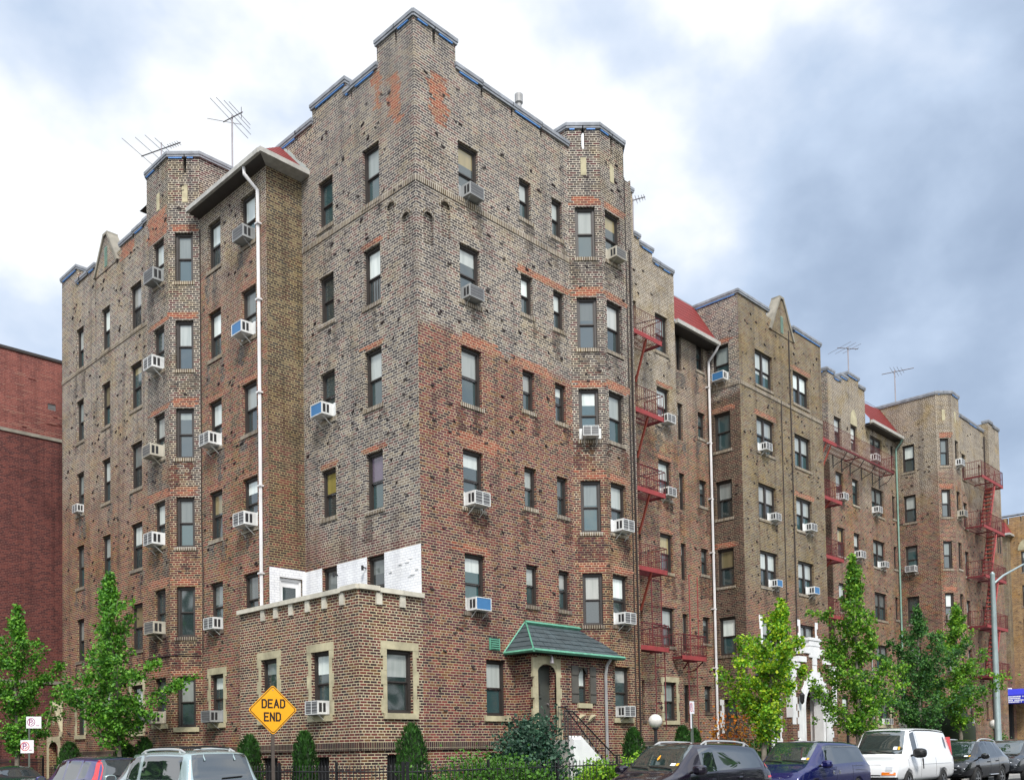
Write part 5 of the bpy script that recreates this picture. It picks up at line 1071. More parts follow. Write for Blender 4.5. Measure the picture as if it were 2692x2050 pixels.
L_HDG = leafmat('hedge_leaves', [(0.12, 0.30, 0.02), (0.22, 0.45, 0.03), (0.33, 0.52, 0.05)])
L_ORG = leafmat('orange_leaves', [(0.62, 0.20, 0.015), (0.72, 0.32, 0.02), (0.50, 0.12, 0.015)])
L_GRS = leafmat('grass_blades', [(0.04, 0.13, 0.012), (0.07, 0.20, 0.02), (0.10, 0.25, 0.03)])
def leaves(pts, m, size, name='crown', flat=0.0, n_out=None):
    """pts: list of positions; each gets one small folded leaf"""
    vv = []; ff = []
    for p in pts:
        d = V((random.gauss(0, 1), random.gauss(0, 1), random.gauss(0, 1)-0.3)).normalized()
        n = V((random.gauss(0, 1), random.gauss(0, 1), random.gauss(0, 1)+0.6)); s_ = d.cross(n)
        if s_.length < 1e-3: continue
        s_.normalize(); z = size*random.uniform(0.65, 1.3); i = len(vv); up = d.cross(s_)*z*0.18
        vv += [p, p+d*z*0.55+s_*z*0.42+up, p+d*z, p+d*z*0.55-s_*z*0.42+up]; ff += [(i, i+1, i+2), (i, i+2, i+3)]
    me = bpy.data.meshes.new(name); me.from_pydata([tuple(v) for v in vv], [], ff); me.materials.append(m)
    o = bpy.data.objects.new(name, me); col.objects.link(o); return o
def tree(label, base, h, z0, prof, m, n, size, lean=(0, 0), group=None, trunk_r=0.09, name='tree', seed=1, spread=1.0):
    random.seed(seed); base = V(base); t = thing(name, label, 'tree', base, 0, group)
    tk = MB(); pts = [V((lean[0]*(k/8)**1.3+random.gauss(0, 0.03)*(k > 0), lean[1]*(k/8)**1.3+random.gauss(0, 0.03)*(k > 0), h*0.96*k/8)) for k in range(9)]
    tk.tube(pts, [trunk_r*(1-0.85*k/8)+0.008 for k in range(9)], BARK, n=8)
    def at_(z):
        f = min(max(z/(h*0.96), 0), 0.999)*8; i = int(f); return pts[i].lerp(pts[i+1], f-i)
    LP = []
    nl = int(15+h*3.2)
    for i in range(nl):
        f = (i+random.random())/nl; z = z0*0.95+(h-z0)*f*0.93; a = i*2.399+random.uniform(-0.6, 0.6)
        r_ = prof(f)*random.choice((0.35, 0.55, 0.8, 1.05, 1.3))*spread; rise = r_*random.uniform(0.35, 1.0)+0.1
        p0 = at_(max(0.5, z-rise*0.9)); tip = at_(min(z, h*0.95))+V((math.cos(a)*r_, math.sin(a)*r_, rise*0.3))
        mid = p0.lerp(tip, 0.55)+V((0, 0, -0.10*r_))
        tk.tube([p0, mid, tip], [0.024, 0.014, 0.005], BARK, n=5)
        nc = max(3, int(r_*7)); wt = r_+0.15
        for k in range(nc):
            g = 0.18+0.82*(k+random.random())/nc; c = (p0.lerp(mid, g*2) if g < 0.5 else mid.lerp(tip, g*2-1)); LP.append((c, 0.085+0.10*r_*(1.1-g)))
            if random.random() < 0.5: b2 = c+V((random.gauss(0, .16*r_+.05), random.gauss(0, .16*r_+.05), random.uniform(0.02, 0.22))); LP.append((b2, 0.075)); LP.append((c.lerp(b2, .5), 0.06))
    for k in range(int(h*3)):      # leader shoots
        z = h*(0.82+0.18*k/(h*3)); LP.append((at_(min(z, h*0.96))+V((0, 0, z-min(z, h*0.96))), 0.11 if z < h*.93 else 0.06))
    out = []
    for k in range(n):
        c, s_ = random.choice(LP); out.append(c+V((random.gauss(0, s_), random.gauss(0, s_), random.gauss(0, s_*0.8))))
    local(tk.build('trunk', None, smooth=True, uv=False), t); local(leaves(out, m, size), t)
    return t
egg = lambda rmax, peak: (lambda f: rmax*((f/peak)**0.6 if f < peak else max(0.05, ((1-f)/(1-peak))**0.8)))
TG = 'street trees along the kerb'
tree('green street tree before the left wing, its crown tapering to a thin leader', (-3.9, 9.4, 0.14), 7.3, 2.1, egg(1.55, 0.30), L_GRN, 10500, 0.105, lean=(-0.1, 0.55), group=TG, seed=5, trunk_r=0.075)
tree('street tree at the left edge, partly outside the picture', (-4.4, 16.6, 0.14), 7.0, 1.9, egg(1.45, 0.35), L_GRN, 9500, 0.11, lean=(0.05, 0.1), group=TG, seed=8)
tree('yellow-green street tree beside the white portal, its lower crown shading to green', (9.4, -4.45, 0.14), 6.1, 1.9, egg(1.25, 0.45), L_YEL, 10500, 0.105, lean=(1.15, -0.2), group=TG, seed=13)
tree('tall bright green street tree with pointed top right of the portal', (16.15, -4.5, 0.14), 8.3, 2.1, egg(1.5, 0.32), L_GRM, 12500, 0.105, lean=(-0.1, 0.0), group=TG, seed=21)
tree('dark green street tree behind the white van', (21.8, -4.45, 0.14), 7.0, 2.2, egg(2.0, 0.42), L_DRK, 11500, 0.105, lean=(0.1, 0), group=TG, seed=34)
tree('slim green street tree left of the tall lamp post', (26.0, -4.5, 0.14), 7.5, 2.3, egg(1.5, 0.40), L_GRM, 9500, 0.105, lean=(0.0, 0), group=TG, seed=55)
def conifer(label, base, h, r, m=None, n=2600, name='conical_shrub', group=None, tip=0.75):
    t = thing(name, label, 'shrub', base, 0, group); pts = []
    for k in range(n):
        f = random.random()**1.15; rr = r*((1-f**5.5*0.99)**0.62 if tip < 0.8 else (1-f*0.92)**0.85)*random.uniform(0.80, 1.06)*(min(1, (f+0.06)/0.14)**0.5); a = random.uniform(0, 6.283); rr *= 1+0.13*math.sin(a*3+f*7+r*40)+0.07*math.sin(a*5-f*13)
        pts.append(V((math.cos(a)*rr, math.sin(a)*rr, f*h*0.97)))
    vv = []; ff = []
    for p in pts:
        o = V((p.x, p.y, 0)); o = o.normalized() if o.length > 1e-4 else V((0, 0, 1)); d = (o*0.5+V((random.gauss(0, .25), random.gauss(0, .25), 1.0))).normalized(); s_ = d.cross(o+V((random.gauss(0, .4), random.gauss(0, .4), 0))).normalized(); z = random.uniform(0.07, 0.13); i = len(vv)
        vv += [p-s_*z*0.25, p+s_*z*0.25, p+d*z]; ff.append((i, i+1, i+2))
    me = bpy.data.meshes.new('foliage'); me.from_pydata([tuple(v) for v in vv], [], ff); me.materials.append(m or L_CON); o = bpy.data.objects.new('foliage', me); col.objects.link(o); local(o, t)
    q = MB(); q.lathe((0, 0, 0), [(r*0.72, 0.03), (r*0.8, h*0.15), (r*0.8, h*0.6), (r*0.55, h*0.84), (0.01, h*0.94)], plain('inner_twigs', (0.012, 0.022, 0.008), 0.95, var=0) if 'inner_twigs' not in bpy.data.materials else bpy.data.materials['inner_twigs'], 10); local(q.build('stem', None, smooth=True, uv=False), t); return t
CG = 'clipped conical shrubs along the front beds'
random.seed(3)
for lab, x, y, h, r in (('conical shrub beside the arched gate opening', -3.0, 15.6, 2.1, 0.50), ('conical shrub half hidden by the left street tree trunk', -3.0, 11.1, 2.0, 0.48), ('conical shrub under the left brick bay', -3.0, 9.7, 2.12, 0.42), ('conical shrub behind the silver car rear, left of the diamond sign', -3.0, 3.55, 2.05, 0.40), ('tall round-topped conical shrub right of the diamond sign', -3.0, 1.0, 2.08, 0.36), ('large conical shrub at the corner before the dark basement opening', -2.42, -2.4, 2.15, 0.42), ('conical shrub right of the steps below the near bay', 5.85, -2.4, 2.1, 0.40), ('conical shrub before the fire escape wall, left one of a pair', 8.35, -2.4, 2.18, 0.36), ('smaller conical shrub beside the no parking sign pole', 9.0, -2.4, 2.1, 0.30), ('small conical shrub far along the bed near the tall lamp post', 34.2, -2.0, 2.2, 0.45)):
    conifer(lab, (x, y, 0.19), h, r*0.8, group=CG, n=3000)
def bush(label, c, rad, m, n, size, name='bush', cat='shrub', dens=1.0, group=None):
    t = thing(name, label, cat, (c[0], c[1], 0.19), 0, group); pts = []; tw = MB()
    nc = 70; cs = []
    for k in range(nc):
        a = random.uniform(0, 6.283); e = math.asin(random.uniform(-0.25, 1)); rr = random.uniform(0.55, 1.0)
        p = V((math.cos(a)*math.cos(e)*rad[0]*rr, math.sin(a)*math.cos(e)*rad[1]*rr, max(0.08, rad[2]*0.5+math.sin(e)*rad[2]*0.5*rr))); cs.append(p)
        if k % 3 == 0: tw.tube([V((random.gauss(0, 0.08), random.gauss(0, 0.08), 0)), p*0.5+V((0, 0, 0.1)), p], [0.02, 0.012, 0.004], BARK, n=4)
    for k in range(n):
        p = random.choice(cs); s_ = 0.10*max(rad)+0.03; pts.append(p+V((random.gauss(0, s_), random.gauss(0, s_), random.gauss(0, s_*0.8))))
    local(tw.build('stems', None, uv=False), t); local(leaves([p for p in pts if p.z > 0.02], m, size, 'foliage'), t); return t
random.seed(9)
bush('large grey-green bush beside the porch steps', (1.5, -2.45), (0.62, 0.55, 2.3), L_BSH, 5200, 0.105)
bush('bright lime green hedge bush in front of the steps, left one', (3.55, -2.95), (0.75, 0.4, 1.15), L_HDG, 2600, 0.10)
bush('bright lime green hedge bush in front of the steps, right one', (5.3, -2.95), (0.75, 0.4, 1.2), L_HDG, 2400, 0.10)
bush('yellow-green low shrub between the two conical shrubs', (8.8, -3.0), (0.4, 0.3, 1.3), L_HDG, 600, 0.09)
bush('orange leaved autumn shrub before the white framed window', (11.9, -1.9), (0.75, 0.6, 2.75), L_ORG, 330, 0.12)
bush('low orange flowering bed behind the dark minivan', (9.9, -2.7), (1.3, 0.4, 1.3), L_ORG, 700, 0.10)
bush('dark bare-branched shrub under the orange leaves', (12.8, -2.4), (1.5, 0.7, 1.7), L_DRK, 2200, 0.10)
bush('dark low shrub before the portal', (15.0, -2.6), (1.0, 0.6, 1.5), L_DRK, 1500, 0.10)
t = conifer('young blue-green spruce behind the white van', (28.2, -3.0, 0.19), 3.6, 1.7, m=L_SPR, n=5200, name='spruce', tip=0.9); t['category'] = 'tree'
bush('rounded dark shrub at the far end of the bed', (38.0, -2.4), (0.8, 0.6, 1.9), L_DRK, 1300, 0.11)
bush('orange-brown rounded shrub far down the street near the lamp post', (46, -3.2), (2.2, 1.0, 2.3), L_ORG, 1500, 0.14)
random.seed(77)
pts = []
for k in range(44):
    cx, cy = (-14+k*3.4+random.uniform(-1, 1), -28.5+random.uniform(-1.5, 1.5)) if k < 18 else (-27+random.uniform(-1, 1), -14+(k-18)*5)
    hh = random.choice((7, 9, 10, 12, 13.5, 15))
    for j in range(650): a = random.uniform(0, 6.283); f = random.random()**1.2; rr = 2.6*math.sin(math.pi*min(1, f*0.75+0.22))*random.uniform(.4, 1); pts.append(V((cx+math.cos(a)*rr, cy+math.sin(a)*rr, 0.2+f*hh)))
tag(leaves(pts, L_DRK, 0.85, 'treeline'), 'trees across the street mirrored in the car windows', 'trees', kind='stuff')
# grass
gp = []
random.seed(4)
vv = []; ff = []
for k in range(9000):
    if random.random() < 0.55: x, y = random.uniform(-3.4, 6), random.uniform(-3.4, -1.0)
    else: x, y = random.uniform(-3.4, -2.2), random.uniform(-1, 12)
    a = random.uniform(0, 6.283); hh = random.uniform(0.10, 0.32); i = len(vv); s_ = 0.012; dx, dy = random.gauss(0, .05), random.gauss(0, .05)
    vv += [(x-s_*math.cos(a), y-s_*math.sin(a), 0.19), (x+s_*math.cos(a), y+s_*math.sin(a), 0.19), (x+dx, y+dy, 0.19+hh)]; ff.append((i, i+1, i+2))
me = bpy.data.meshes.new('grass'); me.from_pydata(vv, [], ff); me.materials.append(L_GRS); o = bpy.data.objects.new('grass', me); col.objects.link(o); tag(o, 'long grass growing behind the black picket fence', 'grass', kind='stuff')
bush('low green groundcover hedge behind the corner fence', (-0.5, -2.85), (2.6, 0.32, 1.12), L_GRS, 6500, 0.085, name='hedge', cat='hedge')
# ------------------------------------------------------------------ iron fences
def fence(label, a, c, z0, h, step, group=None, skip=()):
    a, c = V(a), V(c); L_ = (c-a).length; d = (c-a)/L_; t = thing('iron_fence', label, 'fence', a)
    q = MB(); n = int(L_/step); rl = ((0.12, 0.14), (h-0.16, h-0.14))
    for lo, hi in rl:
        q.bar(V((0, 0, lo)), d*L_+V((0, 0, lo)), 0.016, BLACKI)
    for i in range(n+1):
        p = d*(i*step); q.bar(p+V((0, 0, 0)), p+V((0, 0, h-0.05)), 0.0125, BLACKI); q.bar(p+V((0, 0, h-0.05)), p+V((0, 0, h)), 0.017, BLACKI, r2=0.001)
    local(q.build('pickets', None, uv=False), t)
    k = 0
    while k*2.4 < L_: p = d*(k*2.4); q = MB(); q.box(p.x-0.025, p.x+0.025, p.y-0.025, p.y+0.025, -0.15, h+0.06, BLACKI); local(q.build('post', None, uv=False), t); k += 1
    t.location = (a.x, a.y, z0); WORLD[t.name] = Matrix.Translation(V((a.x, a.y, z0)))
fence('black iron picket fence along the right street front', (-3.3, -3.3, 0), (6.9, -3.3, 0), 0.2, 1.22, 0.135)
fence('black iron picket fence continuing past the parked minivans', (8.3, -3.3, 0), (17.5, -3.3, 0), 0.2, 1.22, 0.135)
fence('black iron picket fence along the left street front', (-3.3, -3.15, 0), (-3.3, 16.6, 0), 0.2, 1.22, 0.135)
fence('taller dark iron fence before the alley and arched gate', (-3.3, 17.2, 0), (-3.3, 27, 0), 0.14, 1.6, 0.13)
# ------------------------------------------------------------------ globe lamps, white posts
GLOBE = plain('globe_glass', (0.62, 0.60, 0.55), 0.25, var=0.12, nscale=5, coat=0.5)
def globe(x, y, z, label, r=0.24):
    t = thing('globe_lamp', label, 'lamp', (x, y, 0.14), 0, 'globe lamps on short posts')
    q = MB(); q.lathe((0, 0, 0), [(0.09, 0), (0.09, 0.12), (0.05, 0.2), (0.05, z-r-0.2), (0.09, z-r-0.16), (0.09, z-r-0.10)], BLACKI, 10); local(q.build('post', None, uv=False), t)
    q = MB(); q.lathe((0, 0, z-0.14), [(0.02, -r)]+[(r*math.cos(a), r*math.sin(a)) for a in [R(-75+15*i) for i in range(11)]]+[(0.01, r)], GLOBE, 18); local(q.build('globe', None, smooth=True, uv=False), t)
globe(5.9, -3.15, 2.44, 'globe lamp before the fire escape wall, nearest the camera', 0.20); globe(12.35, -3.15, 2.32, 'globe lamp in front of the orange shrub', 0.20)
globe(18.2, -3.15, 2.4, 'globe lamp behind the tall bright green tree', 0.22); globe(24.2, -2.9, 2.5, 'globe lamp directly above the white van roof', 0.24); globe(30.3, -2.9, 2.55, 'globe lamp between the white van and the black crossover', 0.25); globe(36.0, -2.8, 2.6, 'farthest globe lamp, next to the tall lamp post', 0.25)
for i, (x, lab) in enumerate(((13.0, 'white tapered bollard under the orange shrub'), (14.9, 'white tapered bollard left of the portal step'), (19.9, 'white tapered bollard right of the portal'))):
    q = MB(); q.lathe((x, -2.9, 0.14), [(0.12, 0), (0.12, 0.2), (0.09, 0.25), (0.06, 1.75), (0.01, 1.8)], WHITEP, 8); tag(q.build('bollard', None, uv=False), lab, 'bollard', 'white bollards before the portal')
# ------------------------------------------------------------------ street lamp
GALV = plain('galvanised_steel', (0.30, 0.37, 0.37), 0.45, metal=0.3, var=0.12)
t = thing('street_lamp', 'tall grey street lamp post with a long arm at the right edge', 'street lamp', (30.3, -4.7, 0.14))
q = MB(); q.lathe((0, 0, 0), [(0.2, 0), (0.2, 0.5), (0.15, 0.6), (0.10, 9.2), (0.11, 9.25), (0.02, 9.35)], GALV, 10); local(q.build('post', None, smooth=True, uv=False), t)
q = MB(); q.tube([(0, 0, 8.75), (1.2, -0.1, 9.3), (3.6, -0.3, 10.1), (5.2, -0.5, 10.4)], [0.05, 0.05, 0.045, 0.04], GALV, 8); local(q.build('arm', None, smooth=True, uv=False), t)
q = MB(); q.hexa([(5.0, -0.7, 10.35), (5.9, -0.75, 10.4), (5.9, -0.35, 10.4), (5.0, -0.3, 10.35), (5.1, -0.6, 10.55), (5.8, -0.65, 10.55), (5.8, -0.45, 10.55), (5.1, -0.4, 10.55)], GALV); local(q.build('lamp_head', None, uv=False), t)
# ------------------------------------------------------------------ signs
YEL = plain('sign_yellow', (0.80, 0.36, 0.008), 0.45, var=0.04); SBLK = plain('sign_black', (0.015, 0.008, 0.006), 0.5, var=0); SWHT = plain('sign_white', (0.82, 0.82, 0.84), 0.5, var=0.03); SRED = plain('sign_red', (0.62, 0.05, 0.06), 0.5, var=0); SMAR = plain('sign_maroon', (0.30, 0.02, 0.16), 0.5, var=0); POSTG = plain('post_green_steel', (0.10, 0.12, 0.10), 0.6, metal=0.2, var=0.15)
POSTB = plain('post_brown_steel', (0.07, 0.055, 0.045), 0.7, var=0.2)
t = thing('warning_sign', 'yellow diamond sign reading DEAD END on a steel post', 'road sign', (-4.45, 0.1, 0.14), R(-14))
dcz = 2.56; hd = 0.575
def diamond(mb, hw, y, m, th=0.004, rnd=0.06):
    pts = []
    for k in range(4):
        a = k*math.pi/2; cx, cz = math.cos(a)*(hw-rnd*1.414), math.sin(a)*(hw-rnd*1.414)
        for j in range(-2, 3): b_ = a+j*math.pi/8; pts.append((cx+rnd*math.cos(b_), y, dcz+cz+rnd*math.sin(b_)))
    mb.face(pts, m, (0, -1, 0)); mb.face([(p[0], y+th, p[2]) for p in pts], POSTG, (0, 1, 0))
    for i in range(len(pts)): a, c = pts[i], pts[(i+1) % len(pts)]; mb.face([a, c, (c[0], y+th, c[2]), (a[0], y+th, a[2])], m)
q = MB(); diamond(q, hd, -0.05, YEL); diamond(q, hd-0.028, -0.0535, SBLK, 0.002, 0.05); diamond(q, hd-0.05, -0.057, YEL, 0.002, 0.045)
for z in (dcz+0.45, dcz-0.47): q.bar((0, -0.0575, z), (0, -0.062, z), 0.012, ALU, n=8)
sg = local(q.build('sign_plate', None, uv=False), t)
# built letters (stroke font) so the words stay crisp
STROKES = {'D': [[(0, 0), (0, 1), (.38, 1), (.58, .8), (.58, .2), (.38, 0), (0, 0)]], 'E': [[(.55, 0), (0, 0), (0, 1), (.55, 1)], [(0, .52), (.45, .52)]], 'A': [[(0, 0), (.31, 1), (.62, 0)], [(.11, .34), (.51, .34)]], 'N': [[(0, 0), (0, 1), (.56, 0), (.56, 1)]], 'P': [[(0, 0), (0, 1), (.4, 1), (.56, .86), (.56, .64), (.4, .5), (0, .5)]]}
def word(mb, txt, cx, z, h, m, y, th, gap=0.32, wid=0.9):
    W_ = {c: max(p[0] for s_ in STROKES[c] for p in s_) for c in txt}; tot = sum(W_.values())*h*wid+gap*h*(len(txt)-1)*wid; x = cx-tot/2; k = 0
    for c in txt:
        for s_ in STROKES[c]:
            for (x0, z0), (x1, z1) in zip(s_, s_[1:]):
                a, b_ = V((x+x0*h*wid, 0, z+z0*h)), V((x+x1*h*wid, 0, z+z1*h)); d = (b_-a).normalized(); n = V((-d.z, 0, d.x))*th/2; e = d*th*0.45; k += 1; yy = y-0.0003*(k % 5)
                mb.face([(p.x, yy, p.z) for p in (a-e-n, b_+e-n, b_+e+n, a-e+n)], m, (0, -1, 0))
        x += (W_[c]+gap)*h*wid
q = MB(); word(q, 'DEAD', -0.035, dcz+0.055, 0.175, SBLK, -0.061, 0.035); word(q, 'END', -0.015, dcz-0.245, 0.175, SBLK, -0.061, 0.035); o = local(q.build('lettering', None, uv=False), t)
q = MB(); q.box(-0.035, 0.035, -0.045, 0.0, 0, dcz+0.5, POSTB); local(q.build('post', None, uv=False), t)
def psign(mb, x, z, w_, h, y, circ, arrow=True):
    mb.box(x-w_/2, x+w_/2, y, y+0.004, z-h/2, z+h/2, SWHT); cx = x-w_*0.17; r_ = h*0.36; n = 20
    for i in range(n):
        a0, a1 = 2*math.pi*i/n, 2*math.pi*(i+1)/n; pt = lambda rr, a: (cx+rr*math.cos(a)*0.85, y-0.001, z+h*0.02+rr*math.sin(a)); mb.face([pt(r_, a0), pt(r_, a1), pt(r_*0.84, a1), pt(r_*0.84, a0)], circ, (0, -1, 0))
    word(mb, 'P', cx-0.01, z-h*0.17, h*0.4, SMAR, y-0.002, h*0.07); d = r_*0.62
    mb.face([(cx-d*0.1, y-0.003, z-h*0.17), (cx+d*0.02, y-0.003, z-h*0.22), (cx+d, y-0.003, z+d*0.0), (cx+d*0.85, y-0.003, z+d*0.12)], circ, (0, -1, 0))
    mb.box(x+w_*0.13, x+w_*0.38, y-0.001, y, z-h*0.30, z-h*0.25, SMAR)
    for k in range(3): mb.box(x+w_*0.18, x+w_*0.36, y-0.001, y, z+h*(0.28-k*0.16), z+h*(0.31-k*0.16), plain('sign_faint_text', (0.6, 0.6, 0.66), 0.5, var=0) if 'sign_faint_text' not in bpy.data.materials else bpy.data.materials['sign_faint_text'])
t = thing('parking_sign', 'pair of white no parking signs on one post at the left edge', 'road sign', (-4.4, 15.4, 0.14), R(-20))
q = MB(); q.box(-0.03, 0.03, 0.02, 0.05, 0, 3.0, POSTG); local(q.build('post', None, uv=False), t)
q = MB(); psign(q, 0.14, 2.80, 0.46, 0.40, 0.0, SMAR); local(q.build('sign_plate', None, uv=False), t); q = MB(); psign(q, -0.06, 1.98, 0.40, 0.44, 0.0, SRED); o = local(q.build('sign_plate', None, uv=False), t)
t = thing('parking_sign', 'narrow white parking sign on a green post before the fire escape wall', 'road sign', (5.75, -4.5, 0.14), R(10))
q = MB(); q.box(-0.04, 0.04, 0.01, 0.06, 0, 2.7, POSTG); local(q.build('post', None, uv=False), t); q = MB(); psign(q, -0.04, 2.62, 0.30, 0.34, 0.0, SRED); q.box(-0.16, -0.08, 0, 0.004, 2.05, 2.45, SWHT); local(q.build('sign_plate', None, uv=False), t)
# ------------------------------------------------------------------ vehicles
def paint(name, c, coat=1.0, metal=0.35):
    m, t, b = mat(name); b.inputs['Base Color'].default_value = (*c, 1); b.inputs['Metallic'].default_value = metal; b.inputs['Roughness'].default_value = 0.32; b.inputs['Coat Weight'].default_value = coat; b.inputs['Coat Roughness'].default_value = 0.03; b.inputs['Coat IOR'].default_value = 1.5
    g = N(t, 'ShaderNodeNewGeometry'); n = N(t, 'ShaderNodeTexNoise', ins={'Scale': 2.5, 'Detail': 5.0}); t.links.new(g.outputs['Position'], n.inputs['Vector']); r = ramp(t, [(0.35, (0.14, 0.14, 0.14)), (0.7, (0.28, 0.28, 0.28))]); t.links.new(n.outputs[0], r.inputs[0]); t.links.new(r.outputs[0], b.inputs['Roughness'])
    return m
CGL = None
def carglass(name, c, ior):
    m, t, b = mat(name); b.inputs['Base Color'].default_value = (*c, 1); b.inputs['Roughness'].default_value = 0.02; b.inputs['IOR'].default_value = ior; b.inputs['Specular IOR Level'].default_value = 0.5; return m
GLS = carglass('car_side_glass', (0.012, 0.016, 0.018), 3.0); GLW = carglass('car_windscreen', (0.018, 0.032, 0.030), 3.0); GLR = carglass('car_rear_glass', (0.02, 0.028, 0.032), 2.2)
TYRE = plain('tyre_rubber', (0.02, 0.02, 0.02), 0.85, var=0.2); RIM = plain('alloy_rim', (0.42, 0.43, 0.44), 0.35, metal=0.7, var=0.1); TRIM = plain('black_trim', (0.012, 0.012, 0.013), 0.45, var=0.1); CHROME = plain('chrome', (0.6, 0.6, 0.62), 0.15, metal=1.0, var=0); LAMP = plain('headlamp_glass', (0.55, 0.57, 0.60), 0.08, var=0.1, nscale=20, coat=1.0); AMBER = plain('amber_lens', (0.75, 0.19, 0.01), 0.2, var=0.1, coat=1.0); TAIL = plain('red_tail_lens', (0.55, 0.012, 0.02), 0.2, var=0.1, coat=1.0); PLATE = plain('plate_yellow', (0.75, 0.42, 0.03), 0.5, var=0.05); RACK = plain('rack_silver', (0.62, 0.63, 0.63), 0.35, metal=0.5, var=0.05); STICK = plain('window_sticker', (0.75, 0.78, 0.80), 0.5, var=0.1)
def car(name, label, cat, loc, rz, pm, st, side, doors, wheels, wr, lower=None, sub=2, extras=None, group=None, track=None, scl=(1, 1, 1.05)):
    """st: stations rear->front (x, z_sill, z_belt, z_top, w_belt, w_top, kind) ; kind of the interval that starts there: '' body, 'G' side glass, 'W' windscreen, 'R' rear window
       side: intervals (by index) whose glass belongs to side windows; doors: {interval: door number}"""
    t = thing(name, label, cat, loc, rz, group)
    bm = bmesh.new(); rings = []
    mats = [pm, pm, pm, GLS, GLW, GLR, lower or pm]
    for (x, zs, zb, zt, wb, wt, k) in st:
        h = max(zt-zb, 0.03); p5 = zb+min(.04, .2*h); p6 = zt-min(.115, .3*h); p7 = zt-min(.022, .08*h)
        half = [(0, zs), (wb*.90, zs), (wb*.975, zs+.22*(zb-zs)), (wb*1.0, zs+.66*(zb-zs)), (wb*.965, zb), (wb*.945, p5), (wt, p6), (wt-.075, p7), (0, zt)]
        ring = [(y, z) for y, z in half]+[(-y, z) for y, z in half[-2:0:-1]]
        rings.append([bm.verts.new((x, y, z)) for y, z in ring])
    n = len(rings[0]); cr = bm.edges.layers.float.new('crease_edge')
    for i in range(len(rings)-1):
        kind = st[i][6]
        for j in range(n):
            a = j if j < 8 else n-1-j        # band number on either side
            f = bm.faces.new((rings[i][j], rings[i][(j+1) % n], rings[i+1][(j+1) % n], rings[i+1][j]))
            mi = 0
            if a == 5 and 'G' in kind: mi = 3
            if a == 7 and 'W' in kind: mi = 4
            if a == 7 and 'R' in kind: mi = 5
            if a in (1, 2, 3) and i in doors: mi = 1+doors[i] % 2
            if a <= 1 and lower: mi = 6
            f.material_index = mi; f.smooth = True
    bm.faces.new(rings[0]); bm.faces.new(rings[-1][::-1])
    for f in bm.faces: f.smooth = True
    bmesh.ops.recalc_face_normals(bm, faces=bm.faces)
    cv = bm.verts.layers.float.new('crease_vert')
    for v in bm.verts:
        ms = {f.material_index for f in v.link_faces}
        if ms & {3, 4, 5} and len(ms) > 1 and sum(f.material_index in (3, 4, 5) for f in v.link_faces) == 1: v[cv] = 0.75
    for e in bm.edges:
        fs = [f.material_index for f in e.link_faces]
        if len(fs) == 2 and fs[0] != fs[1] and (3 in fs or 4 in fs or 5 in fs): e[cr] = 0.85
    for e in bm.edges:
        if len(e.link_faces) == 2 and any(len(f.verts) > 4 for f in e.link_faces): e[cr] = 0.5
    me = bpy.data.meshes.new('tmp'); bm.to_mesh(me); bm.free()
    for m in mats: me.materials.append(m)
    o = bpy.data.objects.new('tmp', me); col.objects.link(o)
    md = o.modifiers.new('s', 'SUBSURF'); md.levels = sub; md.render_levels = sub
    cutters = []
    for wx in wheels:
        c = MB(); k = 22; hw = 1.2
        ring0 = [(wx+(wr+.06)*math.cos(2*math.pi*i/k), wr+(wr+.06)*math.sin(2*math.pi*i/k)) for i in range(k)]
        for sy in (-1, 1):
            y0, y1 = sorted((sy*0.62, sy*hw)); c = MB()
            for i in range(k):
                (xa, za), (xb, zb) = ring0[i], ring0[(i+1) % k]; c.face([(xa, y0, za), (xb, y0, zb), (xb, y1, zb), (xa, y1, za)], TRIM, (xa-wx, 0, za-wr))
            c.face([(x, y0, z) for x, z in ring0], TRIM, (0, -1, 0)); c.face([(x, y1, z) for x, z in ring0], TRIM, (0, 1, 0))
            co = c.build('cut', None, uv=False, weld=True); cutters.append(co); bd = o.modifiers.new('b', 'BOOLEAN'); bd.object = co; bd.operation = 'DIFFERENCE'; bd.solver = 'EXACT'
    dg = bpy.context.evaluated_depsgraph_get(); me2 = bpy.data.meshes.new_from_object(o.evaluated_get(dg))
    for c in cutters: bpy.data.objects.remove(c)
    bpy.data.objects.remove(o)
    bm = bmesh.new(); bm.from_mesh(me2); bm.faces.ensure_lookup_table()
    bvh = BVHTree.FromBMesh(bm)
    # split into body, doors and panes
    groups = {}
    for f in bm.faces: f.tag = False
    for f in bm.faces:
        if f.tag: continue
        mi = f.material_index
        if mi in (0, 6): groups.setdefault('body', []).append(f); f.tag = True; continue
        stack = [f]; comp = []; f.tag = True
        while stack:
            g = stack.pop(); comp.append(g)
            for e in g.edges:
                for h in e.link_faces:
                    if not h.tag and h.material_index == mi: h.tag = True; stack.append(h)
        nm = {1: 'door', 2: 'door', 3: 'side_window', 4: 'windscreen', 5: 'rear_window'}[mi]
        groups[(nm, len(groups))] = comp
    for key, fs in groups.items():
        nm = key if isinstance(key, str) else key[0]
        vid = {}; vv = []; ff = []; mm_ = []
        for f in fs:
            for v in f.verts:
                if v not in vid: vid[v] = len(vv); vv.append(tuple(v.co))
            ff.append([vid[v] for v in f.verts]); mm_.append(f.material_index)
        m_ = bpy.data.meshes.new(nm); m_.from_pydata(vv, [], ff)
        for m in mats: m_.materials.append(m)
        m_.polygons.foreach_set('material_index', [min(i, 6) for i in mm_]); m_.polygons.foreach_set('use_smooth', [True]*len(ff))
        try: m_.normals_split_custom_set_from_vertices([v.normal for v in vid.keys()])
        except Exception: pass
        ob = bpy.data.objects.new(nm, m_); col.objects.link(ob); local(ob, t)
    bm.free(); bpy.data.meshes.remove(me2)
    # wheels
    tk = track or st[len(st)//2][4]-0.13
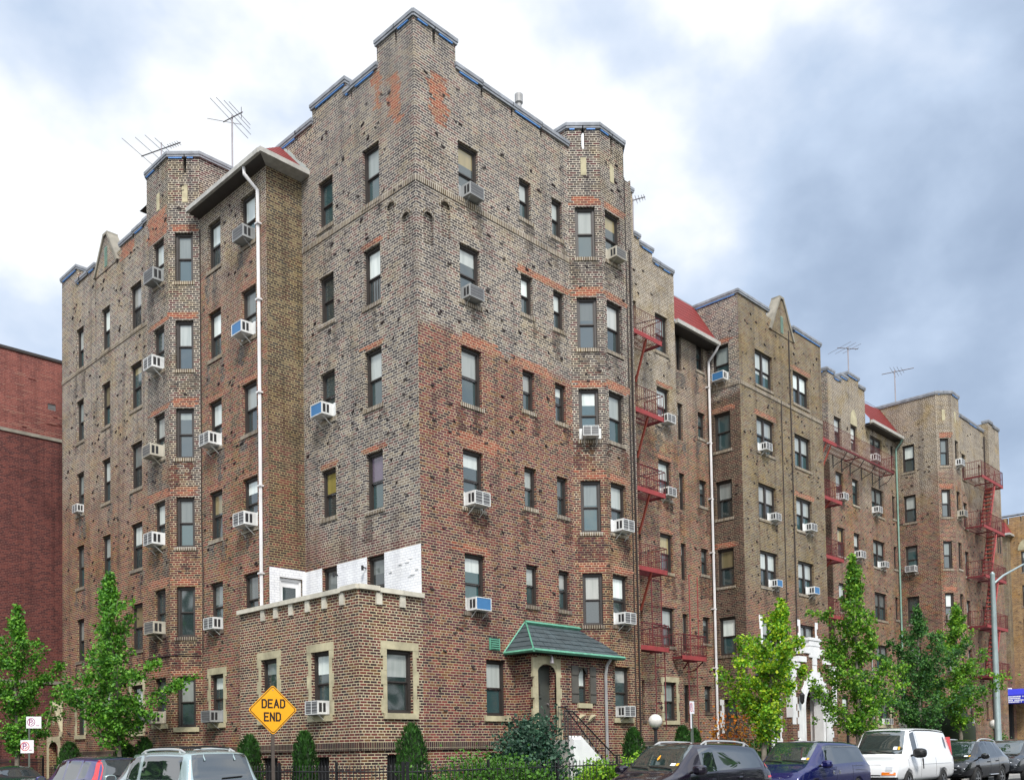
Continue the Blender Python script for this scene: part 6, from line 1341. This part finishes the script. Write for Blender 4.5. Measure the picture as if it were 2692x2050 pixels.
    for wx in wheels:
        for sy in (-1, 1):
            q = MB(); y = sy*tk; prof = [(wr*.66, -.10), (wr*.94, -.105), (wr, -.07), (wr, .07), (wr*.94, .105), (wr*.66, .10)]; k = 24
            pr_ = [[V((wx+r_*math.cos(2*math.pi*i/k), y+d, wr+r_*math.sin(2*math.pi*i/k))) for i in range(k)] for r_, d in prof]
            for a, c in zip(pr_, pr_[1:]):
                for i in range(k): q.face([a[i], a[(i+1) % k], c[(i+1) % k], c[i]], TYRE, (a[i]-V((wx, y, wr))))
            wo_ = local(q.build('wheel', None, uv=False), t)
            q = MB(); yo = y+sy*0.085; ns = 6
            q.face([V((wx+wr*.30*math.cos(2*math.pi*i/k)*0.4, yo+sy*0.012, wr+wr*.30*0.4*math.sin(2*math.pi*i/k))) for i in range(k)], RIM, (0, sy, 0))
            for i in range(k):
                a0, a1 = 2*math.pi*i/k, 2*math.pi*(i+1)/k; P = lambda r_, a, d: V((wx+r_*math.cos(a), yo+d, wr+r_*math.sin(a)))
                q.face([P(wr*.60, a0, 0), P(wr*.60, a1, 0), P(wr*.68, a1, sy*.012), P(wr*.68, a0, sy*.012)], RIM, (0, sy, 0))
                q.face([P(0, a0, -sy*.05), P(wr*.62, a0, -sy*.05), P(wr*.62, a1, -sy*.05)], TRIM, (0, sy, 0))
            for s_ in range(ns):
                a = 2*math.pi*s_/ns; da = 0.17; q.face([P(wr*.08, a-da*2, sy*.012), P(wr*.08, a+da*2, sy*.012), P(wr*.62, a+da*.75, 0.0), P(wr*.62, a-da*.75, 0.0)], RIM, (0, sy, 0))
            o_ = q.build('rim', None, uv=False); o_.parent = wo_
    def hit(x, z, sy):      # a point on the flank
        r_ = bvh.ray_cast(V((x, sy*3, z)), V((0, -sy, 0))); return r_[0] if r_[0] is not None else V((x, sy*.9, z))
    def hitx(y, z, sx): r_ = bvh.ray_cast(V((sx*5, y, z)), V((-sx, 0, 0))); return r_[0] if r_[0] is not None else V((sx*2.2, y, z))
    def hitz(x, y): r_ = bvh.ray_cast(V((x, y, 4)), V((0, 0, -1))); return r_[0] if r_[0] is not None else V((x, y, 1.5))
    for sy in (-1, 1):
        for pts in (extras or {}).get('seams', []):
            q = MB(); pp = []
            for (xa, za), (xb, zb) in zip(pts, pts[1:]):
                k = max(2, int(math.hypot(xb-xa, zb-za)/0.1))
                for i in range(k): pp.append(hit(xa+(xb-xa)*i/k, za+(zb-za)*i/k, sy))
            pp.append(hit(*pts[-1], sy)); q.tube(pp, 0.006, TRIM, n=4); local(q.build('panel_gap', None, uv=False), t)
        for x, z in (extras or {}).get('handles', []):
            p = hit(x, z, sy); q = MB(); m_ = (extras or {}).get('hmat', TRIM); q.bar(p+V((-.09, sy*.025, 0)), p+V((.09, sy*.03, 0)), 0.020, m_, n=6); q.bar(p+V((-.09, -sy*.01, 0)), p+V((-.09, sy*.025, 0)), 0.015, m_); q.bar(p+V((.09, -sy*.01, 0)), p+V((.09, sy*.03, 0)), 0.015, m_); local(q.build('handle', None, uv=False), t)
        mr_ = (extras or {}).get('mirror')
        if mr_:
            x, z, s_ = mr_[:3]; p = hit(x, z, sy); mm = mr_[3] if len(mr_) > 3 else TRIM; q = MB(); c = p+V((0.02, sy*(0.10+0.10*s_), 0.05*s_)); a, b_, d = 0.09*s_, 0.12*s_, 0.085*s_
            rings_ = []
            for f_, sc_ in ((-1, .80), (-.8, .97), (0, 1.0), (.7, .80), (1, .45)): rings_.append([c+V((f_*a, sc_*b_*math.copysign(abs(math.cos(2*math.pi*i/14))**.7, math.cos(2*math.pi*i/14)), sc_*d*math.copysign(abs(math.sin(2*math.pi*i/14))**.7, math.sin(2*math.pi*i/14)))) for i in range(14)])
            for r0, r1 in zip(rings_, rings_[1:]):
                for i in range(14): q.face([r0[i], r0[(i+1) % 14], r1[(i+1) % 14], r1[i]], mm, r0[i]-c)
            q.face(rings_[0], GLR, (-1, 0, 0)); q.face(rings_[-1], mm, (1, 0, 0)); q.bar(p-V((0, sy*.03, 0)), c, 0.03, TRIM); local(q.build('mirror', None, uv=False, smooth=False), t)
        rk = (extras or {}).get('rack')
        if rk:
            x0, x1, y, dz, m_ = rk; k = 10; q = MB(); pp = [hitz(x0+(x1-x0)*i/k, sy*y)+V((0, 0, dz*math.sin(math.pi*min(1, max(0, (i/k)))) ** 0.2 if 0 < i < k else 0.0)) for i in range(k+1)]
            q.tube(pp, [0.018]+[0.024]*(k-1)+[0.018], m_, n=6)
            for i in (1, k-1): q.bar(hitz(x0+(x1-x0)*i/k, sy*y)-V((0, 0, .02)), pp[i], 0.035, m_)
            local(q.build('roof_rail', None, uv=False), t)
    t.scale = scl; return t, hit, hitx, hitz
def patchx(t, hitx, nm, cells, m, sx, off=0.006, thick=0.02, pv=None):
    """lamp or grille laid on the nose or tail: outline given as (y,z) points"""
    q = MB(); pts = [hitx(y, z, sx) for y, z in cells]; f = [p+V((sx*off, 0, 0)) for p in pts]; q.face(f, m, (sx, 0, 0))
    for a, c, fa, fc in zip(pts, pts[1:]+pts[:1], f, f[1:]+f[:1]): q.face([a-V((sx*thick, 0, 0)), c-V((sx*thick, 0, 0)), fc, fa], m)
    o = q.build(nm, None, uv=False); local(o, t); return o
P_SIL = paint('silver_blue_paint', (0.33, 0.42, 0.43)); P_VIO = paint('violet_blue_paint', (0.045, 0.040, 0.16)); P_GRN = paint('dark_green_paint', (0.015, 0.075, 0.055)); P_DPU = paint('dark_plum_paint', (0.014, 0.010, 0.022)); P_BLU = paint('deep_blue_paint', (0.010, 0.012, 0.10)); P_WHT = paint('white_van_paint', (0.78, 0.79, 0.80), metal=0.0); P_BLK = paint('black_paint', (0.008, 0.009, 0.011)); P_SLA = paint('slate_paint', (0.020, 0.024, 0.030))
CARG = 'cars parked along the kerb'
# silver mid-size suv seen from behind: tall, boxy
SUV = [(-2.32, .50, .70, .80, .80, .70, ''), (-2.38, .42, .98, 1.06, .90, .80, 'R'), (-2.30, .42, 1.02, 1.15, .91, .80, 'R'), (-2.10, .40, 1.05, 1.66, .92, .73, ''), (-1.98, .38, 1.06, 1.715, .925, .745, 'G'), (-1.20, .36, 1.06, 1.735, .93, .75, 'G'), (-1.08, .36, 1.06, 1.74, .93, .75, 'G'), (-.10, .36, 1.05, 1.74, .93, .75, ''), (.02, .36, 1.05, 1.735, .93, .75, 'G'), (.62, .36, 1.04, 1.69, .92, .73, 'W'), (1.30, .36, 1.04, 1.14, .90, .72, ''), (1.50, .38, 1.02, 1.10, .89, .72, ''), (2.15, .40, .96, 1.03, .86, .70, ''), (2.38, .46, .80, .90, .80, .66, ''), (2.42, .50, .64, .70, .74, .6, '')]
SUVD = {5: 1, 6: 1, 8: 2, 9: 2}
def suvx(rackm): return dict(seams=[[(-1.14, .45), (-1.14, 1.05)], [(-.04, .42), (-.04, 1.05)], [(1.15, .45), (1.12, 1.02)]], handles=[(-.95, .92), (.16, .92)], mirror=(1.02, 1.06, 1.2, P_SIL))
t, hit, hitx, hitz = car('silver_suv', 'silver sport utility vehicle with roof rack seen from behind, left of the diamond sign', 'car', (-5.68, 2.42, 0), R(90), P_SIL, SUV, None, SUVD, (-1.42, 1.30), .37, extras=dict(rack=(-1.75, .35, .60, .06, RACK), **suvx(RACK)), group=CARG)
patchx(t, hitx, 'tail_light', [(.62, .78), (.84, .78), (.86, 1.05), (.66, 1.05)], TAIL, -1); patchx(t, hitx, 'tail_light', [(-.62, .78), (-.84, .78), (-.86, 1.05), (-.66, 1.05)], TAIL, -1); patchx(t, hitx, 'number_plate', [(-.2, .72), (.2, .72), (.2, .86), (-.2, .86)], PLATE, -1); patchx(t, hitx, 'bumper', [(-.8, .5), (.8, .5), (.8, .62), (-.8, .62)], TRIM, -1, off=.05)
q = MB()
for y in (-.36, .36): q.bar(hitz(-2.06, y)+V((-.02, 0, -.02)), hitx(y, 1.5, -1)+V((-.03, 0, 0)), 0.018, P_SIL)
q.tube([hitx(.05, 1.13, -1)+V((-.02, 0, 0)), hitx(-.45, 1.16, -1)+V((-.025, 0, 0))], 0.012, TRIM, n=5); local(q.build('rear_wiper', None, uv=False), t)
for x in (-1.5, -.2):
    q = MB(); q.tube([hitz(x, .6)+V((0, 0, .075)), hitz(x, 0)+V((0, 0, .085)), hitz(x, -.6)+V((0, 0, .075))], 0.02, TRIM, n=5); local(q.build('cross_bar', None, uv=False), t)
# violet-blue compact suv with tall red tail lamps
CRV = [(-2.18, .48, .66, .78, .78, .66, ''), (-2.24, .42, .96, 1.05, .88, .76, 'R'), (-2.18, .40, 1.0, 1.12, .89, .76, 'R'), (-1.86, .38, 1.06, 1.58, .90, .66, ''), (-1.50, .36, 1.07, 1.62, .905, .67, 'G'), (-1.05, .34, 1.04, 1.64, .91, .68, ''), (-.98, .34, 1.03, 1.645, .91, .68, 'G'), (-.12, .34, 1.0, 1.66, .91, .69, ''), (-.04, .34, 1.0, 1.66, .91, .69, 'G'), (.62, .34, .99, 1.60, .90, .67, 'W'), (1.32, .35, .99, 1.08, .88, .68, ''), (1.55, .36, .97, 1.04, .87, .68, ''), (2.05, .40, .88, .95, .82, .62, ''), (2.22, .48, .70, .78, .74, .56, '')]
t, hit, hitx, hitz = car('blue_crossover', 'violet-blue compact crossover with tall red tail lamps, parked ahead of the silver suv', 'car', (-5.5, 7.4, 0), R(90), P_VIO, CRV, None, {5: 1, 6: 1, 8: 2, 9: 2}, (-1.32, 1.30), .35, extras=dict(seams=[[(-1.0, .42), (-1.0, 1.0)], [(-.08, .4), (-.08, 1.0)]], handles=[(-.85, .9), (.1, .88)], mirror=(1.0, 1.02, 1.0, P_VIO)), group=CARG)
for s_ in (-1, 1):
    q = MB(); prev = None
    for k in range(11):
        z = .95+k*.06; xr = -2.16+(.30*(max(0, z-1.05)/.5)); wd = .26-.12*min(1, (z-.95)/.25)
        a = hit(xr+wd, z, s_)+V((0, s_*.012, 0)); c = hit(xr+.035, z, s_)+V((-.006, s_*.012, 0)); d = hitx(s_*max(.58, abs(c.y)-.10), z, -1)+V((-.014, 0, 0))
        if prev: q.face([prev[0], prev[1], c, a], TAIL, (0, s_, 0)); q.face([prev[1], prev[2], d, c], TAIL, (-1, s_*.5, 0))
        prev = (a, c, d)
    local(q.build('tail_light', None, uv=False), t)
patchx(t, hitx, 'number_plate', [(-.2, .8), (.2, .8), (.2, .93), (-.2, .93)], PLATE, -1)
q = MB(); q.tube([hitx(-.1, 1.14, -1)+V((-.02, 0, 0)), hitx(.45, 1.18, -1)+V((-.02, 0, 0))], 0.014, TRIM, n=5); local(q.build('rear_wiper', None, uv=False), t)
# dark green saloon cut by the left frame
SED = [(-2.35, .50, .66, .74, .74, .60, ''), (-2.40, .42, .88, .94, .84, .68, ''), (-2.2, .38, .95, 1.02, .87, .70, ''), (-1.75, .34, .96, 1.04, .89, .70, 'R'), (-1.05, .32, .97, 1.40, .90, .60, 'G'), (-.95, .32, .97, 1.42, .90, .60, 'G'), (-.05, .32, .96, 1.45, .90, .62, ''), (.03, .32, .96, 1.45, .90, .62, 'G'), (.50, .32, .95, 1.41, .90, .61, 'W'), (1.25, .33, .94, 1.01, .88, .66, ''), (1.6, .34, .90, .96, .87, .66, ''), (2.2, .40, .78, .84, .80, .60, ''), (2.38, .46, .62, .68, .72, .52, '')]
t, hit, hitx, hitz = car('green_sedan', 'dark green sedan cut off by the left edge of the picture', 'car', (-5.9, 13.4, 0), R(90), P_GRN, SED, None, {5: 1, 7: 2, 8: 2}, (-1.4, 1.38), .32, extras=dict(seams=[[(-1.0, .4), (-1.0, .95)], [(0, .4), (0, .95)]], handles=[(-.8, .84), (.2, .83)], mirror=(.95, .96, .9, P_GRN)), group=CARG)
patchx(t, hitx, 'tail_light', [(.5, .72), (.8, .72), (.8, .88), (.5, .88)], TAIL, -1); patchx(t, hitx, 'tail_light', [(-.5, .72), (-.8, .72), (-.8, .88), (-.5, .88)], TAIL, -1)
# dark plum minivan, nearest on the right
MV = [(-2.46, .46, .64, .74, .84, .70, ''), (-2.52, .40, .95, 1.04, .93, .80, 'R'), (-2.46, .38, 1.0, 1.14, .94, .80, 'R'), (-2.12, .36, 1.05, 1.62, .95, .72, ''), (-2.02, .36, 1.05, 1.65, .955, .73, 'G'), (-1.10, .34, 1.04, 1.70, .96, .75, 'G'), (-1.02, .34, 1.04, 1.70, .96, .75, 'G'), (.10, .34, 1.02, 1.72, .96, .76, 'G'), (.20, .34, 1.01, 1.72, .96, .76, 'G'), (.72, .34, .99, 1.69, .95, .74, 'W'), (1.62, .35, .97, 1.08, .92, .76, ''), (1.85, .36, .95, 1.02, .90, .74, ''), (2.35, .40, .82, .90, .84, .66, ''), (2.50, .46, .64, .72, .76, .58, '')]
mvd = {5: 1, 6: 1, 8: 2, 9: 2}
mvx = dict(seams=[[(-1.9, 1.0), (-1.1, 1.0)], [(.15, .42), (.15, 1.0)], [(-1.06, .42), (-1.06, 1.02)], [(1.25, .42), (1.3, .96)], [(-2.2, .86), (-1.25, .9)]])
t, hit, hitx, hitz = car('plum_minivan', 'dark plum minivan with silver roof rails, nearest parked car on the right', 'car', (3.25, -5.95, 0), R(180), P_DPU, MV, None, mvd, (-1.55, 1.50), .35, scl=(.957, 1, 1.05), extras=dict(rack=(-1.8, .45, .66, .07, RACK), handles=[(-.85, .90), (.38, .88)], hmat=P_DPU, mirror=(1.22, 1.04, 1.35, P_DPU), **mvx), group=CARG)
for s_ in (-1, 1):
    patchx(t, hitx, 'headlight', [(s_*.48, .66), (s_*.78, .66), (s_*.80, .84), (s_*.52, .84)], LAMP, 1)
    q = MB(); out = [hit(x, z, s_)+V((-.01, s_*.012, 0)) for x, z in ((-2.46, .86), (-2.28, .84), (-2.22, 1.1), (-2.28, 1.22), (-2.42, 1.1))]; q.face(out, TAIL, (-.5, s_, 0)); local(q.build('tail_light', None, uv=False), t)
ORN = plain('orange_air_freshener', (0.75, 0.33, 0.02), 0.6, var=0.1)
def wscreen(t, hitz, stickers=True, wipers=True, xw=1.0, tassel=False):
    if wipers:
        q = MB()
        for y0, y1 in ((.55, -.1), (-.1, -.62)): q.tube([hitz(xw+.40, y0)+V((0, 0, .02)), hitz(xw+.36, (y0+y1)/2)+V((0, 0, .025)), hitz(xw+.33, y1)+V((0, 0, .02))], 0.013, TRIM, n=5)
        local(q.build('wiper', None, uv=False), t)
    if stickers:
        q = MB(); nrm = V((.55, 0, .8)).normalized()
        for y, wd, m_ in ((.50, .13, STICK), (.62, .07, PLATE)):
            c = [hitz(xw+dx, y+dy)+nrm*0.006 for dx, dy in ((.28, -wd/2), (.28, wd/2), (.20, wd/2), (.20, -wd/2))]; q.face(c, m_, nrm)
        local(q.build('windscreen_sticker', None, uv=False), t)
wscreen(t, hitz, xw=1.15)
q = MB(); p = hitz(1.28, .0)+V((.012, 0, .012)); n_ = V((.62, 0, .78)); up = V((-.78, 0, .62))
q.face([p+V((0, -.035, 0))+up*0.06, p+V((0, 0, 0)), p+V((0, .035, 0))+up*0.06, p+V((0, .02, 0))+up*0.16, p+up*0.2, p+V((0, -.02, 0))+up*0.16], ORN, n_); local(q.build('air_freshener', None, uv=False), t)
# deep blue minivan
MV2 = [(a, b_, c, d-(.02 if d > 1.3 else 0), e, f, g) for a, b_, c, d, e, f, g in MV]
t, hit, hitx, hitz = car('blue_minivan', 'deep blue minivan with round chrome door handles, between the plum minivan and the white van', 'car', (9.4, -5.95, 0), R(180), P_BLU, MV2, None, mvd, (-1.5, 1.5), .33, scl=(.86, 1, 1.07), extras=dict(handles=[], mirror=(1.22, 1.02, 1.25, P_BLU), **mvx), group=CARG)
wscreen(t, hitz, xw=1.15)
for s_ in (-1, 1):
    patchx(t, hitx, 'headlight', [(s_*.45, .64), (s_*.80, .66), (s_*.80, .82), (s_*.48, .80)], LAMP, 1); patchx(t, hitx, 'tail_light', [(s_*.66, .8), (s_*.86, .8), (s_*.84, 1.2), (s_*.7, 1.2)], TAIL, -1)
    for x in (-.05, .38):
        q = MB(); p = hit(x, .86, s_); k = 12
        q.face([p+V((.07*math.cos(2*math.pi*i/k), s_*.008, .055*math.sin(2*math.pi*i/k))) for i in range(k)], CHROME, (0, s_, 0)); q.bar(p+V((-.05, s_*.02, .015)), p+V((.05, s_*.02, .015)), .014, CHROME); local(q.build('handle', None, uv=False), t)
q = MB(); q.tube([hit(x, 1.52, 1)+V((0, .01, 0)) for x in (-2.0, -1.2, -.3, .5)], .008, CHROME, n=4); local(q.build('trim_strip', None, uv=False), t)
# white cargo van
VAN = [(-2.80, .52, .74, .86, .88, .80, ''), (-2.86, .46, 1.10, 1.20, .98, .88, ''), (-2.80, .44, 1.16, 1.32, .99, .88, 'R'), (-2.58, .42, 1.18, 2.04, 1.0, .76, ''), (-2.40, .42, 1.18, 2.08, 1.0, .77, ''), (-1.2, .40, 1.18, 2.11, 1.0, .78, ''), (.0, .40, 1.17, 2.12, 1.0, .78, ''), (.55, .40, 1.17, 2.11, 1.0, .78, ''), (.72, .40, 1.16, 2.10, 1.0, .78, 'G'), (1.14, .40, 1.15, 2.05, .99, .77, 'W'), (1.78, .40, 1.14, 1.28, .98, .86, ''), (1.95, .42, 1.12, 1.20, .97, .85, ''), (2.55, .44, 1.02, 1.10, .95, .84, ''), (2.76, .46, .84, .98, .93, .82, ''), (2.82, .50, .62, .70, .92, .80, '')]
t, hit, hitx, hitz = car('white_van', 'white cargo van with blank panel sides, black grille and amber lamps', 'van', (15.95, -5.9, 0), R(180), P_WHT, VAN, None, {7: 1, 8: 2, 9: 2}, (-1.72, 1.72), .38, scl=(.86, 1, 1.05), extras=dict(seams=[[(.60, .45), (.60, 2.0)], [(1.72, .5), (1.72, 1.12)], [(-.9, .5), (-.9, 1.15)], [(-2.5, .95), (.55, .95)]], handles=[], mirror=(1.40, 1.22, 1.75, TRIM)), group=CARG)
wscreen(t, hitz, xw=1.38)
for s_ in (-1, 1):
    patchx(t, hitx, 'headlight_frame', [(s_*.42, .64), (s_*.93, .64), (s_*.93, .98), (s_*.42, .98)], TRIM, 1, off=.012); patchx(t, hitx, 'headlight', [(s_*.58, .80), (s_*.80, .80), (s_*.80, .93), (s_*.58, .93)], LAMP, 1, off=.02); patchx(t, hitx, 'turn_signal', [(s_*.46, .66), (s_*.90, .66), (s_*.90, .75), (s_*.46, .75)], AMBER, 1, off=.022)
    q = MB(); p = hit(.42, .98, s_); q.hexa([p+V((-.03, -s_*.01, -.16)), p+V((.03, -s_*.01, -.16)), p+V((.03, s_*.02, -.16)), p+V((-.03, s_*.02, -.16)), p+V((-.01, -s_*.01, .16)), p+V((.05, -s_*.01, .16)), p+V((.05, s_*.02, .16)), p+V((-.01, s_*.02, .16))], TRIM); local(q.build('handle', None, uv=False), t)
    k = 16; q = MB(); q.face([hit(-2.18+.10*math.cos(2*math.pi*i/k), 1.62+.20*math.sin(2*math.pi*i/k), s_)+V((0, s_*.008, 0)) for i in range(k)], GLS, (0, s_, 0)); local(q.build('oval_window', None, uv=False), t)
    q = MB(); out = [hit(x, z, s_)+V((-.01, s_*.012, 0)) for x, z in ((-2.76, 1.2), (-2.66, 1.2), (-2.60, 1.8), (-2.66, 1.8))]; q.face(out, TAIL, (-.5, s_, 0)); local(q.build('tail_light', None, uv=False), t)
patchx(t, hitx, 'grille', [(-.41, .64), (.41, .64), (.41, .98), (-.41, .98)], TRIM, 1, off=.01); q = MB()
q.box(2.74, 2.93, -.95, .95, .40, .60, TRIM); local(q.build('bumper', None, uv=False), t)
q = MB(); q.tube([hitz(x, -.74)+V((0, -.01, .012)) for x in (-2.45, -1, .4, 1.0)], .018, TRIM, n=4); q.tube([hitz(x, .74)+V((0, .01, .012)) for x in (-2.45, -1, .4, 1.0)], .018, TRIM, n=4); local(q.build('roof_gutter', None, uv=False), t)
# black crossover with silver rails and rims
XO = [(-2.28, .48, .68, .80, .80, .68, ''), (-2.34, .42, .96, 1.05, .90, .78, 'R'), (-2.26, .40, 1.02, 1.14, .91, .76, 'R'), (-1.70, .36, 1.06, 1.58, .92, .66, ''), (-1.62, .36, 1.06, 1.60, .925, .67, 'G'), (-1.02, .34, 1.04, 1.65, .93, .69, ''), (-.94, .34, 1.03, 1.655, .93, .69, 'G'), (-.06, .34, 1.01, 1.67, .93, .70, ''), (.02, .34, 1.01, 1.67, .93, .70, 'G'), (.58, .34, 1.0, 1.62, .92, .68, 'W'), (1.38, .35, .99, 1.09, .90, .70, ''), (1.62, .36, .97, 1.04, .89, .70, ''), (2.12, .40, .86, .94, .84, .64, ''), (2.34, .46, .66, .74, .76, .56, '')]
def xover(name, label, loc, pm, rails=True):
    t, hit, hitx, hitz = car(name, label, 'car', loc, R(180), pm, XO, None, {5: 1, 6: 1, 8: 2, 9: 2}, (-1.38, 1.36), .37, scl=(.97, 1, 1.08), extras=dict(seams=[[(-.98, .42), (-.98, 1.02)], [(-.02, .42), (-.02, 1.0)], [(1.2, .45), (1.22, .96)]], handles=[(-.8, .92), (.16, .90)], mirror=(1.05, 1.04, 1.15, pm), **(dict(rack=(-1.7, .5, .60, .06, RACK)) if rails else {})), group=CARG)
    wscreen(t, hitz, xw=1.12, stickers=rails)
    for s_ in (-1, 1):
        q = MB(); out = [hitx(s_*y, z, 1)+V((.012, 0, 0)) for y, z in ((.40, .66), (.74, .70), (.80, .88), (.72, .90), (.50, .80))]; q.face(out, LAMP, (1, s_*.3, 0)); local(q.build('headlight', None, uv=False), t); patchx(t, hitx, 'fog_lamp', [(s_*.55, .46), (s_*.65, .46), (s_*.65, .53), (s_*.55, .53)], CHROME, 1)
        q = MB(); q.tube([hit(x, .46, s_)+V((0, s_*.012, 0)) for x in (-.95, 0, .95)], .018, CHROME, n=5); local(q.build('sill_trim', None, uv=False), t)
    patchx(t, hitx, 'grille', [(-.36, .60), (.36, .60), (.40, .80), (-.40, .80)], TRIM, 1, off=.004); q = MB()
    for z in (.63, .70, .77): q.tube([hitx(y, z, 1)+V((.014, 0, 0)) for y in (-.34, 0, .34)], .010, CHROME, n=4)
    local(q.build('grille_bar', None, uv=False), t); patchx(t, hitx, 'number_plate', [(-.16, .48), (.16, .48), (.16, .58), (-.16, .58)], PLATE, 1, off=.02)
    return t
xover('black_crossover', 'black crossover with silver roof rails and alloy wheels, behind the white van', (21.3, -6.25, 0), P_BLK)
xover('dark_crossover', 'dark slate car with orange plate at the right edge, behind the black crossover', (27.3, -6.2, 0), P_SLA, rails=False)
